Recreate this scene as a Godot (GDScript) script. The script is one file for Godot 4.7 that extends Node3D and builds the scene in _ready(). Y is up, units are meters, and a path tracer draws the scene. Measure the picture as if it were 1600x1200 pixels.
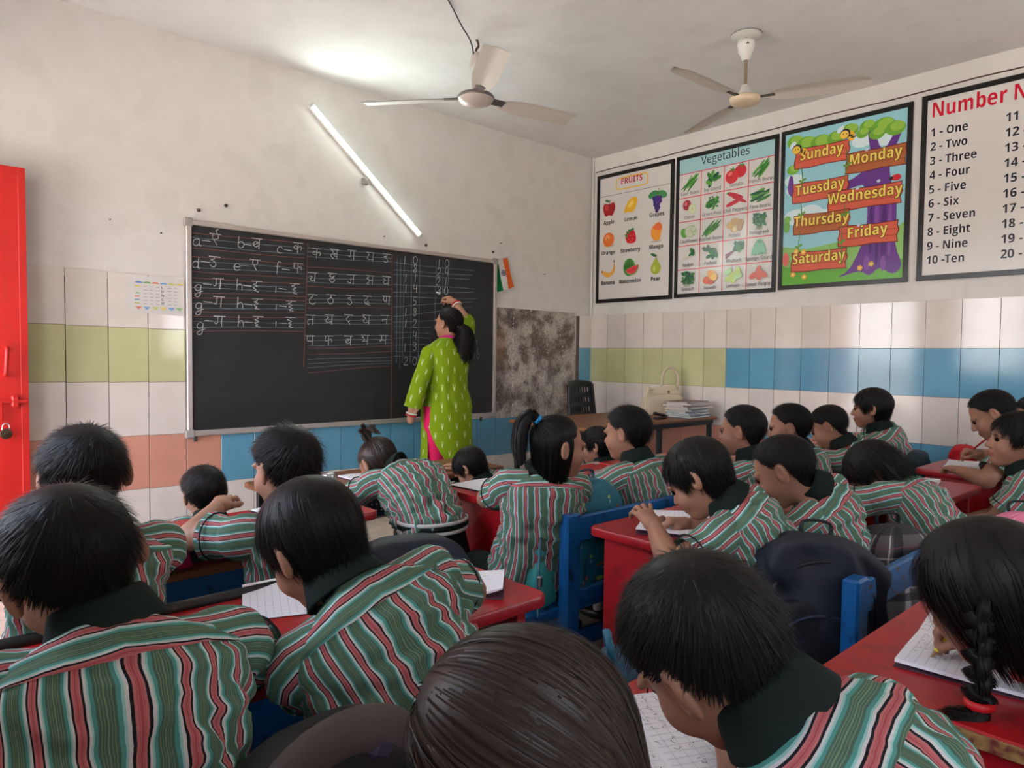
extends Node3D
# A primary-school classroom seen from its back corner: striped-shirt pupils at red desks, teacher at the blackboard.

const CEIL := 2.905
const XL := -0.35
const XR := 4.79
const ZF := -4.2
const ZB := 1.7
var M := {}
var rng := RandomNumberGenerator.new()
var noise := FastNoiseLite.new()
var taken := {}

# ---------------------------------------------------------------- mesh builder
class MB:
	var v := PackedVector3Array()
	var n := PackedVector3Array()
	var uv := PackedVector2Array()
	var c := PackedColorArray()
	var ix := PackedInt32Array()
	func vert(p: Vector3, nn: Vector3, t := Vector2.ZERO, col := Color.WHITE) -> int:
		v.append(p); n.append(nn); uv.append(t); c.append(col)
		return v.size() - 1
	func tri(a: int, b: int, d: int) -> void:
		ix.append(a); ix.append(b); ix.append(d)
	# flat quad, turned so that it faces along nn
	func quad(a: Vector3, b: Vector3, d: Vector3, e: Vector3, nn: Vector3, col := Color.WHITE, t0 := Vector2.ZERO, t1 := Vector2.ONE) -> void:
		var i := vert(a, nn, t0, col)
		vert(b, nn, Vector2(t1.x, t0.y), col); vert(d, nn, t1, col); vert(e, nn, Vector2(t0.x, t1.y), col)
		if (d - a).cross(b - a).dot(nn) + (e - a).cross(d - a).dot(nn) >= 0:
			tri(i, i + 1, i + 2); tri(i, i + 2, i + 3)
		else:
			tri(i, i + 2, i + 1); tri(i, i + 3, i + 2)
	func flat_tri(a: Vector3, b: Vector3, d: Vector3, nn: Vector3, col := Color.WHITE) -> void:
		var i := vert(a, nn, Vector2.ZERO, col)
		vert(b, nn, Vector2.ZERO, col); vert(d, nn, Vector2.ZERO, col)
		if (d - a).cross(b - a).dot(nn) >= 0: tri(i, i + 1, i + 2)
		else: tri(i, i + 2, i + 1)
	# smooth normals over the triangles from index i0 on (clockwise front faces)
	func smooth(i0: int, v0: int) -> void:
		for i in range(v0, v.size()): n[i] = Vector3.ZERO
		for k in range(i0, ix.size(), 3):
			var a := ix[k]; var b := ix[k + 1]; var d := ix[k + 2]
			var f := (v[d] - v[a]).cross(v[b] - v[a])
			n[a] += f; n[b] += f; n[d] += f
		for i in range(v0, v.size()):
			n[i] = n[i].normalized() if n[i].length_squared() > 1e-20 else Vector3.UP
	# triangles of a row-major grid of vertices that starts at base
	func grid(base: int, rows: int, cols: int, flip := false) -> void:
		for r in rows - 1:
			for k in cols - 1:
				var a := base + r * cols + k
				var b := a + 1
				var d := a + cols
				var e := d + 1
				if flip:
					tri(a, b, e); tri(a, e, d)
				else:
					tri(a, e, b); tri(a, d, e)
	func weld(base: int, rows: int, cols: int) -> void:   # same normals on both sides of a seam
		for r in rows:
			var a := base + r * cols
			var b := a + cols - 1
			var m := (n[a] + n[b]).normalized()
			n[a] = m; n[b] = m
	func add(o: MB, x := Transform3D.IDENTITY) -> void:
		var b := v.size()
		v.append_array(x * o.v)
		var nb := x.basis
		var pure := Transform3D(nb.inverse().transposed(), Vector3.ZERO)
		var nn := pure * o.n
		for i in nn.size(): nn[i] = nn[i].normalized()
		n.append_array(nn); uv.append_array(o.uv); c.append_array(o.c)
		var flip := nb.determinant() < 0
		for k in range(0, o.ix.size(), 3):
			ix.append(o.ix[k] + b)
			if flip:
				ix.append(o.ix[k + 2] + b); ix.append(o.ix[k + 1] + b)
			else:
				ix.append(o.ix[k + 1] + b); ix.append(o.ix[k + 2] + b)
	func add_mesh(m: Mesh, x: Transform3D, col: Color) -> void:
		for s in m.get_surface_count():
			var a = m.surface_get_arrays(s)
			var b := v.size()
			var vv: PackedVector3Array = a[Mesh.ARRAY_VERTEX]
			var nn: PackedVector3Array = a[Mesh.ARRAY_NORMAL]
			for i in vv.size(): vert(x * vv[i], (x.basis * nn[i]).normalized(), Vector2.ZERO, col)
			var ii: PackedInt32Array = a[Mesh.ARRAY_INDEX]
			for q in ii: ix.append(q + b)
	# box with chamfered edges
	func box(ctr: Vector3, size: Vector3, r := 0.004, bs := Basis.IDENTITY, col := Color.WHITE) -> void:
		var h := size * 0.5
		r = min(r, min(h.x, min(h.y, h.z)) * 0.9)
		var q := {}
		for sx in [-1, 1]:
			for sy in [-1, 1]:
				for sz in [-1, 1]:
					var s := Vector3(sx, sy, sz)
					q[[sx, sy, sz, 0]] = ctr + bs * Vector3(h.x * sx, (h.y - r) * sy, (h.z - r) * sz)
					q[[sx, sy, sz, 1]] = ctr + bs * Vector3((h.x - r) * sx, h.y * sy, (h.z - r) * sz)
					q[[sx, sy, sz, 2]] = ctr + bs * Vector3((h.x - r) * sx, (h.y - r) * sy, h.z * sz)
					flat_tri(q[[sx, sy, sz, 0]], q[[sx, sy, sz, 1]], q[[sx, sy, sz, 2]], (bs * s).normalized(), col)
		for s in [-1, 1]:
			quad(q[[s, -1, -1, 0]], q[[s, -1, 1, 0]], q[[s, 1, 1, 0]], q[[s, 1, -1, 0]], bs.x * s, col, Vector2.ZERO, Vector2(size.z, size.y))
			quad(q[[-1, s, -1, 1]], q[[1, s, -1, 1]], q[[1, s, 1, 1]], q[[-1, s, 1, 1]], bs.y * s, col, Vector2.ZERO, Vector2(size.x, size.z))
			quad(q[[-1, -1, s, 2]], q[[1, -1, s, 2]], q[[1, 1, s, 2]], q[[-1, 1, s, 2]], bs.z * s, col, Vector2.ZERO, Vector2(size.x, size.y))
			for t in [-1, 1]:
				quad(q[[-1, s, t, 1]], q[[1, s, t, 1]], q[[1, s, t, 2]], q[[-1, s, t, 2]], (bs.y * s + bs.z * t).normalized(), col)
				quad(q[[s, -1, t, 0]], q[[s, 1, t, 0]], q[[s, 1, t, 2]], q[[s, -1, t, 2]], (bs.x * s + bs.z * t).normalized(), col)
				quad(q[[s, t, -1, 0]], q[[s, t, 1, 0]], q[[s, t, 1, 1]], q[[s, t, -1, 1]], (bs.x * s + bs.y * t).normalized(), col)
	# tube along points with a radius at each; squash flattens it along the frame's second axis
	func tube(pts: Array, rad: Array, sides := 10, caps := true, col := Color.WHITE, squash := 1.0, side := Vector3.ZERO) -> void:
		var i0 := ix.size(); var v0 := v.size()
		var cnt := pts.size()
		var up := Vector3.UP
		var t0: Vector3 = (pts[1] - pts[0]).normalized()
		var xx: Vector3 = side if side != Vector3.ZERO else (t0.cross(up) if abs(t0.dot(up)) < 0.95 else t0.cross(Vector3.RIGHT))
		var along := 0.0
		for k in cnt:
			var t: Vector3 = (pts[min(k + 1, cnt - 1)] - pts[max(k - 1, 0)]).normalized()
			xx = (xx - t * xx.dot(t)).normalized()
			var yy := t.cross(xx)
			if k > 0: along += (pts[k] as Vector3).distance_to(pts[k - 1])
			var r: float = rad[k] if rad.size() > 1 else rad[0]
			for s in sides + 1:
				var a := TAU * s / sides
				var d := xx * cos(a) + yy * sin(a) * squash
				vert(pts[k] + d * r, d, Vector2(float(s) / sides, along), col)
		grid(v0, cnt, sides + 1, false)
		smooth(i0, v0); weld(v0, cnt, sides + 1)
		if caps:
			for e in [0, cnt - 1]:
				var dirv: Vector3 = ((pts[0] - pts[1]) if e == 0 else (pts[e] - pts[e - 1])).normalized()
				var ci := vert(pts[e], dirv, Vector2.ZERO, col)
				for s in sides:
					var a2 = v0 + e * (sides + 1) + s
					var p := vert(v[a2], dirv, Vector2.ZERO, col); var p2 := vert(v[a2 + 1], dirv, Vector2.ZERO, col)
					if (v[p2] - v[ci]).cross(v[p] - v[ci]).dot(dirv) >= 0: tri(ci, p, p2)
					else: tri(ci, p2, p)
	# profile [r, y] spun about the y axis of x
	func lathe(prof: Array, sides: int, x := Transform3D.IDENTITY, col := Color.WHITE, sx := 1.0, sz := 1.0) -> void:
		var i0 := ix.size(); var v0 := v.size()
		for p in prof:
			for s in sides + 1:
				var a := TAU * s / sides
				vert(x * Vector3(cos(a) * p[0] * sx, p[1], sin(a) * p[0] * sz), Vector3.UP, Vector2(float(s) / sides, p[1]), col)
		grid(v0, prof.size(), sides + 1, true)
		smooth(i0, v0); weld(v0, prof.size(), sides + 1)
	# flat polygon in the plane of o with axes ax and ay
	func poly(pts: PackedVector2Array, o: Vector3, ax: Vector3, ay: Vector3, nn: Vector3, col: Color) -> void:
		var t := Geometry2D.triangulate_polygon(pts)
		var b := v.size()
		for p in pts: vert(o + ax * p.x + ay * p.y, nn, p, col)
		for k in range(0, t.size(), 3):
			var A := v[b + t[k]]; var B := v[b + t[k + 1]]; var D := v[b + t[k + 2]]
			if (D - A).cross(B - A).dot(nn) >= 0: tri(b + t[k], b + t[k + 1], b + t[k + 2])
			else: tri(b + t[k], b + t[k + 2], b + t[k + 1])
	func mesh(m: Material) -> ArrayMesh:
		var a := []
		a.resize(Mesh.ARRAY_MAX)
		a[Mesh.ARRAY_VERTEX] = v; a[Mesh.ARRAY_NORMAL] = n; a[Mesh.ARRAY_TEX_UV] = uv; a[Mesh.ARRAY_COLOR] = c; a[Mesh.ARRAY_INDEX] = ix
		var r := ArrayMesh.new()
		r.add_surface_from_arrays(Mesh.PRIMITIVE_TRIANGLES, a)
		r.surface_set_material(0, m)
		return r

# ---------------------------------------------------------------- nodes
func numbered(called: String) -> String:
	var k: int = taken.get(called, 0)
	taken[called] = k + 1
	return called if k == 0 else "%s_%03d" % [called, k]

func put(called: String, mesh: Mesh, parent: Node) -> MeshInstance3D:
	var o := MeshInstance3D.new()
	o.name = numbered(called) if parent == self else called
	o.mesh = mesh
	parent.add_child(o, true)
	return o

func obj(called: String, mb: MB, m: Material, parent: Node = self) -> MeshInstance3D:
	return put(called, mb.mesh(m), parent)

func tag(o: Node, label: String, category: String, group := "", kind := "") -> Node:
	if label: o.set_meta("label", label)
	if category: o.set_meta("category", category)
	if group: o.set_meta("group", group)
	if kind: o.set_meta("kind", kind)
	return o

func thing(called: String, label: String, category: String, at := Vector3.ZERO, turn := 0.0, group := "") -> Node3D:
	var o := Node3D.new()
	o.name = numbered(called)
	add_child(o)
	o.position = at; o.rotation.y = turn
	tag(o, label, category, group)
	return o

func struct(called: String, mb: MB, m: Material, label := "", category := "") -> MeshInstance3D:
	var o := obj(called, mb, m)
	tag(o, label, category, "", "structure")
	return o

# ---------------------------------------------------------------- materials
func mat(col: Color, rough := 0.7, metal := 0.0, spec := 0.5) -> StandardMaterial3D:
	var m := StandardMaterial3D.new()
	m.albedo_color = col; m.roughness = rough; m.metallic = metal; m.metallic_specular = spec
	return m

func noise_tex(seed_: int, freq: float, cols: Array, at: Array, size := 512, oct := 4, stretch := Vector2.ONE) -> ImageTexture:
	var f := FastNoiseLite.new()
	f.seed = seed_; f.frequency = freq; f.fractal_octaves = oct; f.noise_type = FastNoiseLite.TYPE_SIMPLEX_SMOOTH
	var g := Gradient.new()
	g.offsets = PackedFloat32Array(at); g.colors = PackedColorArray(cols)
	var im := Image.create(size, size, false, Image.FORMAT_RGB8)
	# blended with a shifted copy so that the tile repeats without a seam
	for y in size:
		for x in size:
			var u := float(x) / size
			var w := float(y) / size
			var a := f.get_noise_2d(x * stretch.x, y * stretch.y) * (1 - u) + f.get_noise_2d((x - size) * stretch.x, y * stretch.y) * u
			var b := f.get_noise_2d(x * stretch.x, (y - size) * stretch.y) * (1 - u) + f.get_noise_2d((x - size) * stretch.x, (y - size) * stretch.y) * u
			im.set_pixel(x, y, g.sample((a * (1 - w) + b * w) * 0.9 + 0.5))
	return ImageTexture.create_from_image(im)

func tri_mat(col: Color, tex: Texture2D, scale: float, rough: float) -> StandardMaterial3D:
	var m := mat(col, rough)
	m.albedo_texture = tex
	m.uv1_triplanar = true; m.uv1_world_triplanar = true
	m.uv1_scale = Vector3.ONE * scale
	return m

func vcol(rough := 0.6, spec := 0.5) -> StandardMaterial3D:
	var m := mat(Color.WHITE, rough, 0.0, spec)
	m.vertex_color_use_as_albedo = true
	return m

func lin(r: float, g: float, b: float) -> Color:   # sRGB numbers to a linear vertex colour
	return Color(r, g, b).srgb_to_linear()

func cat(p: Array, per: int) -> Array:   # Catmull-Rom through numbers or vectors
	var r := []
	var last := p.size() - 1
	for i in last:
		var a = p[max(i - 1, 0)]; var b = p[i]; var d = p[i + 1]; var e = p[min(i + 2, last)]
		for k in per:
			var t := float(k) / per
			r.append((b * 2.0 + (d - a) * t + (a * 2.0 - b * 5.0 + d * 4.0 - e) * (t * t) + (b * 3.0 - a - d * 3.0 + e) * (t * t * t)) * 0.5)
	r.append(p[last])
	return r

func lerp_table(tab: Array, t: float) -> float:   # [[t, value], ...]
	if t <= tab[0][0]: return tab[0][1]
	for i in tab.size() - 1:
		if t <= tab[i + 1][0]:
			var k: float = (t - tab[i][0]) / (tab[i + 1][0] - tab[i][0])
			k = k * k * (3 - 2 * k)
			return lerpf(tab[i][1], tab[i + 1][1], k)
	return tab[tab.size() - 1][1]

func text_mesh(s: String, size: float, bold := true, family := "Droid Sans") -> TextMesh:
	var f := SystemFont.new()
	f.font_names = PackedStringArray([family])
	f.font_weight = 700 if bold else 400
	var t := TextMesh.new()
	t.text = s; t.font = f; t.font_size = 64; t.pixel_size = size / 64.0; t.depth = 0.0006
	t.horizontal_alignment = HORIZONTAL_ALIGNMENT_LEFT
	t.vertical_alignment = VERTICAL_ALIGNMENT_BOTTOM
	t.curve_step = 2.0
	return t

func _ready() -> void:
	rng.seed = 20
	noise.seed = 7; noise.frequency = 1.0; noise.fractal_octaves = 2
	setup_camera_and_light()
	make_materials()
	build_room()
	build_outside()
	build_board_wall_things()
	build_posters()
	build_fans()
	build_furniture()
	build_papers()
	build_bags()
	build_people()

func setup_camera_and_light() -> void:
	var cam := Camera3D.new()
	cam.name = "camera"
	var yaw := deg_to_rad(42.42); var pitch := deg_to_rad(2.365); var roll := deg_to_rad(0.6475)
	var w := Vector3(sin(yaw) * cos(pitch), -sin(pitch), -cos(yaw) * cos(pitch))
	var r := Vector3(cos(yaw), 0, sin(yaw))
	var u := r.cross(w)
	cam.transform = Transform3D(Basis(r * cos(roll) + u * sin(roll), u * cos(roll) - r * sin(roll), -w), Vector3(0, 1.15, 0))
	cam.fov = 57.3158
	cam.near = 0.02
	add_child(cam)
	var we := WorldEnvironment.new()
	we.name = "environment"
	var e := Environment.new()
	e.background_mode = Environment.BG_SKY
	var sky := Sky.new()
	var sm := ProceduralSkyMaterial.new()
	sm.sky_top_color = Color(0.76, 0.82, 0.92); sm.sky_horizon_color = Color(0.96, 0.955, 0.95)
	sm.ground_bottom_color = Color(0.5, 0.46, 0.42); sm.ground_horizon_color = Color(0.8, 0.77, 0.73)
	sm.sky_energy_multiplier = 1.0
	sky.sky_material = sm
	e.sky = sky
	e.background_energy_multiplier = 5.5
	e.tonemap_mode = Environment.TONE_MAPPER_LINEAR
	e.tonemap_exposure = 2.45
	e.sdfgi_enabled = true; e.ssao_enabled = true; e.ssil_enabled = true
	we.environment = e
	add_child(we)
	var sun := DirectionalLight3D.new()
	sun.name = "sun"
	sun.light_energy = 11.0
	sun.light_color = Color(1.0, 0.97, 0.94)
	sun.light_angular_distance = 1.0
	sun.shadow_enabled = true
	sun.look_at_from_position(Vector3(5, 12, 3), Vector3(0, 0, 0))
	add_child(sun)

func make_materials() -> void:
	var plaster_tex := noise_tex(3, 0.012, [Color(0.972, 0.97, 0.965), Color(1, 1, 1), Color(0.985, 0.983, 0.98)], [0.2, 0.5, 0.8], 512, 5)
	M.plaster = tri_mat(Color(0.88, 0.86, 0.84), plaster_tex, 0.5, 0.75)
	M.ceiling = tri_mat(Color(0.87, 0.86, 0.845), plaster_tex, 0.35, 0.85)
	var tile_tex := noise_tex(5, 0.01, [Color(0.985, 0.983, 0.98), Color(1, 1, 1)], [0.3, 0.6], 256, 3)
	M.tile = {}
	var cols := {"white": Color(0.89, 0.845, 0.81), "green": Color(0.775, 0.77, 0.575), "salmon": Color(0.85, 0.60, 0.52), "blue": Color(0.40, 0.625, 0.735)}
	for k in cols:
		var a := []
		for i in 3:
			var m := tri_mat((cols[k] as Color).darkened(0.02 * i), tile_tex, 1.7, 0.09)
			m.metallic_specular = 0.5
			a.append(m)
		M.tile[k] = a
	M.grout = mat(Color(0.40, 0.35, 0.31), 0.9)
	M.floor = tri_mat(Color(0.80, 0.74, 0.66), noise_tex(9, 0.02, [Color(0.94, 0.93, 0.92), Color(1, 1, 1)], [0.3, 0.7], 512, 5), 0.8, 0.35)
	M.ground = tri_mat(Color(0.72, 0.70, 0.68), noise_tex(10, 0.03, [Color(0.85, 0.84, 0.82), Color(1, 1, 1)], [0.3, 0.7], 256, 5), 0.5, 0.9)
	M.red = tri_mat(Color(0.645, 0.075, 0.105), noise_tex(11, 0.015, [Color(0.80, 0.78, 0.78), Color(1, 1, 1), Color(0.96, 0.96, 0.96)], [0.12, 0.4, 0.8], 512, 5), 1.6, 0.36)
	M.red_edge = mat(Color(0.60, 0.075, 0.10), 0.42)
	M.door_red = tri_mat(Color(0.76, 0.115, 0.085), noise_tex(12, 0.01, [Color(0.97, 0.965, 0.965), Color(1, 1, 1)], [0.3, 0.6], 256, 4), 0.9, 0.4)
	M.blue = tri_mat(Color(0.075, 0.345, 0.565), noise_tex(13, 0.02, [Color(0.55, 0.55, 0.55), Color(0.95, 0.97, 1), Color(1, 1, 1)], [0.1, 0.35, 0.8], 512, 5, Vector2(1, 0.5)), 1.8, 0.35)
	M.blue_worn = tri_mat(Color(1, 1, 1), noise_tex(14, 0.03, [Color(0.40, 0.22, 0.15), Color(0.38, 0.25, 0.20), Color(0.12, 0.36, 0.56), Color(0.14, 0.40, 0.62)], [0.22, 0.30, 0.34, 0.8], 512, 5, Vector2(0.6, 1.2)), 2.2, 0.45)
	M.wood = tri_mat(Color(1, 1, 1), noise_tex(15, 0.02, [Color(0.36, 0.20, 0.11), Color(0.52, 0.32, 0.18), Color(0.44, 0.26, 0.14)], [0.25, 0.5, 0.75], 512, 4, Vector2(0.25, 2.2)), 1.6, 0.45)
	M.wood_light = mat(Color(0.72, 0.47, 0.22), 0.5)
	M.worn_edge = tri_mat(Color(1, 1, 1), noise_tex(16, 0.03, [Color(0.36, 0.07, 0.07), Color(0.50, 0.36, 0.20), Color(0.62, 0.48, 0.28)], [0.3, 0.45, 0.75], 256, 5), 3.0, 0.6)
	M.black_metal = mat(Color(0.06, 0.06, 0.065), 0.45)
	M.black_plastic = mat(Color(0.05, 0.05, 0.053), 0.4)
	M.alu = mat(Color(0.74, 0.70, 0.68), 0.4, 0.6)
	M.steel = mat(Color(0.72, 0.72, 0.72), 0.25, 0.9)
	M.iron = mat(Color(0.32, 0.30, 0.28), 0.5, 0.6)
	var chalkboard := tri_mat(Color(1, 1, 1), noise_tex(17, 0.01, [Color(0.118, 0.118, 0.123), Color(0.135, 0.135, 0.14), Color(0.17, 0.17, 0.176)], [0.3, 0.6, 0.95], 512, 5, Vector2(0.6, 1)), 0.7, 0.62)
	M.board = chalkboard
	M.chalk = vcol(0.95, 0.2)
	M.print = vcol(0.22, 0.5)
	M.poster_black = mat(Color(0.055, 0.05, 0.05), 0.25)
	M.poster_white = mat(Color(0.86, 0.84, 0.82), 0.22)
	M.white_paint = mat(Color(0.86, 0.85, 0.82), 0.5)
	M.cream = mat(Color(0.86, 0.78, 0.65), 0.4)
	M.fan_blade = mat(Color(0.80, 0.76, 0.71), 0.45)
	M.fan_grey = mat(Color(0.45, 0.42, 0.41), 0.35, 0.5)
	M.paper = mat(Color(0.90, 0.89, 0.90), 0.8)
	M.vc = vcol(0.6)
	M.vc_gloss = vcol(0.3)
	M.vc_cloth = vcol(0.9, 0.25)

# box between two corners
func bb(mb: MB, a: Vector3, b: Vector3, r := 0.0005) -> void:
	mb.box((a + b) * 0.5, (b - a).abs(), r)

# a wall slab along axis "x" or "z" with rectangular openings [[from, to, low, high], ...]
func wall_slab(mb: MB, along: String, from: float, to: float, other0: float, other1: float, holes: Array) -> void:
	var cuts := [from]
	for h in holes: cuts.append(h[0]); cuts.append(h[1])
	cuts.append(to)
	for i in cuts.size() - 1:
		var spans := [[-0.1, CEIL]]
		if i % 2 == 1:
			var h = holes[(i - 1) / 2]
			spans = [[-0.1, h[2]], [h[3], CEIL]]
		for s in spans:
			if s[1] - s[0] < 0.001: continue
			if along == "x": bb(mb, Vector3(cuts[i], s[0], other0), Vector3(cuts[i + 1], s[1], other1))
			else: bb(mb, Vector3(other0, s[0], cuts[i]), Vector3(other1, s[1], cuts[i + 1]))

func build_room() -> void:
	var mb := MB.new()
	bb(mb, Vector3(XL - 0.25, -0.12, ZF - 0.25), Vector3(XR + 0.25, 0, ZB + 0.25))
	var fl := struct("floor", mb, M.floor, "light beige tiled classroom floor under the desks", "floor")
	# floor tiles of 0.6 m show only at the far end by the door: built there, the slab goes on beyond
	var tm := MB.new()
	tm.box(Vector3.ZERO, Vector3(0.596, 0.006, 0.596), 0.002)
	var tmesh := tm.mesh(M.floor)
	for i in 9:
		for k in 9:
			var o := put("floor_tile", tmesh, fl)
			o.position = Vector3(XL + 0.3 + 0.6 * i, 0.003, ZF + 0.3 + 0.6 * k)
			if o.position.x > XR - 0.2 or o.position.z > ZB - 0.2: o.queue_free()
	mb = MB.new()
	bb(mb, Vector3(XL - 0.25, CEIL, ZF - 0.25), Vector3(XR + 0.25, CEIL + 0.2, ZB + 0.25))
	struct("ceiling", mb, M.ceiling, "off-white painted plaster ceiling with two fans", "ceiling")
	mb = MB.new()
	bb(mb, Vector3(XL - 0.25, -0.1, ZF - 0.22), Vector3(XR + 0.25, CEIL, ZF - 0.006))
	var wf := struct("wall_front", mb, M.plaster, "whitewashed wall with blackboard and tiled lower half", "wall")
	mb = MB.new()
	bb(mb, Vector3(XR + 0.006, -0.1, ZF - 0.006), Vector3(XR + 0.22, CEIL, ZB + 0.25))
	var wr := struct("wall_right", mb, M.plaster, "whitewashed wall with charts above a tiled lower half", "wall")
	mb = MB.new()
	wall_slab(mb, "z", ZF - 0.006, ZB + 0.25, XL - 0.22, XL, [[-4.08, -3.2, 0.0, 2.06], [-2.75, -1.3, 0.95, 2.2], [0.25, 1.3, 0.95, 2.2]])
	struct("wall_left", mb, M.plaster, "whitewashed wall with the doorway and windows", "wall")
	mb = MB.new()
	wall_slab(mb, "x", XL, XR + 0.006, ZB, ZB + 0.22, [[2.9, 4.0, 1.05, 2.15]])
	struct("wall_back", mb, M.plaster, "whitewashed wall at the rear with one window", "wall")
	var n := 1
	for w in [[Vector3(XL - 0.11, 0, -2.75), Vector3(XL - 0.11, 0, -1.3)], [Vector3(XL - 0.11, 0, 0.25), Vector3(XL - 0.11, 0, 1.3)], [Vector3(2.9, 0, ZB + 0.11), Vector3(4.0, 0, ZB + 0.11)]]:
		window("window_%d" % n, w[0], w[1]); n += 1
	# wall tiles: each course a row of 0.193 x 0.293 ceramic tiles
	var one := MB.new()
	one.box(Vector3.ZERO, Vector3(0.1914, 0.2922, 0.012), 0.0012)
	var meshes := {}
	for k in M.tile:
		meshes[k] = []
		for m in M.tile[k]: meshes[k].append(one.mesh(m))
	var rows := [1.512, 1.218, 0.924, 0.63, 0.336]
	var grout := MB.new()
	bb(grout, Vector3(XL, 0, ZF - 0.006), Vector3(3.64, 1.53, ZF - 0.002))
	bb(grout, Vector3(4.6, 0, ZF - 0.006), Vector3(XR, 1.5, ZF - 0.002))
	var gw := obj("tile_bed", grout, M.grout, wf)
	# the courses on the front wall sink a little towards the corner
	for c in 27:
		var x0 := 0.545 - 0.195 * 4 + 0.195 * c
		var wdt := 0.193
		if x0 > 4.68: continue
		for r in 5:
			var ctr := Vector3(x0 + 0.0965, rows[r] - 0.147 + 0.06 * (4.75 - x0) / 4.05, ZF - 0.002)
			var k := "white"
			if r == 1: k = "green" if x0 < 2.0 else "blue"
			if r == 3: k = "salmon" if x0 < 1.47 else "blue"
			if x0 > 1.36 and x0 < 3.4 and r < 2: continue       # behind the board
			if x0 > 1.36 and x0 < 3.4 and r == 2 and ctr.y > 0.86: continue
			if x0 + 0.1 > 3.66 and x0 + 0.1 < 4.59:                # fallen off: bare mortar
				if r < 3 or (r == 3 and x0 > 3.82 and x0 < 4.4 and false): continue
			var o := put("tile", meshes[k][(c * 7 + r * 3) % 3], wf)
			o.position = ctr
			if x0 < XL: o.queue_free()
	# last narrow column beside the corner
	grout = MB.new()
	bb(grout, Vector3(XR + 0.002, 0, ZF), Vector3(XR + 0.006, 1.5, ZB))
	obj("tile_bed", grout, M.grout, wr)
	for c in 31:
		var z0 := ZF + 0.004 + 0.1938 * c
		if z0 + 0.19 > ZB: continue
		for r in 5:
			var k := "white"
			if r == 1: k = "green" if z0 < -2.95 else "blue"
			if r == 3: k = "salmon" if z0 < -2.95 else "blue"
			var o := put("tile", meshes[k][(c * 5 + r * 2) % 3], wr)
			o.position = Vector3(XR + 0.002, rows[r] - 0.147, z0 + 0.0965)
			o.rotation.y = PI / 2
	mortar_patch(wf)
	# thin moulding cable along the top of the right wall, and its white corner pipe
	mb = MB.new()
	var pts := []
	for i in 25:
		var z := -4.17 + 5.8 * i / 24.0
		pts.append(Vector3(XR + 0.001, 2.775 + 0.03 * (i / 24.0) + 0.004 * sin(i * 1.7), z))
	mb.tube(pts, [0.004], 6)
	tag(obj("wall_cable", mb, mat(Color(0.30, 0.16, 0.11), 0.6)), "thin brown cable running above the charts along the wall", "cable")
	mb = MB.new()
	mb.tube([Vector3(XR - 0.008, 1.5, ZF + 0.008), Vector3(XR - 0.008, CEIL, ZF + 0.008)], [0.011], 8)
	tag(obj("conduit_pipe", mb, M.white_paint), "white vertical conduit pipe in the wall corner", "pipe")

func window(called: String, a: Vector3, b: Vector3) -> void:
	var lo := 1.075 if called == "window_3" else 0.975; var hi := 2.125 if called == "window_3" else 2.175
	var mb := MB.new()
	var d := (b - a).normalized()
	var bs := Basis(d, Vector3.UP, d.cross(Vector3.UP))
	var l := a.distance_to(b)
	var m := (a + b) * 0.5
	for y in [lo, hi]: mb.box(m + Vector3.UP * y, Vector3(l, 0.05, 0.06), 0.004, bs)
	for s in [-1, 1]: mb.box(m + d * s * (l * 0.5 - 0.025) + Vector3.UP * (lo + hi) * 0.5, Vector3(0.05, hi - lo - 0.05, 0.06), 0.004, bs)
	mb.box(m + Vector3.UP * (lo + hi) * 0.5, Vector3(0.05, hi - lo - 0.05, 0.06), 0.004, bs)
	var o := struct(called, mb, M.white_paint, "open white-framed classroom window with iron bars", "window")
	var bar := MB.new()
	bar.tube([Vector3(0, lo + 0.025, 0), Vector3(0, hi - 0.025, 0)], [0.006], 6)
	var bm := bar.mesh(M.iron)
	var k := 0.14
	while k < l - 0.08:
		var g := put("window_bar", bm, o)
		g.position = a + d * k
		k += 0.13

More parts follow.
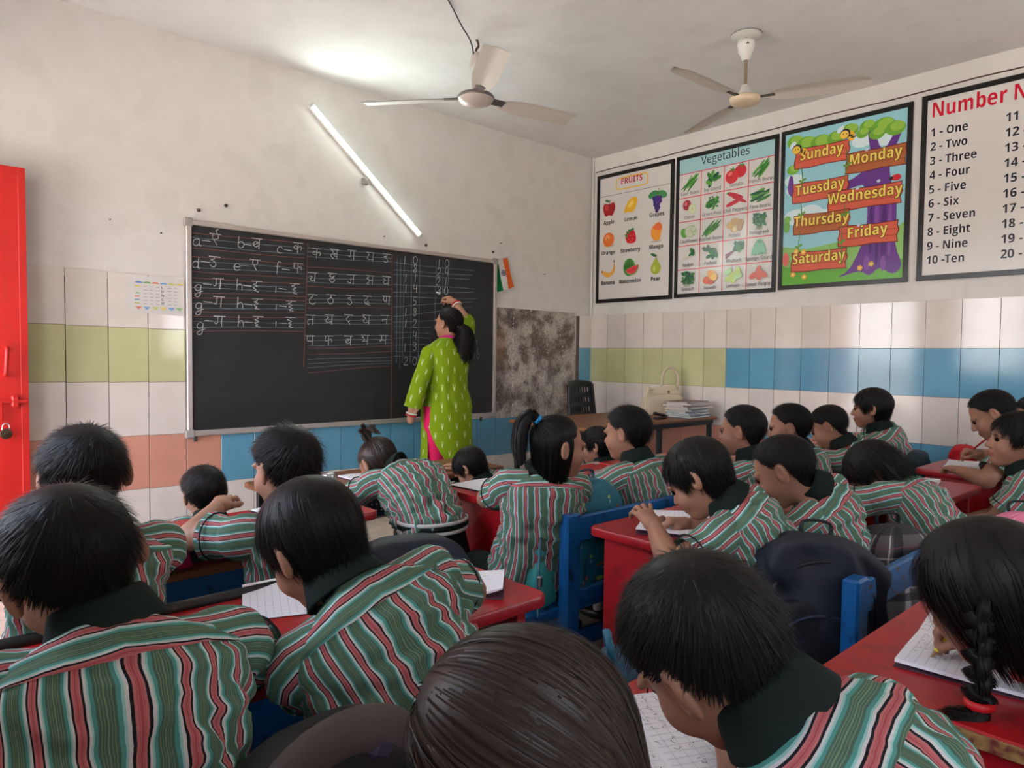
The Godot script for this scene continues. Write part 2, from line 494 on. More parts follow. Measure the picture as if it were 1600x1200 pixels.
# bare mortar bed where the tiles came off, with dabs of mortar left standing
func mortar_patch(parent: Node) -> void:
	var mb := MB.new()
	var nx := 190; var ny := 210
	var x0 := 3.655; var x1 := 4.592; var y0 := 0.50; var y1 := 1.525
	var f := FastNoiseLite.new()
	f.seed = 41; f.frequency = 16.0; f.fractal_octaves = 3
	var g := FastNoiseLite.new()
	g.seed = 42; g.frequency = 5.0; g.fractal_octaves = 3
	var pit := FastNoiseLite.new()
	pit.seed = 43; pit.noise_type = FastNoiseLite.TYPE_CELLULAR; pit.frequency = 34.0
	pit.cellular_return_type = FastNoiseLite.RETURN_DISTANCE
	for j in ny + 1:
		for i in nx + 1:
			var x := lerpf(x0, x1, float(i) / nx); var y := lerpf(y0, y1, float(j) / ny)
			# five dabs of mortar under each lost tile
			var ti := floorf((x - x0) / 0.195); var tj := floorf((y - 0.04) / 0.294)
			var jit := Vector2(sin(ti * 12.9 + tj * 4.1), cos(ti * 7.7 + tj * 9.3)) * 0.12
			var tx := fposmod((x - x0) / 0.195, 1.0) - 0.5; var ty := fposmod((y - 0.04) / 0.294, 1.0) - 0.5
			var rad := Vector2(tx * 0.95, ty * 0.72).distance_to(jit) + f.get_noise_2d(x, y) * 0.16
			var dab := 1.0 - smoothstep(0.20, 0.36, rad)
			var ringm := exp(-pow((rad - 0.30) / 0.05, 2))
			var seam := 1.0 - smoothstep(0.005, 0.03, 0.5 - abs(tx))
			var nn := f.get_noise_2d(x * 2.0 + 3, y * 2.0)
			var fine := f.get_noise_2d(x * 5.0 + 9, y * 5.0)
			var pk := smoothstep(-0.95, -0.62, pit.get_noise_2d(x, y))
			var hgt := -0.002 + 0.004 * dab + 0.003 * ringm - 0.001 * seam + 0.0025 * nn - 0.002 * (1 - pk)
			var patch := g.get_noise_2d(x * 0.55 + 7.3, y * 0.55 + 2.1)
			var pale := 0.50 + g.get_noise_2d(x, y) * 0.55 + patch * 0.7 + nn * 0.35 - ringm * 0.18
			var cl := lin(0.45, 0.405, 0.37).lerp(lin(0.76, 0.72, 0.68), smoothstep(0.15, 0.75, pale + fine * 0.25))
			cl = cl.lerp(lin(0.33, 0.30, 0.28), 0.5 * smoothstep(0.05, 0.45, nn + fine * 0.5))
			cl = cl.lerp(lin(0.80, 0.77, 0.73), (1 - pk) * 0.65)
			var rust := smoothstep(0.12, 0.02, Vector2(x - 3.70, (y - 1.22) * 0.6).length() + nn * 0.05)
			cl = cl.lerp(lin(0.62, 0.45, 0.30), rust * 0.5)
			mb.vert(Vector3(x, y, ZF - 0.0025 + hgt), Vector3.BACK, Vector2.ZERO, cl)
	mb.grid(0, ny + 1, nx + 1, false)
	mb.smooth(0, 0)
	var o := obj("mortar_bed", mb, vcol(0.95, 0.2), parent)
	o.set_meta("label", "bare grey mortar where wall tiles have fallen off")

func build_outside() -> void:
	var mb := MB.new()
	bb(mb, Vector3(-14, -0.3, -14), Vector3(XL - 0.26, -0.12, 12))
	bb(mb, Vector3(XL - 0.26, -0.3, ZB + 0.26), Vector3(14, -0.12, 12))
	struct("ground", mb, M.ground, "sunlit pale concrete yard outside the classroom", "ground")

# ---------------------------------------------------------------- handwriting in strokes (unit box, y up; shirorekha at y = 1)
const HL := "0,1 1,1"
var GLYPHS := {
	"a": ["0.75,0.62 0.55,0.7 0.25,0.55 0.2,0.2 0.45,0.02 0.7,0.25 0.75,0.62 0.75,0.15 0.95,0.05"],
	"b": ["0.25,1.15 0.25,0.1", "0.25,0.45 0.5,0.65 0.78,0.45 0.72,0.12 0.45,0 0.25,0.12"],
	"c": ["0.75,0.58 0.45,0.7 0.2,0.4 0.35,0.05 0.75,0.08"],
	"d": ["0.7,0.5 0.45,0.65 0.2,0.4 0.3,0.05 0.6,0.08 0.7,0.4", "0.7,1.1 0.7,0.05 0.9,0.02"],
	"e": ["0.2,0.36 0.75,0.4 0.65,0.66 0.35,0.66 0.18,0.35 0.38,0.02 0.78,0.12"],
	"f": ["0.85,0.98 0.6,1.05 0.5,0.85 0.48,-0.25", "0.25,0.55 0.78,0.58"],
	"g": ["0.72,0.62 0.45,0.7 0.2,0.4 0.4,0.1 0.68,0.25 0.74,0.65 0.7,-0.3 0.45,-0.5 0.25,-0.35 0.5,-0.1 0.95,0.1"],
	"h": ["0.25,1.15 0.25,0", "0.25,0.4 0.5,0.62 0.72,0.45 0.75,0"],
	"i": ["0.5,0.62 0.5,0.02"],
	"-": ["0.1,0.4 0.9,0.36"],
	"0": ["0.5,1 0.2,0.75 0.2,0.25 0.5,0 0.8,0.25 0.8,0.75 0.5,1"],
	"1": ["0.5,1 0.48,0"],
	"2": ["0.2,0.8 0.45,1 0.75,0.8 0.55,0.4 0.18,0.02 0.85,0.04"],
	"3": ["0.2,0.95 0.6,0.98 0.72,0.75 0.4,0.55 0.75,0.4 0.65,0.05 0.2,0.05"],
	"4": ["0.3,1 0.22,0.45 0.8,0.48", "0.72,0.95 0.68,0"],
	"5": ["0.75,0.98 0.3,0.98 0.28,0.55 0.65,0.55 0.7,0.15 0.25,0.02"],
	"8": ["0.7,0.85 0.45,1 0.28,0.78 0.7,0.35 0.5,0.02 0.25,0.2 0.7,0.7 0.7,0.85"],
	"9": ["0.75,0.7 0.5,0.5 0.25,0.75 0.5,1 0.75,0.8 0.72,0"],
	"ka": [HL, "0.5,1 0.5,0", "0.5,0.62 0.25,0.72 0.12,0.5 0.3,0.34 0.5,0.5 0.72,0.7 0.9,0.55 0.8,0.3"],
	"kha": [HL, "0.15,0.85 0.4,0.8 0.3,0.5 0.12,0.35 0.45,0.02", "0.8,1 0.8,0", "0.8,0.5 0.55,0.6 0.5,0.35 0.8,0.3"],
	"ga": [HL, "0.35,1 0.35,0.4 0.2,0.3 0.12,0.42", "0.72,1 0.72,0"],
	"gha": [HL, "0.15,0.9 0.3,0.7 0.15,0.55 0.2,0.25 0.75,0.28", "0.78,1 0.78,0"],
	"nga": [HL, "0.45,1 0.45,0.75 0.15,0.7 0.5,0.45 0.6,0.2 0.35,0.05 0.15,0.2", "0.9,0.5 0.92,0.46"],
	"cha": [HL, "0.1,0.6 0.45,0.62 0.3,0.3 0.5,0.15 0.72,0.3", "0.75,1 0.75,0"],
	"chha": [HL, "0.5,1 0.2,0.75 0.5,0.6 0.75,0.8 0.55,0.5 0.2,0.35 0.5,0.05 0.8,0.3 0.6,0.5"],
	"ja": [HL, "0.75,1 0.75,0", "0.75,0.55 0.45,0.55 0.5,0.25 0.3,0.12 0.1,0.3"],
	"jha": [HL, "0.3,1 0.3,0.78 0.1,0.7 0.35,0.55 0.42,0.3 0.15,0.15 0.4,0", "0.4,0.5 0.75,0.5", "0.78,1 0.78,0"],
	"nya": [HL, "0.15,0.75 0.4,0.6 0.15,0.35 0.4,0.15 0.75,0.3", "0.78,1 0.78,0"],
	"tta": [HL, "0.5,1 0.5,0.8 0.2,0.55 0.25,0.15 0.6,0.02 0.85,0.2"],
	"ttha": [HL, "0.5,1 0.5,0.75 0.2,0.45 0.4,0.05 0.75,0.2 0.75,0.55 0.5,0.75"],
	"dda": [HL, "0.5,1 0.5,0.8 0.2,0.7 0.55,0.5 0.65,0.2 0.4,0.02 0.15,0.2"],
	"ddha": [HL, "0.5,1 0.5,0.8 0.2,0.5 0.35,0.15 0.7,0.2 0.6,0.42 0.4,0.2 0.85,0"],
	"nna": [HL, "0.2,1 0.2,0.5 0.5,0.5", "0.5,1 0.5,0.3", "0.85,1 0.85,0"],
	"ta": [HL, "0.75,1 0.75,0", "0.75,0.55 0.35,0.55 0.2,0.3 0.35,0.02"],
	"tha": [HL, "0.2,0.85 0.4,0.7 0.15,0.5 0.25,0.2 0.75,0.3", "0.78,1 0.78,0"],
	"da": [HL, "0.5,1 0.5,0.8 0.25,0.55 0.5,0.3 0.7,0.42 0.55,0.2 0.75,0"],
	"dha": [HL, "0.25,0.95 0.1,0.8 0.4,0.65 0.15,0.45 0.3,0.15 0.75,0.3", "0.78,1 0.78,0"],
	"na": [HL, "0.75,1 0.75,0", "0.75,0.5 0.3,0.5 0.2,0.38 0.35,0.35"],
	"pa": [HL, "0.25,1 0.25,0.5 0.75,0.45", "0.78,1 0.78,0"],
	"pha": [HL, "0.15,1 0.15,0.5 0.5,0.5", "0.5,1 0.5,0", "0.5,0.6 0.8,0.65 0.85,0.35"],
	"ba": [HL, "0.75,1 0.75,0", "0.75,0.6 0.4,0.7 0.2,0.45 0.45,0.2 0.75,0.4", "0.25,0.35 0.65,0.62"],
	"bha": [HL, "0.3,0.85 0.12,0.8 0.35,0.7 0.35,0.4 0.15,0.35 0.78,0.4", "0.78,1 0.78,0"],
	"ma": [HL, "0.3,1 0.3,0.45 0.12,0.38 0.2,0.52 0.78,0.45", "0.78,1 0.78,0"],
	"ai": [HL, "0.3,1 0.3,0.55 0.75,0.6 0.75,1", "0.35,0.55 0.7,0", "0.7,1 0.55,1.35 0.75,1.45"],
	"ee": [HL, "0.3,1 0.3,0.55 0.7,0.6 0.7,1", "0.35,0.55 0.65,0"],
	"ha": [HL, "0.5,1 0.45,0.8 0.2,0.7 0.6,0.55 0.2,0.4 0.5,0.2 0.3,0.1 0.75,0"],
	"ii": [HL, "0.5,1 0.5,0.85 0.2,0.75 0.65,0.6 0.3,0.42 0.65,0.3 0.4,0.1 0.8,0"],
}

func stroke_pts(s: String) -> Array:
	var r := []
	for p in s.split(" "):
		var q := p.split(",")
		r.append(Vector2(float(q[0]), float(q[1])))
	return r

# a chalk line laid on the board: a thin ribbon with ragged width
func ribbon(mb: MB, pts: Array, w: float, col: Color, z := 0.0) -> void:
	var i0 := mb.v.size()
	for k in pts.size():
		var t: Vector2 = (pts[min(k + 1, pts.size() - 1)] - pts[max(k - 1, 0)]).normalized()
		var s := Vector2(-t.y, t.x) * w * 0.5 * rng.randf_range(0.65, 1.2)
		var cc := col.lerp(Color(0.03, 0.03, 0.032), rng.randf_range(0.0, 0.4))
		for e in [-1.0, 1.0]:
			var p: Vector2 = pts[k] + s * e
			mb.vert(Vector3(p.x, p.y, z), Vector3.BACK, Vector2.ZERO, cc)
	for k in pts.size() - 1:
		var a := i0 + k * 2
		mb.tri(a, a + 1, a + 3); mb.tri(a, a + 3, a + 2)

func write_glyph(mb: MB, g: String, ctr: Vector2, size: Vector2, w := 0.0042, col := Color(0.58, 0.60, 0.60)) -> void:
	for s in GLYPHS[g]:
		var p := stroke_pts(s)
		if p.size() > 2: p = cat(p, 4)
		var q := []
		for a in p: q.append(ctr + Vector2((a.x - 0.5) * size.x + a.y * 0.004, (a.y - 0.5) * size.y))
		ribbon(mb, q, w, col, 0.0008)

func chalk_letter(parent: Node, g: String, ctr: Vector2, size: Vector2, w := 0.0042, col := Color(0.58, 0.60, 0.60)) -> void:
	var mb := MB.new()
	write_glyph(mb, g, ctr, size, w, col)
	var o := obj("chalk_number" if g.is_valid_int() else "chalk_letter" if g != "-" else "chalk_dash", mb, M.chalk, parent)
	o.position.z = 0.0122

func chalk_line(mb: MB, a: Vector2, b: Vector2, col: Color, w := 0.003) -> void:
	var q := []
	var n := 14
	for k in n + 1:
		var t := float(k) / n
		q.append(a.lerp(b, t) + Vector2(0, 0.0035 * sin(t * 5 + a.y * 31) * (1 - t * 0.3)))
	ribbon(mb, q, w, col, 0.0004)

func build_board_wall_things() -> void:
	var bx := 1.34; var by := 0.685; var bw := 2.282; var bh := 1.19
	var o := thing("blackboard", "large black chalkboard with aluminium frame on the tiled wall", "blackboard", Vector3(bx, by, ZF + 0.008))
	var mb := MB.new()
	bb(mb, Vector3(0, 0, -0.002), Vector3(bw, bh, 0.012))
	obj("writing_surface", mb, M.board, o)
	for s in [[Vector3(-0.015, -0.02, 0), Vector3(bw + 0.015, 0.012, 0.024)], [Vector3(-0.015, bh - 0.012, 0), Vector3(bw + 0.015, bh + 0.016, 0.024)], [Vector3(-0.018, -0.02, 0), Vector3(0.012, bh + 0.016, 0.025)], [Vector3(bw - 0.012, -0.02, 0), Vector3(bw + 0.018, bh + 0.016, 0.025)]]:
		mb = MB.new()
		bb(mb, s[0], s[1], 0.004)
		obj("frame_bar", mb, M.alu, o)
	for s in [Vector2(-0.004, -0.004), Vector2(bw + 0.004, -0.004), Vector2(-0.004, bh + 0.002), Vector2(bw + 0.004, bh + 0.002)]:
		mb = MB.new()
		mb.box(Vector3(s.x, s.y, 0.014), Vector3(0.05, 0.05, 0.026), 0.006)
		obj("corner_cap", mb, mat(Color(0.62, 0.60, 0.58), 0.5), o)
	for x in [0.03, bw - 0.12]:
		mb = MB.new()
		mb.box(Vector3(x, -0.035, 0.006), Vector3(0.02, 0.035, 0.012), 0.003)
		obj("bracket", mb, M.iron, o)
	# ruled lines and writing
	var rl := MB.new()
	var red := Color(0.34, 0.12, 0.11); var blue := Color(0.20, 0.28, 0.32); var white := Color(0.52, 0.55, 0.56)
	var kinds := [red, blue, blue, red]
	var i := 0
	for q in [[1.136, 1.150], [1.109, 1.12], [1.065, 1.084], [1.046, 1.062], [1.002, 1.018], [0.978, 0.992], [0.943, 0.961], [0.919, 0.93], [0.879, 0.899], [0.852, 0.877], [0.824, 0.846], [0.796, 0.82], [0.772, 0.793], [0.741, 0.762], [0.713, 0.736], [0.689, 0.714], [0.661, 0.687], [0.633, 0.652], [0.601, 0.623], [0.581, 0.601]]:
		chalk_line(rl, Vector2(0.016, q[0]), Vector2(0.695, q[1]), kinds[i % 4]); i += 1
	i = 0
	var kinds2 := [blue, blue, blue, red, blue, blue, blue, red, blue, blue, blue, red, blue, blue, blue, blue, blue, blue, red, red, blue, blue, blue, red]
	for q in [[1.13, 1.146], [1.1, 1.122], [1.069, 1.098], [1.007, 1.026], [0.971, 0.992], [0.941, 0.967], [0.914, 0.938], [0.883, 0.909], [0.83, 0.861], [0.803, 0.837], [0.781, 0.812], [0.75, 0.779], [0.701, 0.725], [0.675, 0.698], [0.648, 0.672], [0.572, 0.589], [0.545, 0.562], [0.51, 0.535], [0.492, 0.516], [0.447, 0.482], [0.421, 0.443], [0.394, 0.418], [0.371, 0.399], [0.34, 0.379]]:
		chalk_line(rl, Vector2(0.714, q[0]), Vector2(1.337, q[1]), kinds2[i]); i += 1
	for q in [[0.719, 1.162, 0.688, 0.376], [1.342, 1.152, 1.338, 0.01]]: chalk_line(rl, Vector2(q[0], q[1]), Vector2(q[2], q[3]), red, 0.004)
	for q in [[1.383, 1.128, 1.38, 0.40], [1.411, 1.131, 1.408, 0.36], [1.443, 1.135, 1.429, 0.40], [1.504, 1.141, 1.497, 0.40], [1.574, 1.148, 1.564, 0.40], [1.72, 1.15, 1.708, 0.652], [1.781, 1.156, 1.775, 0.655], [1.839, 1.162, 1.825, 0.95]]: chalk_line(rl, Vector2(q[0], q[1]), Vector2(q[2], q[3]), blue * 1.15)
	for q in [[1.096, 1.102], [1.043, 1.069], [1.014, 1.037], [0.949, 0.965], [0.89, 0.939], [0.86, 0.894], [0.789, 0.868], [0.724, 0.822], [0.682, 0.744]]: chalk_line(rl, Vector2(1.355, q[0]), Vector2(2.07 + 0.04 * sin(q[0] * 60), q[1]), blue * 1.2)
	for y in [0.652, 0.611, 0.575, 0.527, 0.48, 0.444]: chalk_line(rl, Vector2(1.357, y), Vector2(1.671, y + 0.008), blue)
	var rlo := obj("ruled_lines", rl, M.chalk, o)
	rlo.position.z = 0.0122
	rlo.set_meta("kind", "stuff")
	var rows := [[["a", 0.041, 1.092], ["-", 0.092, 1.105], ["ai", 0.142, 1.112], ["b", 0.292, 1.109], ["-", 0.335, 1.11], ["ba", 0.385, 1.115], ["c", 0.534, 1.102], ["-", 0.585, 1.105], ["ka", 0.648, 1.119]],
		[["d", 0.036, 0.968], ["-", 0.088, 0.985], ["dda", 0.137, 0.982], ["e", 0.271, 0.974], ["-", 0.318, 0.985], ["ee", 0.376, 0.988], ["f", 0.516, 0.989], ["-", 0.57, 0.985], ["pha", 0.648, 0.992]],
		[["g", 0.047, 0.834], ["-", 0.098, 0.858], ["ga", 0.156, 0.858], ["h", 0.283, 0.86], ["-", 0.33, 0.866], ["ha", 0.384, 0.859], ["i", 0.506, 0.859], ["-", 0.55, 0.864], ["ii", 0.625, 0.863]],
		[["g", 0.05, 0.731], ["-", 0.1, 0.756], ["ga", 0.16, 0.753], ["h", 0.286, 0.752], ["-", 0.335, 0.756], ["ha", 0.388, 0.754], ["i", 0.508, 0.752], ["-", 0.55, 0.757], ["ii", 0.601, 0.753]],
		[["g", 0.057, 0.619], ["-", 0.105, 0.65], ["ga", 0.163, 0.639], ["h", 0.29, 0.644], ["-", 0.338, 0.65], ["ha", 0.392, 0.648], ["i", 0.506, 0.649], ["-", 0.55, 0.652], ["ii", 0.597, 0.652]],
		[["ka", 0.776, 1.097], ["kha", 0.899, 1.106], ["ga", 1.027, 1.114], ["gha", 1.17, 1.115], ["nga", 1.297, 1.118]],
		[["cha", 0.747, 0.943], ["chha", 0.884, 0.95], ["ja", 1.022, 0.952], ["jha", 1.165, 0.959], ["nya", 1.292, 0.964]],
		[["tta", 0.747, 0.804], ["ttha", 0.874, 0.811], ["dda", 1.017, 0.816], ["ddha", 1.144, 0.82], ["nna", 1.293, 0.829]],
		[["ta", 0.733, 0.673], ["tha", 0.864, 0.681], ["da", 1.002, 0.687], ["dha", 1.139, 0.692], ["na", 1.282, 0.698]],
		[["pa", 0.728, 0.541], ["pha", 0.859, 0.544], ["ba", 1.002, 0.547], ["bha", 1.129, 0.555], ["ma", 1.271, 0.558]]]
	for r in rows:
		for g in r:
			var latin: bool = (g[0] as String).length() == 1
			var sz := Vector2(0.062, 0.058) if latin else Vector2(0.066, 0.062)
			chalk_letter(o, g[0], Vector2(g[1], g[2]), sz)
	for q in [["1", 1.446, 1.123], ["0", 1.533, 1.131], ["8", 1.533, 1.071], ["1", 1.454, 0.998], ["1", 1.534, 1.005], ["1", 1.455, 0.926], ["4", 1.534, 0.932], ["5", 1.53, 0.841], ["1", 1.456, 0.758], ["8", 1.531, 0.762], ["1", 1.456, 0.68], ["2", 1.531, 0.683], ["4", 1.532, 0.598], ["1", 1.45, 0.511], ["3", 1.532, 0.518], ["2", 1.458, 0.414], ["0", 1.533, 0.415], ["1", 1.743, 1.127], ["0", 1.813, 1.134], ["2", 1.743, 1.065], ["4", 1.813, 1.071], ["2", 1.736, 0.996], ["1", 1.806, 1.002], ["3", 1.745, 0.928], ["0", 1.807, 0.933]]:
		chalk_letter(o, q[0], Vector2(q[1], q[2]), Vector2(0.05, 0.058))
	for q in [["1", 2.045, 0.677], ["0", 2.072, 0.677], ["1", 2.062, 0.619], ["1", 2.08, 0.619], ["1", 2.078, 0.562], ["9", 2.1, 0.56], ["1", 2.114, 0.502], ["1", 2.085, 0.456], ["0", 2.12, 0.456]]:
		chalk_letter(o, q[0], Vector2(q[1], q[2]), Vector2(0.03, 0.042), 0.003, Color(0.3, 0.31, 0.31))
	# tube light
	var a := Vector3(2.064, 2.705, ZF + 0.05); var b := Vector3(2.905, 1.986, ZF + 0.05)
	var tl := thing("tube_light", "glowing white tube light mounted diagonally above the blackboard", "light", Vector3.ZERO)
	var d := (b - a).normalized()
	var bs := Basis(d, Vector3.BACK.cross(d), Vector3.BACK)
	mb = MB.new()
	mb.box((a + b) * 0.5 - Vector3(0, 0, 0.028), Vector3(a.distance_to(b), 0.026, 0.026), 0.004, bs)
	obj("housing", mb, M.white_paint, tl)
	mb = MB.new()
	mb.box((a + b) * 0.5 - Vector3(0, 0, 0.004), Vector3(a.distance_to(b) - 0.03, 0.03, 0.022), 0.009, bs)
	var em := mat(Color(0.95, 1, 0.98), 0.4)
	em.emission_enabled = true; em.emission = Color(0.93, 1.0, 0.98); em.emission_energy_multiplier = 2.2
	obj("glowing_tube", mb, em, tl)
	for p in [a + d * 0.008, b - d * 0.008]:
		mb = MB.new()
		mb.box(p - Vector3(0, 0, 0.006), Vector3(0.018, 0.034, 0.028), 0.004, bs)
		obj("end_cap", mb, M.white_paint, tl)
	mb = MB.new()
	mb.box(a.lerp(b, 0.52) + Vector3(-0.03, -0.03, -0.035), Vector3(0.045, 0.05, 0.03), 0.008)
	obj("wall_clip", mb, mat(Color(0.55, 0.52, 0.5), 0.6), tl)
	var al := AreaLight3D.new()
	al.name = "tube_glow"
	al.area_size = Vector2(a.distance_to(b), 0.03)
	al.light_energy = 0.4
	al.light_color = Color(0.93, 1.0, 0.98)
	al.shadow_enabled = true
	al.set("area_range", 14.0); al.set("area_attenuation", 2.0)
	tl.add_child(al)
	al.transform = Transform3D(Basis(d, Vector3.FORWARD.cross(d), Vector3.FORWARD) * Basis(Vector3.BACK, 0.0), (a + b) * 0.5 + Vector3(0, 0, 0.012))
	# timetable sheet
	timetable()
	flag()
	door_leaf()
	for q in [[1.40, 1.955, 0], [1.555, 2.005, 0], [2.63, 1.955, 1], [3.62, 1.955, 0], [3.70, 2.03, 1], [0.95, 1.84, 1], [1.20, 1.80, 1], [4.19, 1.83, 1], [2.98, 1.935, 0]]:
		mb = MB.new()
		if q[2] == 0:
			mb.lathe([[0.0, 0.016], [0.009, 0.014], [0.011, 0.006], [0.006, 0.0]], 10, Transform3D(Basis(Vector3.RIGHT, PI / 2), Vector3(q[0], q[1], ZF - 0.006)))
			tag(obj("wall_peg", mb, M.iron), "small dark peg in the wall above the blackboard", "peg", "pegs above the blackboard")
		else:
			mb.tube([Vector3(q[0], q[1], ZF - 0.01), Vector3(q[0], q[1] + 0.002, ZF + 0.012)], [0.003], 6)
			tag(obj("wall_nail", mb, M.iron), "tiny dark nail sticking out of the whitewashed wall", "nail", "nails in the front wall")

func timetable() -> void:
	var o := thing("timetable_sheet", "curled paper timetable with coloured rows and LUNCH column, taped beside blackboard", "timetable", Vector3(1.02, 1.36, ZF + 0.006))
	var w := 0.295; var h := 0.20
	var mb := MB.new()
	for j in 9:
		for i in 13:
			var x := w * i / 12.0; var y := h * j / 8.0
			var z := 0.002 + 0.012 * pow(1 - i / 12.0, 3) * (0.5 + 0.5 * sin(j * 1.4 + 1.0))
			mb.vert(Vector3(x + 0.008 * float(i == 0) * sin(j * 2.2), y - 0.012 * x / w, z), Vector3.BACK)
	mb.grid(0, 9, 13, false); mb.smooth(0, 0)
	obj("sheet", mb, mat(Color(0.86, 0.84, 0.82), 0.6), o)
	mb = MB.new()
	var zz := 0.0075
	var cs := [lin(0.85, 0.75, 0.25), lin(0.35, 0.55, 0.75), lin(0.45, 0.65, 0.35), lin(0.85, 0.45, 0.35), lin(0.4, 0.6, 0.8), lin(0.75, 0.75, 0.35)]
	for k in 6:
		var y := 0.138 - k * 0.0185
		mb.quad(Vector3(0.04, y, zz), Vector3(0.065, y, zz), Vector3(0.065, y + 0.006, zz), Vector3(0.04, y + 0.006, zz), Vector3.BACK, cs[k])
		for c in 6:
			if c == 3: continue
			var x := 0.085 + c * 0.031
			mb.quad(Vector3(x, y, zz), Vector3(x + 0.018, y, zz), Vector3(x + 0.018, y + 0.0025, zz), Vector3(x, y + 0.0025, zz), Vector3.BACK, lin(0.55, 0.53, 0.55))
	for k in 6:
		var x := 0.04 + k * 0.042
		var up := PackedVector2Array(); var dn := PackedVector2Array()
		for t in 9:
			up.append(Vector2(x + 0.021 + 0.02 * cos(PI * t / 8), 0.158 + 0.009 * sin(PI * t / 8)))
		dn = PackedVector2Array([Vector2(x, 0.03), Vector2(x + 0.038, 0.03), Vector2(x + 0.019, 0.014)])
		mb.poly(up, Vector3(0, 0, zz), Vector3.RIGHT, Vector3.UP, Vector3.BACK, cs[(k + 1) % 6])
		mb.poly(dn, Vector3(0, 0, zz), Vector3.RIGHT, Vector3.UP, Vector3.BACK, cs[(k + 3) % 6])
	var y2 := 0.128
	for ch in "LUNCH":
		mb.add_mesh(text_mesh(ch, 0.02), Transform3D(Basis.IDENTITY, Vector3(0.174, y2, zz)), lin(0.22, 0.2, 0.22))
		y2 -= 0.022
	obj("print", mb, M.print, o)

func flag() -> void:
	var o := thing("wall_flag", "small orange white and green flag with blue wheel hung on the wall", "flag", Vector3(3.606, 1.66, ZF + 0.004))
	# hung by its short side: green, white and saffron strips side by side, leaning
	var tl := Vector2(0.0, 0.222); var tr := Vector2(0.150, 0.262); var bl := Vector2(0.05, -0.018); var br := Vector2(0.226, 0.034)
	var strips := [lin(0.10, 0.42, 0.22), lin(0.88, 0.86, 0.84), lin(0.89, 0.42, 0.20)]
	for s in 3:
		var mb := MB.new()
		for j in 13:
			for i in 6:
				var u := (s + i / 5.0) / 3.0; var w := j / 12.0
				var p := tl.lerp(tr, u).lerp(bl.lerp(br, u), w)
				mb.vert(Vector3(p.x, p.y, 0.014 + 0.006 * sin(u * 9 + w * 4) * w), Vector3.BACK, Vector2.ZERO, strips[s])
		mb.grid(0, 13, 6, true); mb.smooth(0, 0)
		obj(["green_strip", "white_strip", "saffron_strip"][s], mb, M.vc_cloth, o)
	var mb := MB.new()
	var ctr := tl.lerp(tr, 0.5).lerp(bl.lerp(br, 0.5), 0.45)
	var ring := []
	for k in 25: ring.append(ctr + Vector2(cos(TAU * k / 24), sin(TAU * k / 24)) * 0.021)
	ribbon(mb, ring, 0.006, lin(0.12, 0.16, 0.45))
	for k in 12: ribbon(mb, [ctr, ctr + Vector2(cos(TAU * k / 12), sin(TAU * k / 12)) * 0.02], 0.0022, lin(0.12, 0.16, 0.45))
	var w2 := obj("wheel_emblem", mb, M.vc_cloth, o)
	w2.position.z = 0.0225
	mb = MB.new()
	mb.tube([Vector3(-0.01, 0.226, 0.012), Vector3(0.19, 0.283, 0.012)], [0.0022], 6)
	obj("string", mb, M.white_paint, o)

func door_leaf() -> void:
	var z := -4.06
	var o := thing("door_1", "bright red metal door leaf standing open flat against the tiled wall", "door", Vector3(XL + 0.03, 0.02, z))
	o.set_meta("kind", "structure")
	var w := 0.558 - (XL + 0.03); var h := 1.985
	var mb := MB.new()
	bb(mb, Vector3(0, 0, -0.018), Vector3(w, h, 0.018), 0.003)
	obj("leaf", mb, M.door_red, o)
	for e in [[Vector3(w - 0.03, 0, 0.018), Vector3(w, h, 0.023)], [Vector3(0, h - 0.04, 0.018), Vector3(w, h, 0.0225)]]:
		mb = MB.new(); bb(mb, e[0], e[1], 0.001); obj("edge_strip", mb, M.door_red, o)
	mb = MB.new()
	mb.tube(cat([Vector3(w - 0.085, 1.135, 0.018), Vector3(w - 0.085, 1.13, 0.05), Vector3(w - 0.09, 1.05, 0.055), Vector3(w - 0.092, 1.015, 0.05), Vector3(w - 0.092, 1.01, 0.018)], 4), [0.009], 8)
	obj("pull_handle", mb, M.door_red, o)
	mb = MB.new()
	mb.tube([Vector3(w - 0.4, 0.885, 0.034), Vector3(w - 0.006, 0.885, 0.034)], [0.009], 8)
	obj("slide_bolt", mb, M.door_red, o)
	for x in [w - 0.055, w - 0.22]:
		mb = MB.new(); mb.box(Vector3(x, 0.885, 0.028), Vector3(0.03, 0.055, 0.03), 0.006); obj("bolt_guide", mb, M.door_red, o)
	mb = MB.new(); mb.box(Vector3(w - 0.115, 0.84, 0.04), Vector3(0.022, 0.1, 0.008), 0.003); obj("hasp", mb, M.door_red, o)
	var pl := thing("padlock", "small dark brass padlock hanging from the red door bolt", "padlock", Vector3(XL + 0.03 + w - 0.095, 0.755, z + 0.05))
	mb = MB.new(); mb.lathe([[0.0, -0.009], [0.022, -0.009], [0.025, -0.005], [0.025, 0.005], [0.022, 0.009], [0.0, 0.009]], 16, Transform3D(Basis(Vector3.RIGHT, PI / 2), Vector3.ZERO))
	obj("lock_body", mb, mat(Color(0.30, 0.22, 0.16), 0.35, 0.7), pl)
	var pts := []
	for k in 9: pts.append(Vector3(0.014 * cos(PI * k / 8), 0.03 + 0.018 * sin(PI * k / 8), 0))
	pts.push_front(Vector3(0.014, 0.015, 0)); pts.append(Vector3(-0.014, 0.015, 0))
	mb = MB.new(); mb.tube(pts, [0.0035], 6); obj("shackle", mb, M.steel, pl)

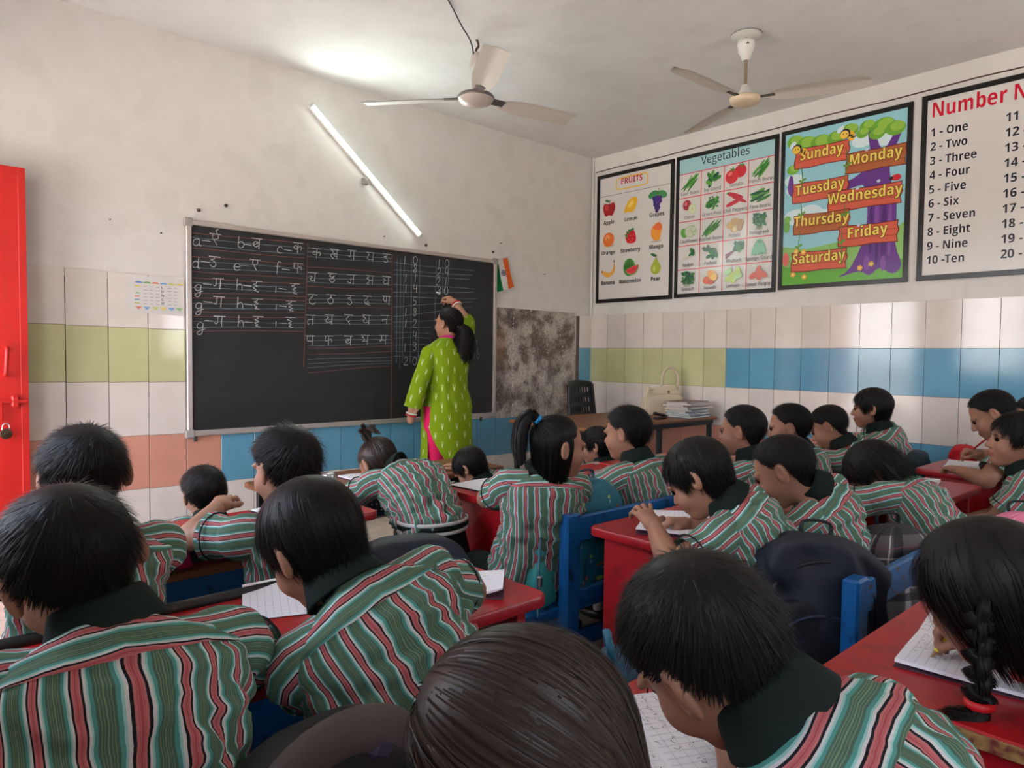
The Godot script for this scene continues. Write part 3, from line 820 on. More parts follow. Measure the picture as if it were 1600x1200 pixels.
# ---------------------------------------------------------------- printed charts: flat ink shapes on glossy sheets
var ink_z := 0.0
func ell(mb: MB, cx: float, cy: float, rx: float, ry: float, col: Color, rot := 0.0, n := 20) -> void:
	var p := PackedVector2Array()
	for k in n:
		var q := Vector2(cos(TAU * k / n) * rx, sin(TAU * k / n) * ry).rotated(rot)
		p.append(q + Vector2(cx, cy))
	ink(mb, p, col)

func ink(mb: MB, p: PackedVector2Array, col: Color) -> void:
	ink_z += 0.000025
	mb.poly(p, Vector3(0, 0, ink_z), Vector3.RIGHT, Vector3.UP, Vector3.BACK, col)

func rect(mb: MB, x0: float, y0: float, x1: float, y1: float, col: Color) -> void:
	ink(mb, PackedVector2Array([Vector2(x0, y0), Vector2(x1, y0), Vector2(x1, y1), Vector2(x0, y1)]), col)

func blob(mb: MB, pts: Array, col: Color, per := 4) -> void:   # closed smooth outline
	var n := pts.size()
	var p := PackedVector2Array()
	for i in n:
		var a: Vector2 = pts[(i + n - 1) % n]; var b: Vector2 = pts[i]; var d: Vector2 = pts[(i + 1) % n]; var e: Vector2 = pts[(i + 2) % n]
		for k in per:
			p.append(b.cubic_interpolate(d, a, e, float(k) / per))
	ink(mb, p, col)

func inkline(mb: MB, pts: Array, w: float, col: Color) -> void:
	ink_z += 0.000025
	var i0 := mb.v.size()
	for k in pts.size():
		var t: Vector2 = (pts[min(k + 1, pts.size() - 1)] - pts[max(k - 1, 0)]).normalized()
		var s := Vector2(-t.y, t.x) * w * 0.5
		for e in [-1.0, 1.0]:
			var p: Vector2 = pts[k] + s * e
			mb.vert(Vector3(p.x, p.y, ink_z), Vector3.BACK, Vector2.ZERO, col)
	for k in pts.size() - 1:
		var a := i0 + k * 2
		mb.tri(a, a + 1, a + 3); mb.tri(a, a + 3, a + 2)

func label_text(mb: MB, s: String, cx: float, cy: float, size: float, col: Color, bold := true, centred := true, rot := 0.0, sx := 1.0) -> void:
	var t := text_mesh(s, size, bold)
	var wdt := t.get_aabb().size.x * sx
	ink_z += 0.00002
	var b := Basis(Vector3.BACK, rot)
	var off := b * Vector3(-wdt * 0.5 if centred else 0.0, -size * 0.36, 0)
	var a0 := t.get_aabb().position.x * sx
	mb.add_mesh(t, Transform3D(b * Basis.from_scale(Vector3(sx, 1, 1)), Vector3(cx, cy, ink_z) + off - b * Vector3(a0, 0, 0) + Vector3(0, -t.get_aabb().position.y * 0.0, 0)), col)

func poster(called: String, label: String, z0: float, z1: float, y0: float, y1: float, border: float) -> Node3D:
	var o := thing(called, label, "chart", Vector3(XR + 0.005, y0, z0), -PI / 2, "wall charts")
	var w := z1 - z0; var h := y1 - y0
	var mb := MB.new()
	bb(mb, Vector3(border * 0.5, border * 0.5, 0), Vector3(w - border * 0.5, h - border * 0.5, 0.008))
	obj("sheet", mb, M.poster_white, o)
	for s in [[Vector3(0, 0, 0), Vector3(w, border, 0.012)], [Vector3(0, h - border, 0), Vector3(w, h, 0.012)], [Vector3(0, 0, 0), Vector3(border, h, 0.0118)], [Vector3(w - border, 0, 0), Vector3(w, h, 0.0118)]]:
		mb = MB.new(); bb(mb, s[0], s[1], 0.001); obj("black_border", mb, M.poster_black, o)
	ink_z = 0.0083
	return o

func build_posters() -> void:
	var K := lin(0.13, 0.12, 0.13)
	# --- fruits
	var o := poster("fruit_chart", "black-bordered chart titled FRUITS with nine painted fruits", -4.145, -3.34, 1.617, 2.735, 0.032)
	var w := 0.805; var h := 1.118
	var mb := MB.new()
	var frame := []
	for k in 33:
		var a := TAU * k / 32
		frame.append(Vector2(w * 0.47 + 0.165 * signf(cos(a)) * pow(abs(cos(a)), 0.35), h * 0.905 + 0.048 * signf(sin(a)) * pow(abs(sin(a)), 0.35)))
	inkline(mb, frame, 0.012, lin(0.93, 0.75, 0.35))
	label_text(mb, "FRUITS", w * 0.47, h * 0.905, 0.070, lin(0.75, 0.1, 0.18))
	inkline(mb, [Vector2(0.03, h * 0.83), Vector2(w - 0.03, h * 0.83)], 0.003, K)
	var cx := [w * 0.17, w * 0.47, w * 0.80]
	var cy := [h * 0.725, h * 0.49, h * 0.255]
	var nm := [["Apple", "Lemon", "Grapes"], ["Orange", "Strawberry", "Mango"], ["Banana", "Watermelon", "Pear"]]
	for r in 3:
		for c in 3:
			var x: float = cx[c]; var y: float = cy[r]
			label_text(mb, nm[r][c], x, y - 0.122, 0.046, K, true, true, 0.0, 0.85 if (nm[r][c] as String).length() > 7 else 0.95)
			match nm[r][c]:
				"Apple":
					blob(mb, [Vector2(x, y + 0.045), Vector2(x + 0.05, y + 0.055), Vector2(x + 0.068, y + 0.01), Vector2(x + 0.04, y - 0.055), Vector2(x, y - 0.05), Vector2(x - 0.04, y - 0.055), Vector2(x - 0.068, y + 0.01), Vector2(x - 0.05, y + 0.055)], lin(0.66, 0.09, 0.13))
					ell(mb, x - 0.025, y + 0.018, 0.018, 0.03, lin(0.80, 0.25, 0.25), 0.4)
					inkline(mb, [Vector2(x, y + 0.045), Vector2(x + 0.012, y + 0.08)], 0.006, lin(0.3, 0.2, 0.1))
					ell(mb, x - 0.02, y + 0.075, 0.026, 0.011, lin(0.25, 0.42, 0.25), -0.3)
				"Lemon":
					blob(mb, [Vector2(x + 0.06, y + 0.06), Vector2(x + 0.062, y + 0.01), Vector2(x + 0.02, y - 0.055), Vector2(x - 0.04, y - 0.05), Vector2(x - 0.075, y - 0.055), Vector2(x - 0.06, y), Vector2(x - 0.01, y + 0.06)], lin(0.93, 0.72, 0.20))
					ell(mb, x - 0.005, y + 0.012, 0.035, 0.018, lin(0.97, 0.85, 0.45), 0.7)
				"Grapes":
					ell(mb, x - 0.04, y + 0.055, 0.05, 0.028, lin(0.25, 0.52, 0.30), 0.3); ell(mb, x + 0.05, y + 0.045, 0.05, 0.03, lin(0.28, 0.56, 0.32), -0.35)
					for q in [[-.03, .02], [0, .025], [.03, .02], [-.022, -.005], [.01, -.003], [.03, -.008], [-.02, -.03], [.012, -.03], [-.008, -.055], [.015, -.058], [.0, -.08]]: ell(mb, x + q[0], y + q[1], 0.019, 0.019, lin(0.27 + q[0] * 2, 0.18, 0.48), 0, 12)
					inkline(mb, [Vector2(x, y + 0.04), Vector2(x + 0.02, y + 0.1)], 0.006, lin(0.35, 0.45, 0.2))
				"Orange":
					ell(mb, x + 0.01, y - 0.05, 0.06, 0.012, lin(0.75, 0.72, 0.70)); ell(mb, x, y, 0.062, 0.062, lin(0.93, 0.47, 0.20)); ell(mb, x - 0.015, y + 0.018, 0.03, 0.025, lin(0.97, 0.62, 0.35)); ell(mb, x - 0.01, y + 0.005, 0.008, 0.006, lin(0.45, 0.35, 0.15))
				"Strawberry":
					blob(mb, [Vector2(x - 0.03, y + 0.05), Vector2(x + 0.03, y + 0.055), Vector2(x + 0.058, y - 0.02), Vector2(x + 0.035, y - 0.055), Vector2(x - 0.035, y - 0.048), Vector2(x - 0.055, y + 0.01)], lin(0.85, 0.13, 0.20))
					for q in [[-.03, .035], [-.045, .01], [-.01, .052], [.015, .058]]: ell(mb, x + q[0], y + q[1], 0.022, 0.01, lin(0.25, 0.5, 0.25), q[0] * 20)
					for q in [[0, .01], [.02, -.02], [-.02, -.02], [.03, .015], [0, -.04]]: ell(mb, x + q[0], y + q[1], 0.003, 0.005, lin(0.95, 0.75, 0.4), 0, 8)
				"Mango":
					ell(mb, x, y - 0.068, 0.055, 0.01, lin(0.75, 0.72, 0.70))
					blob(mb, [Vector2(x + 0.02, y + 0.085), Vector2(x + 0.055, y + 0.05), Vector2(x + 0.045, y - 0.01), Vector2(x + 0.03, y - 0.06), Vector2(x - 0.02, y - 0.06), Vector2(x - 0.055, y - 0.01), Vector2(x - 0.04, y + 0.055)], lin(0.95, 0.62, 0.22))
					blob(mb, [Vector2(x + 0.02, y + 0.082), Vector2(x + 0.053, y + 0.048), Vector2(x + 0.035, y + 0.02), Vector2(x - 0.02, y + 0.03), Vector2(x - 0.038, y + 0.053)], lin(0.93, 0.45, 0.25))
				"Banana":
					blob(mb, [Vector2(x + 0.065, y + 0.07), Vector2(x + 0.055, y + 0.01), Vector2(x + 0.015, y - 0.025), Vector2(x - 0.07, y), Vector2(x - 0.06, y - 0.035), Vector2(x, y - 0.065), Vector2(x + 0.055, y - 0.04), Vector2(x + 0.078, y + 0.01)], lin(0.93, 0.68, 0.28))
					ell(mb, x + 0.066, y + 0.072, 0.006, 0.012, lin(0.35, 0.3, 0.15)); ell(mb, x - 0.068, y - 0.01, 0.008, 0.008, lin(0.4, 0.3, 0.15))
				"Watermelon":
					ell(mb, x - 0.01, y + 0.005, 0.062, 0.075, lin(0.30, 0.55, 0.25))
					for q in [-.04, -.022, -.002, .018, .036]: ell(mb, x - 0.01 + q, y + 0.008, 0.005, 0.064 - abs(q), lin(0.12, 0.32, 0.15), -q * 3)
					blob(mb, [Vector2(x - 0.045, y - 0.015), Vector2(x + 0.09, y + 0.02), Vector2(x + 0.06, y - 0.05), Vector2(x, y - 0.062)], lin(0.45, 0.65, 0.35)); blob(mb, [Vector2(x - 0.038, y - 0.015), Vector2(x + 0.082, y + 0.016), Vector2(x + 0.054, y - 0.04), Vector2(x, y - 0.052)], lin(0.87, 0.22, 0.27))
					for q in [[0, -.03], [.025, -.02], [.045, -.015]]: ell(mb, x + q[0], y + q[1], 0.003, 0.005, K, 0, 8)
				"Pear":
					blob(mb, [Vector2(x, y + 0.06), Vector2(x + 0.022, y + 0.03), Vector2(x + 0.05, y - 0.025), Vector2(x + 0.025, y - 0.07), Vector2(x - 0.025, y - 0.07), Vector2(x - 0.05, y - 0.025), Vector2(x - 0.022, y + 0.03)], lin(0.66, 0.72, 0.25)); ell(mb, x - 0.015, y - 0.03, 0.012, 0.022, lin(0.80, 0.84, 0.45))
					ell(mb, x - 0.025, y + 0.085, 0.03, 0.012, lin(0.22, 0.45, 0.3), -0.35); inkline(mb, [Vector2(x, y + 0.055), Vector2(x + 0.005, y + 0.085)], 0.006, lin(0.3, 0.25, 0.1))
	obj("print", mb, M.print, o)
	vegetables()
	weekdays()
	# --- numbers
	o = poster("number_chart", "black-bordered chart titled Number Names listing numbers in words", -1.545, -0.55, 1.634, 2.755, 0.032)
	mb = MB.new()
	h = 1.121
	label_text(mb, "Number Names", 0.06, h - 0.125, 0.122, lin(0.83, 0.09, 0.2), true, false, 0.0, 0.80)
	var nn := ["One", "Two", "Three", "Four", "Five", "Six", "Seven", "Eight", "Nine", "Ten"]
	var n2 := ["Eleven", "Twelve", "Thirteen", "Fourteen", "Fifteen", "Sixteen", "Seventeen", "Eighteen", "Nineteen", "Twenty"]
	for i in 10:
		var y := h - 0.245 - i * 0.0855
		label_text(mb, "%d - %s" % [i + 1, nn[i]] if i < 9 else "10 -Ten", 0.055, y, 0.068, lin(0.12, 0.12, 0.17), true, false, 0.0, 0.88)
		label_text(mb, "%d - %s" % [i + 11, n2[i]], 0.437, y, 0.068, lin(0.12, 0.12, 0.17), true, false, 0.0, 0.92)
	obj("print", mb, M.print, o)

func vegetables() -> void:
	var o := poster("vegetable_chart", "black-bordered chart titled Vegetables with a red grid of twenty pictures", -3.318, -2.462, 1.622, 2.738, 0.03)
	var w := 0.856; var h := 1.116
	var mb := MB.new()
	var K := lin(0.2, 0.19, 0.22)
	var x0 := 0.03; var x1 := w - 0.03; var top := h - 0.03; var gt := h - 0.145
	rect(mb, x0, gt, x1, top, lin(0.66, 0.82, 0.83))
	label_text(mb, "Vegetables", w * 0.5, (gt + top) * 0.5, 0.085, K, false)
	var red := lin(0.86, 0.16, 0.24)
	inkline(mb, [Vector2(x0, gt), Vector2(x1, gt)], 0.006, red)
	var cw := (x1 - x0) / 4; var ch := (gt - 0.032) / 5
	for c in 3: inkline(mb, [Vector2(x0 + cw * (c + 1), 0.032), Vector2(x0 + cw * (c + 1), gt)], 0.006, red)
	for r in 4: inkline(mb, [Vector2(x0, gt - ch * (r + 1)), Vector2(x1, gt - ch * (r + 1))], 0.006, red)
	var names := ["Gaur Beans", "Ivy Gourd", "Tomato", "French Beans", "Onion", "Green Peas", "Chili Peppers", "Fava Beans", "Cauliflower", "Runner Beans", "Potato", "Fenugreek", "Radish", "Padwal", "Rhubarb", "Sponge Gourd", "Spinach", "Squash", "Lettuce", "Sweet Potato"]
	var g1 := lin(0.22, 0.50, 0.20); var g2 := lin(0.38, 0.66, 0.28); var g3 := lin(0.13, 0.36, 0.22)
	var R := RandomNumberGenerator.new()
	R.seed = 5
	for i in 20:
		var x: float = x0 + cw * (i % 4 + 0.5)
		var y := gt - ch * (i / 4 + 0.42)
		label_text(mb, names[i], x, y - ch * 0.45, 0.036, K, false, true, 0.0, 0.92)
		match i:
			0, 3, 9:
				for k in 9: ell(mb, x + R.randf_range(-0.035, 0.035), y + R.randf_range(-0.02, 0.02), 0.07, 0.007, [g1, g2, g1.darkened(0.2)][k % 3], 0.75 + R.randf_range(-0.25, 0.25))
			7:
				for k in 9: ell(mb, x + R.randf_range(-0.03, 0.03), y + R.randf_range(-0.03, 0.03), 0.06, 0.011, [g1, g2, g3][k % 3], 0.35 + R.randf_range(-0.3, 0.3))
			1, 13:
				for k in 9: ell(mb, x + R.randf_range(-0.05, 0.05), y + R.randf_range(-0.04, 0.04), 0.03, 0.015, [g1, g2, g3][k % 3] if i == 1 else [g3, g1, g3.lightened(0.1)][k % 3], R.randf_range(0, 3))
			2:
				ell(mb, x + 0.035, y + 0.018, 0.048, 0.048, lin(0.82, 0.16, 0.2)); ell(mb, x - 0.035, y - 0.012, 0.055, 0.052, lin(0.87, 0.20, 0.24)); ell(mb, x - 0.05, y + 0.008, 0.018, 0.012, lin(0.95, 0.5, 0.48), 0.5)
				for q in [[-0.03, 0.038], [0.045, 0.06]]:
					for k in 5: ell(mb, x + q[0] + 0.012 * cos(k * 1.25), y + q[1] + 0.009 * sin(k * 1.25), 0.014, 0.004, g1, k * 1.25, 8)
			4:
				ell(mb, x - 0.025, y + 0.02, 0.038, 0.04, lin(0.68, 0.2, 0.28)); ell(mb, x - 0.035, y + 0.03, 0.012, 0.016, lin(0.85, 0.5, 0.52)); ell(mb, x + 0.025, y - 0.015, 0.036, 0.042, lin(0.82, 0.85, 0.66)); ell(mb, x + 0.025, y - 0.015, 0.022, 0.03, lin(0.90, 0.9, 0.78)); ell(mb, x + 0.025, y - 0.015, 0.01, 0.018, lin(0.78, 0.82, 0.58))
			5:
				ell(mb, x, y + 0.005, 0.06, 0.032, g1, 0.4)
				for k in 40: ell(mb, x + R.randf_range(-0.055, 0.06), y + R.randf_range(-0.045, 0.05), 0.008, 0.008, [g1, g2, g3][k % 3], 0, 10)
			6:
				for q in [[0.0, 0.03, -0.35], [-0.01, -0.02, 0.3], [0.03, 0.0, -0.5]]:
					blob(mb, [Vector2(x - 0.06, y + 0.012).rotated(0.0), Vector2(x + 0.02, y + 0.014), Vector2(x + 0.07, y), Vector2(x + 0.02, y - 0.014), Vector2(x - 0.06, y - 0.012)].map(func(p): return (p - Vector2(x, y)).rotated(q[2]) + Vector2(x + q[0], y + q[1])), lin(0.80, 0.16, 0.24))
				ell(mb, x - 0.062, y + 0.055, 0.014, 0.006, g1, 0.4)
			8:
				ell(mb, x - 0.045, y - 0.01, 0.03, 0.04, g2, 0.4); ell(mb, x + 0.015, y, 0.055, 0.05, lin(0.70, 0.76, 0.60))
				for k in 26: ell(mb, x + 0.015 + R.randf_range(-0.04, 0.04), y + R.randf_range(-0.035, 0.035), 0.011, 0.01, lin(0.83, 0.85, 0.74).darkened(R.randf() * 0.12), 0, 10)
			10:
				for q in [[-.04, .0, .03], [0, .025, .034], [.045, .01, .03], [-.005, -.03, .03], [.035, -.025, .027]]: ell(mb, x + q[0], y + q[1], q[2], q[2] * 0.85, lin(0.76 - q[0], 0.62 - q[0], 0.42), q[0] * 10)
				ell(mb, x, y - 0.03, 0.018, 0.02, lin(0.90, 0.84, 0.64))
			11, 16:
				for k in 60: ell(mb, x + R.randf_range(-0.05, 0.05), y + 0.01 + R.randf_range(-0.04, 0.045), 0.013, 0.009, ([g1, g3, lin(0.3, 0.5, 0.4)] if i == 11 else [g3, g3.darkened(0.2), g1])[k % 3], R.randf_range(0, 3), 8)
				for k in 5: inkline(mb, [Vector2(x + k * 0.008 - 0.016, y - 0.02), Vector2(x + k * 0.012 - 0.03, y - 0.06)], 0.004, lin(0.45, 0.55, 0.35))
			12:
				for k in 3: inkline(mb, [Vector2(x + 0.02, y), Vector2(x - 0.05, y - 0.035 + k * 0.008)], 0.007, lin(0.86, 0.83, 0.72))
				for k in 10: ell(mb, x + 0.03 + R.randf_range(-0.015, 0.02), y + 0.015 + R.randf_range(-0.015, 0.03), 0.016, 0.01, [g1, g3][k % 2], R.randf_range(0, 3), 10)
			14:
				for k in 6: inkline(mb, [Vector2(x + 0.02, y + 0.01), Vector2(x - 0.07, y - 0.03 - k * 0.006)], 0.007, lin(0.55, 0.25, 0.38))
				for k in 22: ell(mb, x + 0.03 + R.randf_range(-0.03, 0.04), y + 0.02 + R.randf_range(-0.025, 0.035), 0.016, 0.011, [g1, g3, lin(0.3, 0.42, 0.36)][k % 3], R.randf_range(0, 3), 10)
			15:
				for k in 5: ell(mb, x + (k - 2) * 0.018, y - 0.005, 0.013, 0.055, lin(0.55, 0.78, 0.66), (2 - k) * -0.16)
				ell(mb, x, y + 0.045, 0.018, 0.015, lin(0.45, 0.66, 0.55))
			17:
				ell(mb, x + 0.02, y + 0.015, 0.05, 0.034, lin(0.90, 0.62, 0.22), -0.7); ell(mb, x + 0.03, y, 0.028, 0.03, lin(0.95, 0.75, 0.35), -0.5); ell(mb, x - 0.03, y - 0.02, 0.032, 0.03, lin(0.88, 0.42, 0.22)); ell(mb, x + 0.005, y - 0.035, 0.03, 0.018, lin(0.82, 0.35, 0.25))
			18:
				for k in 12: ell(mb, x + R.randf_range(-0.05, 0.05), y + R.randf_range(-0.03, 0.035), 0.03, 0.02, [lin(0.62, 0.82, 0.52), lin(0.72, 0.88, 0.62), lin(0.78, 0.86, 0.5)][k % 3], R.randf_range(0, 3))
			19:
				for q in [[-.03, -.01, .045, .022, .5], [.03, -.005, .045, .022, -.5], [.0, .02, .04, .02, 1.3], [.005, -.03, .02, .02, 0]]: ell(mb, x + q[0], y + q[1], q[2], q[3], lin(0.86, 0.48 + q[0], 0.42), q[4])
	obj("print", mb, M.print, o)

func weekdays() -> void:
	var o := poster("weekday_chart", "colourful chart of weekday names on wooden planks beside a purple tree", -2.442, -1.594, 1.633, 2.743, 0.03)
	var w := 0.848; var h := 1.11
	var mb := MB.new()
	var b := 0.03
	rect(mb, b, b, w - b, h - b, lin(0.60, 0.82, 0.86))
	# clouds
	for q in [[0.12, 0.45, 0.09], [0.22, 0.47, 0.08], [0.1, 0.68, 0.07], [0.3, 0.44, 0.07], [0.13, 0.9, 0.06], [0.55, 0.84, 0.07], [0.7, 0.83, 0.08], [0.62, 0.87, 0.06], [0.1, 0.62, 0.06]]: ell(mb, max(q[0], 0.06 + b + q[2] - 0.06) * w / 0.848, q[1] * h, q[2], q[2] * 0.6, lin(0.86, 0.93, 0.94))
	# hills and meadow
	blob(mb, [Vector2(b, b), Vector2(b, 0.3), Vector2(0.2, 0.27), Vector2(0.45, 0.3), Vector2(0.7, 0.29), Vector2(w - b, 0.38), Vector2(w - b, b)], lin(0.56, 0.76, 0.42), 1)
	blob(mb, [Vector2(b, b), Vector2(b, 0.16), Vector2(0.3, 0.12), Vector2(0.6, 0.11), Vector2(w - b, 0.15), Vector2(w - b, b)], lin(0.40, 0.68, 0.22), 1)
	# tree
	var pu := lin(0.42, 0.22, 0.56); var pd := lin(0.33, 0.16, 0.46); var pl := lin(0.52, 0.30, 0.64)
	blob(mb, [Vector2(0.58, 0.62), Vector2(0.59, 0.35), Vector2(0.5, 0.12), Vector2(0.42, 0.06), Vector2(0.55, 0.09), Vector2(0.62, 0.06), Vector2(0.68, 0.10), Vector2(0.76, 0.06), Vector2(0.81, 0.11), Vector2(0.77, 0.25), Vector2(0.77, 0.5), Vector2(0.73, 0.66), Vector2(0.73, 0.78), Vector2(0.80, 0.98), Vector2(0.76, 0.97), Vector2(0.68, 0.85), Vector2(0.62, 0.98), Vector2(0.585, 0.97), Vector2(0.6, 0.80), Vector2(0.5, 0.70), Vector2(0.3, 0.665), Vector2(0.12, 0.69), Vector2(0.09, 0.78), Vector2(0.065, 0.78), Vector2(0.06, 0.67), Vector2(0.15, 0.62), Vector2(0.35, 0.605), Vector2(0.5, 0.64)], pu, 3)
	for q in [[0.62, 0.35, 0.012, 0.16], [0.70, 0.32, 0.018, 0.2], [0.66, 0.2, 0.01, 0.08]]: ell(mb, q[0], q[1], q[2], q[3], pd)
	for q in [[0.655, 0.42, 0.014, 0.15], [0.735, 0.35, 0.012, 0.18], [0.6, 0.14, 0.02, 0.05], [0.70, 0.13, 0.016, 0.05]]: ell(mb, q[0], q[1], q[2], q[3], pl)
	# leaves on top
	for q in [[0.1, 1.02, 0.06], [0.18, 0.99, 0.07], [0.28, 0.98, 0.07], [0.38, 0.99, 0.06], [0.47, 1.02, 0.055], [0.58, 1.02, 0.05], [0.68, 1.0, 0.07], [0.75, 0.97, 0.06], [0.09, 0.83, 0.045], [0.13, 0.86, 0.04], [0.64, 0.96, 0.05], [0.55, 0.98, 0.04]]:
		ell(mb, q[0], min(q[1], h - b - q[2] * 0.75), q[2], q[2] * 0.75, lin(0.45, 0.68, 0.22)); ell(mb, q[0] + 0.01, min(q[1] + 0.012, h - b - q[2] * 0.5), q[2] * 0.7, q[2] * 0.5, lin(0.60, 0.78, 0.30))
	# planks with names
	var ds := [["Sunday", 0.285, 0.895, 0.36, 0.0], ["Monday", 0.635, 0.80, 0.36, 0.0], ["Tuesday", 0.28, 0.66, 0.37, 0.02], ["Wednesday", 0.57, 0.565, 0.45, 0.0], ["Thursday", 0.295, 0.44, 0.37, -0.02], ["Friday", 0.60, 0.325, 0.36, 0.02], ["Saturday", 0.285, 0.185, 0.37, 0.01]]
	for i in 7:
		var d = ds[i]
		var c := Vector2(d[1], d[2])
		for k in 2:
			var q := PackedVector2Array()
			for p in [Vector2(-0.5, -0.5), Vector2(-0.2, -0.54), Vector2(0.1, -0.48), Vector2(0.5, -0.52), Vector2(0.48, -0.2), Vector2(0.515, 0.05), Vector2(0.49, 0.3), Vector2(0.5, 0.52), Vector2(0.1, 0.48), Vector2(-0.3, 0.53), Vector2(-0.5, 0.5), Vector2(-0.485, 0.2), Vector2(-0.51, -0.1)]:
				q.append((c + Vector2(p.x * (d[3] + (0.012 if k == 0 else 0.0)), p.y * (0.122 + (0.012 if k == 0 else 0.0)))).clamp(Vector2(b, b), Vector2(w - b, h - b)))
			ink(mb, q, lin(0.45, 0.16, 0.13) if k == 0 else ([lin(0.86, 0.38, 0.29), lin(0.72, 0.40, 0.22)][int(i == 1 or i == 4)]))
		for y in [0.018, -0.022]: inkline(mb, [c + Vector2(-d[3] * 0.48, y), c + Vector2(-d[3] * 0.1, y + 0.004), c + Vector2(d[3] * 0.48, y - 0.002)], 0.003, lin(0.55, 0.22, 0.16))
		for off in [Vector2(0.004, -0.004), Vector2(-0.003, 0.003), Vector2(0.003, 0.004), Vector2(-0.004, -0.003)]: label_text(mb, d[0], c.x + off.x, c.y + off.y, 0.094, lin(0.42, 0.22, 0.08), true, true, d[4], 0.9)
		label_text(mb, d[0], c.x, c.y, 0.094, lin(0.96, 0.85, 0.40), true, true, d[4], 0.9)
	# vines
	for v in [[[0.15, 0.84], [0.16, 0.75], [0.15, 0.68]], [[0.15, 0.6], [0.16, 0.52], [0.15, 0.46]], [[0.15, 0.4], [0.145, 0.3], [0.15, 0.22]], [[0.45, 0.9], [0.46, 0.8], [0.44, 0.7]], [[0.45, 0.54], [0.455, 0.48]], [[0.43, 0.4], [0.44, 0.3], [0.44, 0.14]]]:
		var p := []
		for q in v: p.append(Vector2(q[0], q[1]))
		inkline(mb, cat(p, 4) if p.size() > 2 else p, 0.006, lin(0.32, 0.48, 0.24))
		ell(mb, v[1][0] + 0.012, v[1][1], 0.016, 0.008, lin(0.42, 0.62, 0.25), 0.5); ell(mb, v[1][0] - 0.012, v[1][1] - 0.01, 0.016, 0.008, lin(0.42, 0.62, 0.25), -0.5)
	# insects and flowers
	for q in [[0.115, 0.965, 0.7], [0.44, 1.0, -0.5]]:
		var c := Vector2(q[0], q[1])
		ell(mb, c.x - 0.03, c.y + 0.035, 0.028, 0.016, lin(0.88, 0.93, 0.95), 0.8); ell(mb, c.x + 0.04, c.y - 0.02, 0.035, 0.022, lin(0.94, 0.72, 0.2), q[2] - 1.0)
		for k in 2: ell(mb, c.x + 0.035 + k * 0.018, c.y - 0.018 - k * 0.012, 0.005, 0.018, lin(0.2, 0.14, 0.16), q[2] - 1.0)
		ell(mb, c.x, c.y, 0.034, 0.034, lin(0.2, 0.13, 0.2)); ell(mb, c.x - 0.004, c.y - 0.004, 0.028, 0.027, lin(0.96, 0.80, 0.3))
		for s in [-0.011, 0.009]: ell(mb, c.x + s, c.y, 0.0035, 0.005, lin(0.15, 0.1, 0.1), 0, 8)
	ell(mb, 0.765, 0.66, 0.028, 0.02, lin(0.85, 0.15, 0.2)); ell(mb, 0.735, 0.658, 0.012, 0.012, lin(0.15, 0.1, 0.12))
	for q in [[0.56, 0.11], [0.63, 0.13], [0.11, 0.1], [0.19, 0.08], [0.13, 0.26], [0.18, 0.25]]:
		for k in 5: ell(mb, q[0] + 0.011 * cos(k * TAU / 5), q[1] + 0.011 * sin(k * TAU / 5), 0.008, 0.008, lin(0.96, 0.72, 0.3), 0, 8)
		ell(mb, q[0], q[1], 0.006, 0.006, lin(0.98, 0.9, 0.6), 0, 8)
	for q in [Vector2(0.66, 0.655), Vector2(0.53, 0.63), Vector2(0.545, 0.39), Vector2(0.58, 0.87)]: ell(mb, q.x, q.y, 0.011, 0.011, lin(0.78, 0.84, 0.9), 0, 10)
	ell(mb, 0.055, 0.44, 0.022, 0.045, lin(0.45, 0.70, 0.32)); ell(mb, 0.06, 0.49, 0.026, 0.022, lin(0.50, 0.75, 0.35)); ell(mb, 0.055, 0.21, 0.022, 0.05, lin(0.87, 0.42, 0.38))
	obj("print", mb, M.print, o)

# ---------------------------------------------------------------- ceiling fans
func fan_blade(len0: float, len1: float, w0: float, w1: float, round_tip: bool) -> MB:
	var mb := MB.new()
	var n := 14
	for side in 2:
		var base := mb.v.size()
		for k in n + 1:
			var t := float(k) / n
			var hw := lerpf(w0, w1, smoothstep(0.0, 0.35, t)) * 0.5
			if round_tip and t > 0.85: hw *= sqrt(max(0.05, 1 - pow((t - 0.85) / 0.15, 2)))
			if t < 0.1: hw *= lerpf(0.55, 1.0, t / 0.1)
			for j in 7:
				var s := (j / 6.0 - 0.5) * 2.0
				mb.vert(Vector3(lerpf(len0, len1, t), 0.006 * (1 - s * s) + s * hw * 0.22 - 0.0025 * side + 0.004 * float(abs(s) < 0.2), s * hw), Vector3.UP)
		mb.grid(base, n + 1, 7, side == 0)
	mb.smooth(0, 0)
	return mb

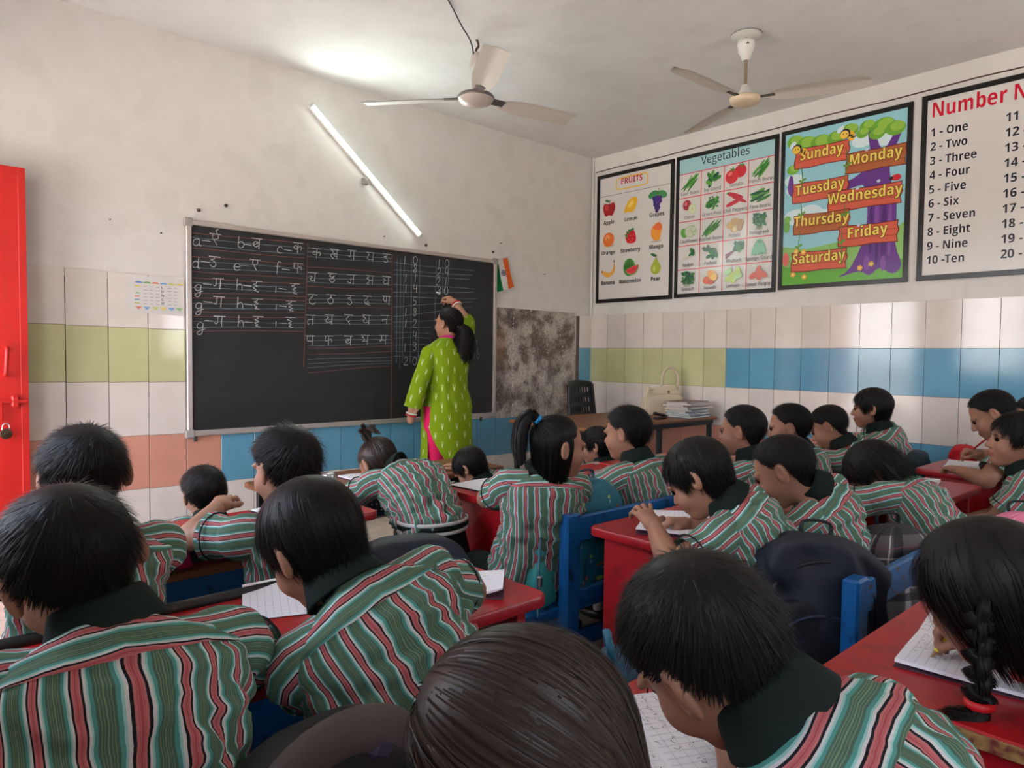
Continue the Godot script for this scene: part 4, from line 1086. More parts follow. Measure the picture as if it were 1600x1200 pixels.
func build_fans() -> void:
	# fan hung low on a bare hook with a loose wire
	var c := Vector3(2.53, 2.58, -3.095)
	var o := thing("ceiling_fan", "ceiling fan with domed silver hub hung by a bare hook and loose wire", "fan", c)
	var mb := MB.new()
	mb.lathe([[0.0, -0.045], [0.05, -0.04], [0.085, -0.025], [0.1, -0.004]], 32)
	obj("hub_cover", mb, mat(Color(0.78, 0.72, 0.69), 0.35, 0.2), o)
	mb = MB.new()
	mb.lathe([[0.1, -0.004], [0.104, 0.006], [0.095, 0.018], [0.05, 0.026], [0.03, 0.03], [0.0, 0.03]], 32)
	obj("motor_housing", mb, M.fan_grey, o)
	mb = MB.new()
	mb.lathe([[0.022, 0.028], [0.026, 0.06], [0.024, 0.085], [0.012, 0.09], [0.011, 0.18]], 16)
	mb.lathe([[0.012, 0.16], [0.036, 0.17], [0.03, 0.23], [0.02, 0.25], [0.011, 0.255]], 16)
	obj("down_rod", mb, mat(Color(0.72, 0.68, 0.66), 0.4, 0.3), o)
	mb = MB.new()
	mb.tube(cat([Vector3(0, 0.24, 0), Vector3(0, 0.27, 0), Vector3(0.015, 0.29, 0), Vector3(0.012, 0.31, 0), Vector3(0, 0.325, 0)], 4), [0.007], 8)
	obj("hook", mb, mat(Color(0.35, 0.26, 0.18), 0.6, 0.4), o)
	for d in [Vector2(-0.39, -0.49), Vector2(0.63, 0.12), Vector2(-0.36, 0.60)]:
		var a := atan2(-d.y, d.x)
		var bl := obj("blade", fan_blade(0.15, 0.66, 0.10, 0.135, false), M.fan_blade, o)
		bl.rotation.y = a
		mb = MB.new()
		mb.box(Vector3(0.135, 0.003, 0), Vector3(0.1, 0.006, 0.06), 0.003, Basis(Vector3.RIGHT, -0.2))
		var ar := obj("blade_arm", mb, M.fan_grey, bl)
	mb = MB.new()
	mb.tube(cat([Vector3(2.08, CEIL - 0.006, -2.80), Vector3(2.15, CEIL - 0.006, -2.85), Vector3(2.22, CEIL - 0.01, -2.90), Vector3(2.33, CEIL - 0.035, -2.97), Vector3(2.43, CEIL - 0.05, -3.03), Vector3(2.50, CEIL - 0.08, -3.085), Vector3(2.505, CEIL - 0.15, -3.09)], 5), [0.004], 6)
	tag(obj("fan_wire", mb, mat(Color(0.16, 0.12, 0.10), 0.6)), "loose dark wire sagging along the ceiling to the fan hook", "wire")
	# older cream fan with a canopy
	c = Vector3(3.553, 2.56, -2.03)
	o = thing("ceiling_fan", "cream ceiling fan with white cup canopy and long down rod", "fan", c)
	mb = MB.new()
	mb.lathe([[0.0, -0.035], [0.055, -0.033], [0.062, -0.024], [0.075, -0.022], [0.08, -0.006], [0.082, 0.004], [0.07, 0.012], [0.0, 0.014]], 32)
	obj("motor_housing", mb, M.cream, o)
	mb = MB.new()
	mb.lathe([[0.045, 0.012], [0.042, 0.022], [0.028, 0.05], [0.024, 0.072], [0.012, 0.078]], 20)
	obj("lower_canopy", mb, M.white_paint, o)
	mb = MB.new()
	mb.lathe([[0.009, 0.07], [0.009, 0.33]], 12)
	obj("down_rod", mb, mat(Color(0.62, 0.55, 0.46), 0.4, 0.4), o)
	mb = MB.new()
	mb.lathe([[0.013, 0.205], [0.024, 0.212], [0.03, 0.235], [0.04, 0.25], [0.043, 0.275], [0.048, 0.285], [0.044, 0.31], [0.0, 0.315]], 24)
	obj("upper_canopy", mb, M.white_paint, o)
	mb = MB.new()
	mb.lathe([[0.0, 0.33], [0.078, 0.332], [0.08, 0.345], [0.0, 0.345]], 28)
	obj("ceiling_plate", mb, M.white_paint, o)
	for a in [0.0, 2.4]:
		mb = MB.new(); mb.box(Vector3(0.04 * cos(a), 0.282, 0.04 * sin(a)), Vector3(0.022, 0.008, 0.016), 0.002); obj("slot", mb, M.iron, o)
	for d in [Vector2(-0.64, -0.03), Vector2(0.21, 0.53), Vector2(0.26, -0.50)]:
		var a := atan2(-d.y, d.x)
		var bl := obj("blade", fan_blade(0.13, 0.62, 0.10, 0.115, true), M.fan_blade, o)
		bl.rotation.y = a
		mb = MB.new()
		mb.box(Vector3(0.11, 0.002, 0), Vector3(0.09, 0.005, 0.03), 0.002)
		obj("blade_arm", mb, M.iron, bl)

# ---------------------------------------------------------------- furniture
# outline in the plane (ax, ay), given thickness along az on both sides
func prism(mb: MB, pts: PackedVector2Array, o: Vector3, ax: Vector3, ay: Vector3, az: Vector3, half: float) -> void:
	for s in [-1.0, 1.0]: mb.poly(pts, o + az * half * s, ax, ay, az * s, Color.WHITE)
	var area := 0.0
	for i in pts.size(): area += pts[i].cross(pts[(i + 1) % pts.size()])
	for i in pts.size():
		var p := pts[i]; var q := pts[(i + 1) % pts.size()]
		var d := q - p
		var nn := (ax * d.y - ay * d.x).normalized() * signf(area)
		var a := o + ax * p.x + ay * p.y; var b := o + ax * q.x + ay * q.y
		mb.quad(a - az * half, b - az * half, b + az * half, a + az * half, nn)

func rounded(x0: float, y0: float, x1: float, y1: float, r: float) -> PackedVector2Array:
	var p := PackedVector2Array()
	for c in [[x1 - r, y1 - r, 0.0], [x0 + r, y1 - r, 0.5], [x0 + r, y0 + r, 1.0], [x1 - r, y0 + r, 1.5]]:
		for k in 5: p.append(Vector2(c[0] + r * cos(PI * (c[2] + k / 8.0)), c[1] + r * sin(PI * (c[2] + k / 8.0))))
	return p

# a slab with rounded plan corners and softened rims
func slab(mb: MB, x0: float, z0: float, x1: float, z1: float, y0: float, y1: float, r: float) -> void:
	var e := 0.004
	var rings := []
	for q in [[e, y0], [0.0, y0 + e], [0.0, y1 - e], [e, y1]]:
		var pl := rounded(x0 + q[0], z0 + q[0], x1 - q[0], z1 - q[0], max(r - q[0], 0.002))
		var ring := []
		for p in pl: ring.append(Vector3(p.x, q[1], p.y))
		ring.append(ring[0])
		rings.append(ring)
	var i0 := mb.ix.size(); var v0 := mb.v.size()
	for ring in rings:
		for p in ring: mb.vert(p, Vector3.UP, Vector2(p.x, p.z))
	mb.grid(v0, 4, rings[0].size(), true)
	mb.smooth(i0, v0)
	for k in [0, 3]:
		var pl := PackedVector2Array()
		for i in rings[k].size() - 1: pl.append(Vector2(rings[k][i].x, rings[k][i].z))
		mb.poly(pl, Vector3(0, rings[k][0].y, 0), Vector3.RIGHT, Vector3.BACK, Vector3.UP if k == 3 else Vector3.DOWN, Color.WHITE)

func desk(label: String, x0: float, x1: float, zf: float, zn: float, h := 0.62, opts := {}) -> Node3D:
	var c := Vector3((x0 + x1) * 0.5, 0, (zf + zn) * 0.5)
	var o := thing("school_desk", label, "desk", c, 0.0, "red school desks")
	var w := (x1 - x0) * 0.5; var d := (zn - zf) * 0.5
	var mb := MB.new()
	slab(mb, -w, -d, w, d, h - 0.028, h, 0.03)
	obj("top", mb, M.red, o)
	if opts.get("worn", false):
		mb = MB.new(); mb.box(Vector3(0, h - 0.014, d + 0.0005), Vector3(w * 2 - 0.05, 0.022, 0.004), 0.001); obj("worn_edge", mb, M.worn_edge, o)
		mb = MB.new(); mb.box(Vector3(-w - 0.0005, h - 0.014, 0), Vector3(0.004, 0.022, d * 2 - 0.06), 0.001); obj("worn_edge", mb, M.worn_edge, o)
	for s in [-1.0, 1.0]:
		mb = MB.new()
		var e := d - 0.035
		var notch := PackedVector2Array([Vector2(-e, 0.0), Vector2(-e + 0.055, 0.0), Vector2(-e + 0.055, 0.26), Vector2(e - 0.055, 0.225), Vector2(e - 0.055, 0.0), Vector2(e, 0.0), Vector2(e, h - 0.028), Vector2(-e, h - 0.028)])
		if opts.get("solid", false): notch = PackedVector2Array([Vector2(-e, 0), Vector2(e, 0), Vector2(e, h - 0.028), Vector2(-e, h - 0.028)])
		prism(mb, notch, Vector3((w - 0.055) * s, 0, 0), Vector3.BACK, Vector3.UP, Vector3.RIGHT, 0.012)
		obj("side_panel", mb, M.red, o)
	var zl := -d + 0.11
	mb = MB.new(); mb.box(Vector3(0, h - 0.14, (-d + 0.03 + zl) * 0.5), Vector3(w * 2 - 0.134, 0.014, zl + d - 0.03), 0.002)
	obj("shelf", mb, M.black_metal if opts.get("dark", false) else M.red_edge, o)
	mb = MB.new(); mb.box(Vector3(0, h - 0.142, zl + 0.006), Vector3(w * 2 - 0.136, 0.03, 0.02), 0.006)
	obj("shelf_lip", mb, M.wood if not opts.get("dark", false) else M.black_metal, o)
	mb = MB.new(); mb.box(Vector3(0, h - 0.31, zl - 0.012), Vector3(w * 2 - 0.136, 0.3, 0.016), 0.003)
	obj("front_panel", mb, M.blue, o)
	mb = MB.new(); mb.box(Vector3(0, h - 0.082, -d + 0.035), Vector3(w * 2 - 0.136, 0.106, 0.014), 0.003)
	obj("back_board", mb, M.black_metal, o)
	if opts.get("rail", false):
		mb = MB.new(); mb.tube([Vector3(-w + 0.01, h + 0.004, -d - 0.006), Vector3(w - 0.42, h + 0.004, -d - 0.006)], [0.014], 12)
		obj("edge_rail", mb, M.black_metal, o)
	return o

func bench(label: String, x0: float, x1: float, zf: float, zn: float, h := 0.33, back := 0.0, over := 0.0, worn := false) -> Node3D:
	var c := Vector3((x0 + x1) * 0.5, 0, (zf + zn) * 0.5)
	var o := thing("school_bench", label, "bench", c, 0.0, "blue school benches")
	var w := (x1 - x0) * 0.5; var d := (zn - zf) * 0.5
	var mb := MB.new()
	mb.box(Vector3(-over * 0.5, h - 0.016, 0), Vector3(w * 2 + over, 0.032, d * 2), 0.005)
	obj("seat", mb, M.blue, o)
	for s in [-1.0, 1.0]:
		mb = MB.new(); mb.box(Vector3((w - 0.06) * s, (h - 0.032) * 0.5, 0), Vector3(0.035, h - 0.032, d * 2 - 0.05), 0.004)
		obj("side_support", mb, M.blue, o)
	mb = MB.new(); mb.box(Vector3(0, h * 0.42, 0), Vector3(w * 2 - 0.155, 0.06, 0.022), 0.003)
	obj("stretcher", mb, M.blue, o)
	if back > 0:
		for s in [-1.0, 1.0]:
			mb = MB.new(); mb.box(Vector3((w - 0.032) * s, back * 0.5, d + 0.022), Vector3(0.065, back, 0.042), 0.006)
			obj("back_post", mb, M.blue, o)
		mb = MB.new(); mb.box(Vector3(0, back - 0.055, d + 0.024), Vector3(w * 2 - 0.1, 0.085, 0.024), 0.005)
		obj("back_rail", mb, M.blue_worn if worn else M.blue, o)
		mb = MB.new(); mb.box(Vector3(0, h + 0.03, d + 0.024), Vector3(w * 2 - 0.1, 0.05, 0.022), 0.004)
		obj("lower_rail", mb, M.blue, o)
	return o

func build_furniture() -> void:
	desk("red desk with black edge rail and lined sheet, shared by two pupils", 0.08, 1.11, -1.5, -1.08, 0.62, {"rail": true, "dark": true})
	desk("red desk with a pink bundle on its shelf, ahead of the desk with black rail", 0.25, 1.26, -2.32, -2.03)
	desk("red desk with an open notebook, behind the desk with black rail", 0.0, 1.03, -0.70, -0.28, 0.62, {"solid": true})
	desk("red desk with notched end panel under the ponytailed girl's elbow", 1.66, 2.62, -2.28, -1.80)
	desk("bright red desk with solid end panel where a boy spreads his fingers", 1.64, 2.62, -1.44, -1.05, 0.62, {"solid": true})
	desk("dark red desk with worn wooden rim under the braided girl's notebook", 1.16, 2.3, -0.52, -0.08, 0.62, {"worn": true})
	desk("short red desk holding one closed notebook beside the shaggy-haired boy", 2.68, 3.335, -1.2, -0.80, 0.64)
	desk("red desk against the tiled wall with open notebooks and a red pouch", 3.62, 4.74, -1.15, -0.78, 0.64)
	desk("red desk ahead of the row of boys by the charts", 2.66, 3.5, -2.28, -1.85)
	desk("red desk nearest the tiled wall below the weekday chart", 3.56, 4.6, -2.28, -1.85)
	bench("blue bench with brown and black bag hung on its back", 0.12, 1.08, -0.95, -0.70, 0.33, 0.56)
	bench("blue bench between the two desks along the doorway side", 0.28, 1.2, -1.80, -1.58)
	bench("blue bench behind the desk with solid panels near the doorway side", 0.04, 1.0, -0.16, 0.12)
	bench("blue bench with tall posts holding a teal backpack", 1.63, 2.6, -1.77, -1.555, 0.33, 0.64, 0.2)
	bench("blue bench with paint worn off its back rail", 1.725, 2.62, -0.95, -0.70, 0.33, 0.62, 0.0, true)
	bench("blue bench under the girl with braided hair", 1.2, 2.15, 0.0, 0.26)
	bench("blue bench beside a pink patterned bag", 2.46, 3.4, -0.84, -0.46)
	bench("blue bench at the desk against the tiled wall", 3.5, 4.66, -0.76, -0.5)
	bench("blue bench of the boys writing below the vegetable chart", 2.52, 3.36, -1.58, -1.3)
	bench("blue bench of the boys below the weekday chart", 3.42, 4.5, -1.58, -1.3)
	bench("blue bench of the first row below the blackboard writing", 0.35, 1.2, -2.66, -2.42)
	bench("blue bench of the first row by the teacher", 1.85, 3.1, -2.64, -2.38)
	steel_desk()
	teacher_table()

# low first-row table: brown top on perforated black steel
func steel_desk() -> void:
	var o := thing("steel_table", "low brown-topped table on perforated black steel at the teacher's feet", "table", Vector3(1.86, 0, -2.96))
	var mb := MB.new()
	slab(mb, -0.62, -0.2, 0.62, 0.2, 0.535, 0.56, 0.02); obj("top", mb, M.wood, o)
	mb = MB.new(); mb.box(Vector3(0, 0.46, 0.16), Vector3(1.16, 0.13, 0.006), 0.001); obj("steel_skirt", mb, M.black_metal, o)
	var dot := MB.new(); dot.lathe([[0.0, 0.0], [0.004, 0.0], [0.004, 0.002]], 8, Transform3D(Basis(Vector3.RIGHT, PI / 2), Vector3.ZERO))
	var holes := MB.new()
	for i in 44:
		for k in 3: holes.add(dot, Transform3D(Basis.IDENTITY, Vector3(-0.56 + 0.026 * i, 0.425 + 0.03 * k, 0.1635)))
	var hs := obj("perforations", holes, mat(Color(0.62, 0.60, 0.56), 0.8), o)
	hs.set_meta("kind", "stuff")
	for x in [-0.56, 0.56]:
		for z in [-0.15, 0.15]:
			mb = MB.new(); mb.box(Vector3(x, 0.268, z), Vector3(0.03, 0.536, 0.03), 0.003); obj("leg", mb, M.black_metal, o)
	# framed wooden slate leaning below it
	var s := thing("wooden_slate", "brown writing slate with orange wooden frame leaning below the low table", "slate", Vector3(1.62, 0.27, -2.30), 0.0)
	s.rotation.x = -0.12
	mb = MB.new(); mb.box(Vector3(0, 0, 0), Vector3(0.24, 0.30, 0.008), 0.001); obj("panel", mb, mat(Color(0.30, 0.17, 0.12), 0.5), s)
	for q in [[Vector3(-0.13, 0, 0), Vector3(0.022, 0.33, 0.016)], [Vector3(0.13, 0, 0), Vector3(0.022, 0.33, 0.016)], [Vector3(0, 0.16, 0), Vector3(0.24, 0.022, 0.016)], [Vector3(0, -0.16, 0), Vector3(0.24, 0.022, 0.016)]]:
		mb = MB.new(); mb.box(q[0], q[1], 0.003); obj("frame_bar", mb, M.wood_light, s)
	var b := thing("low_stool", "low black steel stool under the leaning wooden slate", "stool", Vector3(1.62, 0, -2.33))
	mb = MB.new(); mb.box(Vector3(0, 0.075, 0), Vector3(0.3, 0.02, 0.16), 0.004); obj("seat", mb, M.black_metal, b)
	for x in [-0.13, 0.13]:
		for z in [-0.06, 0.06]:
			mb = MB.new(); mb.box(Vector3(x, 0.0325, z), Vector3(0.02, 0.065, 0.02), 0.002); obj("leg", mb, M.black_metal, b)

func teacher_table() -> void:
	var o := thing("teacher_table", "wooden teacher's table with black steel legs in the corner", "table", Vector3(3.98, 0, -3.22))
	var mb := MB.new()
	slab(mb, -0.74, -0.36, 0.74, 0.36, 0.682, 0.705, 0.01); obj("top", mb, M.wood, o)
	mb = MB.new()
	for z in [-0.33, 0.33]: mb.box(Vector3(0, 0.665, z), Vector3(1.42, 0.034, 0.03), 0.003)
	for x in [-0.7, 0.7]: mb.box(Vector3(x, 0.665, 0), Vector3(0.03, 0.034, 0.63), 0.003)
	obj("steel_frame", mb, M.black_metal, o)
	for x in [-0.69, 0.06, 0.69]:
		for z in [-0.32, 0.32]:
			if abs(x) < 0.1 and z < 0: continue
			mb = MB.new(); mb.box(Vector3(x, 0.324, z), Vector3(0.032, 0.648, 0.032), 0.003); obj("leg", mb, M.black_metal, o)
	# black plastic chair behind it
	var ch := thing("plastic_chair", "black plastic chair with slotted backrest behind the teacher's table", "chair", Vector3(4.26, 0, -3.60), 0.3)
	mb = MB.new()
	# curved backrest of slats: rows of vertical slots between bars
	var W := 0.50; var y0 := 0.50; var y1 := 0.94
	for j in 6:
		var y := lerpf(y0 + 0.02, y1 - 0.03, j / 5.0)
		var pts := []
		for i in 13:
			var u := i / 12.0 * 2 - 1
			pts.append(Vector3(u * W * 0.5 * lerpf(1.0, 0.86, j / 5.0), y + 0.02 * (1 - u * u) * float(j == 5), -0.16 - 0.05 * (1 - u * u) - 0.08 * (y - y0)))
		mb.tube(pts, [0.022 if j < 5 else 0.026], 8, true, Color.WHITE, 0.35, Vector3.UP)
	for i in 15:
		var u := i / 14.0 * 2 - 1
		var pts := []
		for j in 6:
			var y := lerpf(y0, y1 - 0.02, j / 5.0)
			pts.append(Vector3(u * W * 0.5 * lerpf(1.0, 0.86, j / 5.0), y, -0.16 - 0.05 * (1 - u * u) - 0.08 * (y - y0)))
		mb.tube(pts, [0.0095 if abs(u) < 0.95 else 0.018], 6)
	obj("backrest", mb, M.black_plastic, ch)
	mb = MB.new(); slab(mb, -0.22, -0.2, 0.22, 0.2, 0.43, 0.455, 0.05); obj("seat", mb, M.black_plastic, ch)
	for x in [-0.19, 0.19]:
		for z in [-0.18, 0.17]:
			mb = MB.new(); mb.tube([Vector3(x, 0.43, z), Vector3(x * 1.1, 0.0, z * 1.12)], [0.016, 0.013], 8); obj("leg", mb, M.black_plastic, ch)
		mb = MB.new(); mb.tube([Vector3(x, 0.44, -0.17), Vector3(x * 1.05, 0.6, -0.175)], [0.016], 8); obj("back_support", mb, M.black_plastic, ch)
	# handbag
	var hb := thing("handbag", "cream leather handbag with two curved handles on the teacher's table", "handbag", Vector3(4.55, 0.705, -3.24), -0.4)
	mb = MB.new()
	var sec := []
	for q in [[0.0, 0.17, 0.075], [0.03, 0.175, 0.08], [0.12, 0.165, 0.06], [0.19, 0.15, 0.03], [0.215, 0.14, 0.012]]:
		sec.append(q)
	var v0 := mb.v.size()
	for q in sec:
		for k in 33:
			var a := TAU * k / 32
			mb.vert(Vector3(q[1] * signf(cos(a)) * pow(abs(cos(a)), 0.5), q[0] + 0.012 * sin(a * 3 + q[0] * 20) * float(q[0] > 0.1), q[2] * signf(sin(a)) * pow(abs(sin(a)), 0.6)), Vector3.UP)
	mb.grid(v0, sec.size(), 33, true); mb.smooth(0, 0); mb.weld(v0, sec.size(), 33)
	var leather := mat(Color(0.80, 0.73, 0.62), 0.5)
	obj("bag_body", mb, leather, hb)
	mb = MB.new(); mb.box(Vector3(0.0, 0.17, 0.045), Vector3(0.26, 0.035, 0.012), 0.005, Basis(Vector3.RIGHT, -0.4)); obj("flap", mb, leather, hb)
	mb = MB.new(); mb.lathe([[0.0, 0.006], [0.012, 0.005], [0.012, 0.0]], 12, Transform3D(Basis(Vector3.RIGHT, PI / 2 - 0.4), Vector3(0.02, 0.172, 0.052))); obj("clasp", mb, mat(Color(0.55, 0.42, 0.25), 0.3, 0.8), hb)
	mb = MB.new(); mb.tube(cat([Vector3(-0.01, 0.2, 0.0), Vector3(0.0, 0.30, -0.005), Vector3(0.05, 0.36, -0.01), Vector3(0.1, 0.35, -0.01), Vector3(0.135, 0.28, 0.0), Vector3(0.125, 0.19, 0.0)], 6), [0.011], 8); obj("handle", mb, leather, hb)
	mb = MB.new(); mb.tube(cat([Vector3(-0.1, 0.19, 0.03), Vector3(-0.16, 0.19, 0.06), Vector3(-0.2, 0.12, 0.09), Vector3(-0.205, 0.05, 0.1), Vector3(-0.19, 0.012, 0.1)], 6), [0.010], 8); obj("handle", mb, leather, hb)
	# stack of notebooks and books
	var y := 0.705
	var cols := [[Color(0.30, 0.58, 0.72), 0.013], [Color(0.82, 0.80, 0.76), 0.012], [Color(0.36, 0.60, 0.75), 0.011], [Color(0.84, 0.80, 0.75), 0.012], [Color(0.25, 0.48, 0.62), 0.010], [Color(0.80, 0.72, 0.62), 0.012], [Color(0.74, 0.70, 0.72), 0.011], [Color(0.62, 0.52, 0.50), 0.014], [Color(0.72, 0.68, 0.72), 0.012], [Color(0.50, 0.36, 0.38), 0.009]]
	var names := ["sky blue", "off-white", "pale blue", "cream", "deep blue", "tan", "grey", "brown", "lilac", "maroon"]
	for i in cols.size():
		var b := thing("notebook", "%s notebook in the pile on the teacher's table, %s" % [names[i], ["at the very bottom", "second up", "third up", "fourth up", "fifth up", "sixth up", "seventh up", "third from the top", "second from the top", "topmost"][i]], "notebook", Vector3(4.50 + 0.012 * sin(i * 2.3), y, -2.98 + 0.014 * cos(i * 3.1)), 0.1 * sin(i * 1.7), "notebooks piled on the teacher's table")
		var th: float = cols[i][1]
		var wd := 0.26 if i < 6 else 0.31
		mb = MB.new(); mb.box(Vector3(0, th * 0.5, 0), Vector3(wd - 0.006, th - 0.003, 0.19), 0.001); obj("pages", mb, mat(Color(0.84, 0.80, 0.74), 0.8), b)
		mb = MB.new()
		for s in [0.0008, th - 0.0008]: mb.box(Vector3(0, s, 0), Vector3(wd, 0.0016, 0.194), 0.0003)
		mb.box(Vector3(0, th * 0.5, -0.097), Vector3(wd, th, 0.002), 0.0005)
		obj("cover", mb, mat(cols[i][0], 0.5), b)
		y += th
	var sc := thing("desk_tidy", "black stapler lying on the teacher's table beside the piled notebooks", "stapler", Vector3(4.16, 0.705, -2.98), 0.2)
	mb = MB.new(); mb.box(Vector3(0, 0.008, 0), Vector3(0.16, 0.014, 0.04), 0.005); obj("base", mb, M.black_plastic, sc)
	mb = MB.new(); mb.box(Vector3(-0.01, 0.034, 0), Vector3(0.17, 0.02, 0.034), 0.008, Basis(Vector3.BACK, -0.14)); obj("arm", mb, M.black_plastic, sc)
	sc.name = "stapler"
	mb = MB.new(); mb.box(Vector3(3.86, 0.711, -2.98), Vector3(0.3, 0.012, 0.025), 0.002, Basis(Vector3.UP, 0.05))
	tag(obj("wooden_ruler", mb, M.wood_light), "wooden ruler lying at the near rim of teacher's table", "ruler")

# ---------------------------------------------------------------- papers, pencils
func page_mesh(w: float, d: float, curl: float, th: float) -> MB:
	var mb := MB.new()
	for s in 2:
		var base := mb.v.size()
		for j in 7:
			for i in 9:
				var u := i / 8.0; var k := j / 6.0
				var y := th * (1 - s) + curl * pow(u, 2.2) * (0.4 + 0.6 * k) + th * 0.6 * sin(u * PI) * (1 - s)
				mb.vert(Vector3(u * w, y, (k - 0.5) * d), Vector3.UP, Vector2(u, k))
		mb.grid(base, 7, 9, s == 0)
	for e in [0, 6]:
		for i in 8:
			var a: int = e * 9 + i
			mb.quad(mb.v[a], mb.v[a + 1], mb.v[a + 64], mb.v[a + 63], Vector3(0, 0, -1 if e == 0 else 1))
	for j in 6:
		var a := j * 9 + 8
		mb.quad(mb.v[a], mb.v[a + 9], mb.v[a + 72], mb.v[a + 63], Vector3.RIGHT)
	mb.smooth(0, 0)
	return mb

var paper_marks := {}
# ruled lines and pencil figures printed on a page: real thin ink strips
func page_ink(w: float, d: float, curl: float, th: float, grid_lines: bool, wrote: bool, sd: int) -> MB:
	var mb := MB.new()
	var R := RandomNumberGenerator.new()
	R.seed = sd
	var yy := func(u: float, k: float) -> float: return th + curl * pow(u, 2.2) * (0.4 + 0.6 * k) + th * 0.6 * sin(u * PI) + 0.0005
	var n := int(d / 0.014)
	for r in range(1, n):
		var k := float(r) / n
		for i in 6:
			var u0 := 0.03 + i * 0.157; var u1 := u0 + 0.158
			mb.quad(Vector3(u0 * w, yy.call(u0, k), (k - 0.5) * d - 0.0005), Vector3(u1 * w, yy.call(u1, k), (k - 0.5) * d - 0.0005), Vector3(u1 * w, yy.call(u1, k), (k - 0.5) * d + 0.0005), Vector3(u0 * w, yy.call(u0, k), (k - 0.5) * d + 0.0005), Vector3.UP, lin(0.77, 0.75, 0.80))
		if wrote:
			var u := 0.08
			while u < 0.85:
				if R.randf() < 0.55:
					for q in 3:
						var a := R.randf_range(-0.006, 0.006); var b := R.randf_range(-0.005, 0.004); var cc := R.randf_range(-0.006, 0.006)
						var p0 := Vector3(u * w + a, yy.call(u, k) + 0.0002, (k - 0.5) * d - 0.006 + b); var p1 := p0 + Vector3(cc, 0, R.randf_range(-0.005, 0.005))
						var sd2 := (p1 - p0).cross(Vector3.UP).normalized() * 0.0005
						mb.quad(p0 - sd2, p1 - sd2, p1 + sd2, p0 + sd2, Vector3.UP, lin(0.44, 0.42, 0.47))
				u += 0.11
	if grid_lines:
		var m := int(w / 0.016)
		for c in range(1, m):
			var u := float(c) / m
			for j in 6:
				var k0 := j / 6.0; var k1 := (j + 1) / 6.0
				mb.quad(Vector3(u * w - 0.0004, yy.call(u, k0), (k0 - 0.5) * d), Vector3(u * w + 0.0004, yy.call(u, k0), (k0 - 0.5) * d), Vector3(u * w + 0.0004, yy.call(u, k1), (k1 - 0.5) * d), Vector3(u * w - 0.0004, yy.call(u, k1), (k1 - 0.5) * d), Vector3.UP, lin(0.79, 0.76, 0.79))
	return mb

func notebook(label: String, at: Vector3, turn: float, w := 0.16, d := 0.21, halves := 2, th := 0.006, curl := 0.012, grid_lines := false, wrote := true) -> Node3D:
	var o := thing("open_notebook", label, "notebook", at, turn, "open notebooks on the desks")
	for s in halves:
		var pg := page_mesh(w, d, curl, th)
		var pm := obj("page", pg, M.paper, o)
		var pi_ := obj("page_lines", page_ink(w, d, curl, th, grid_lines, wrote, int(at.x * 1000) + s), M.vc_cloth, pm)
		pi_.set_meta("kind", "stuff")
		if s == 1: pm.rotation.y = PI
		if s == 1: pm.position.z = 0.0
	var mb := MB.new()
	mb.box(Vector3((0.0 if halves == 2 else w * 0.5), 0.0006, 0), Vector3(w * halves + 0.004, 0.0012, d + 0.004), 0.0004)
	obj("cover", mb, mat(Color(0.32, 0.20, 0.26), 0.6), o)
	return o

func pencil(called: String, label: String, a: Vector3, b: Vector3, col: Color) -> Node3D:
	var o := thing(called, label, "pencil" if called == "pencil" else "pen", a)
	var d := b - a
	var mb := MB.new()
	mb.tube([d * 0.12, d], [0.0042, 0.0042], 6); obj("barrel", mb, mat(col, 0.35), o)
	mb = MB.new(); mb.tube([Vector3.ZERO, d * 0.03, d * 0.12], [0.0006, 0.0014, 0.004], 6); obj("point", mb, mat(Color(0.62, 0.48, 0.33), 0.7), o)
	return o

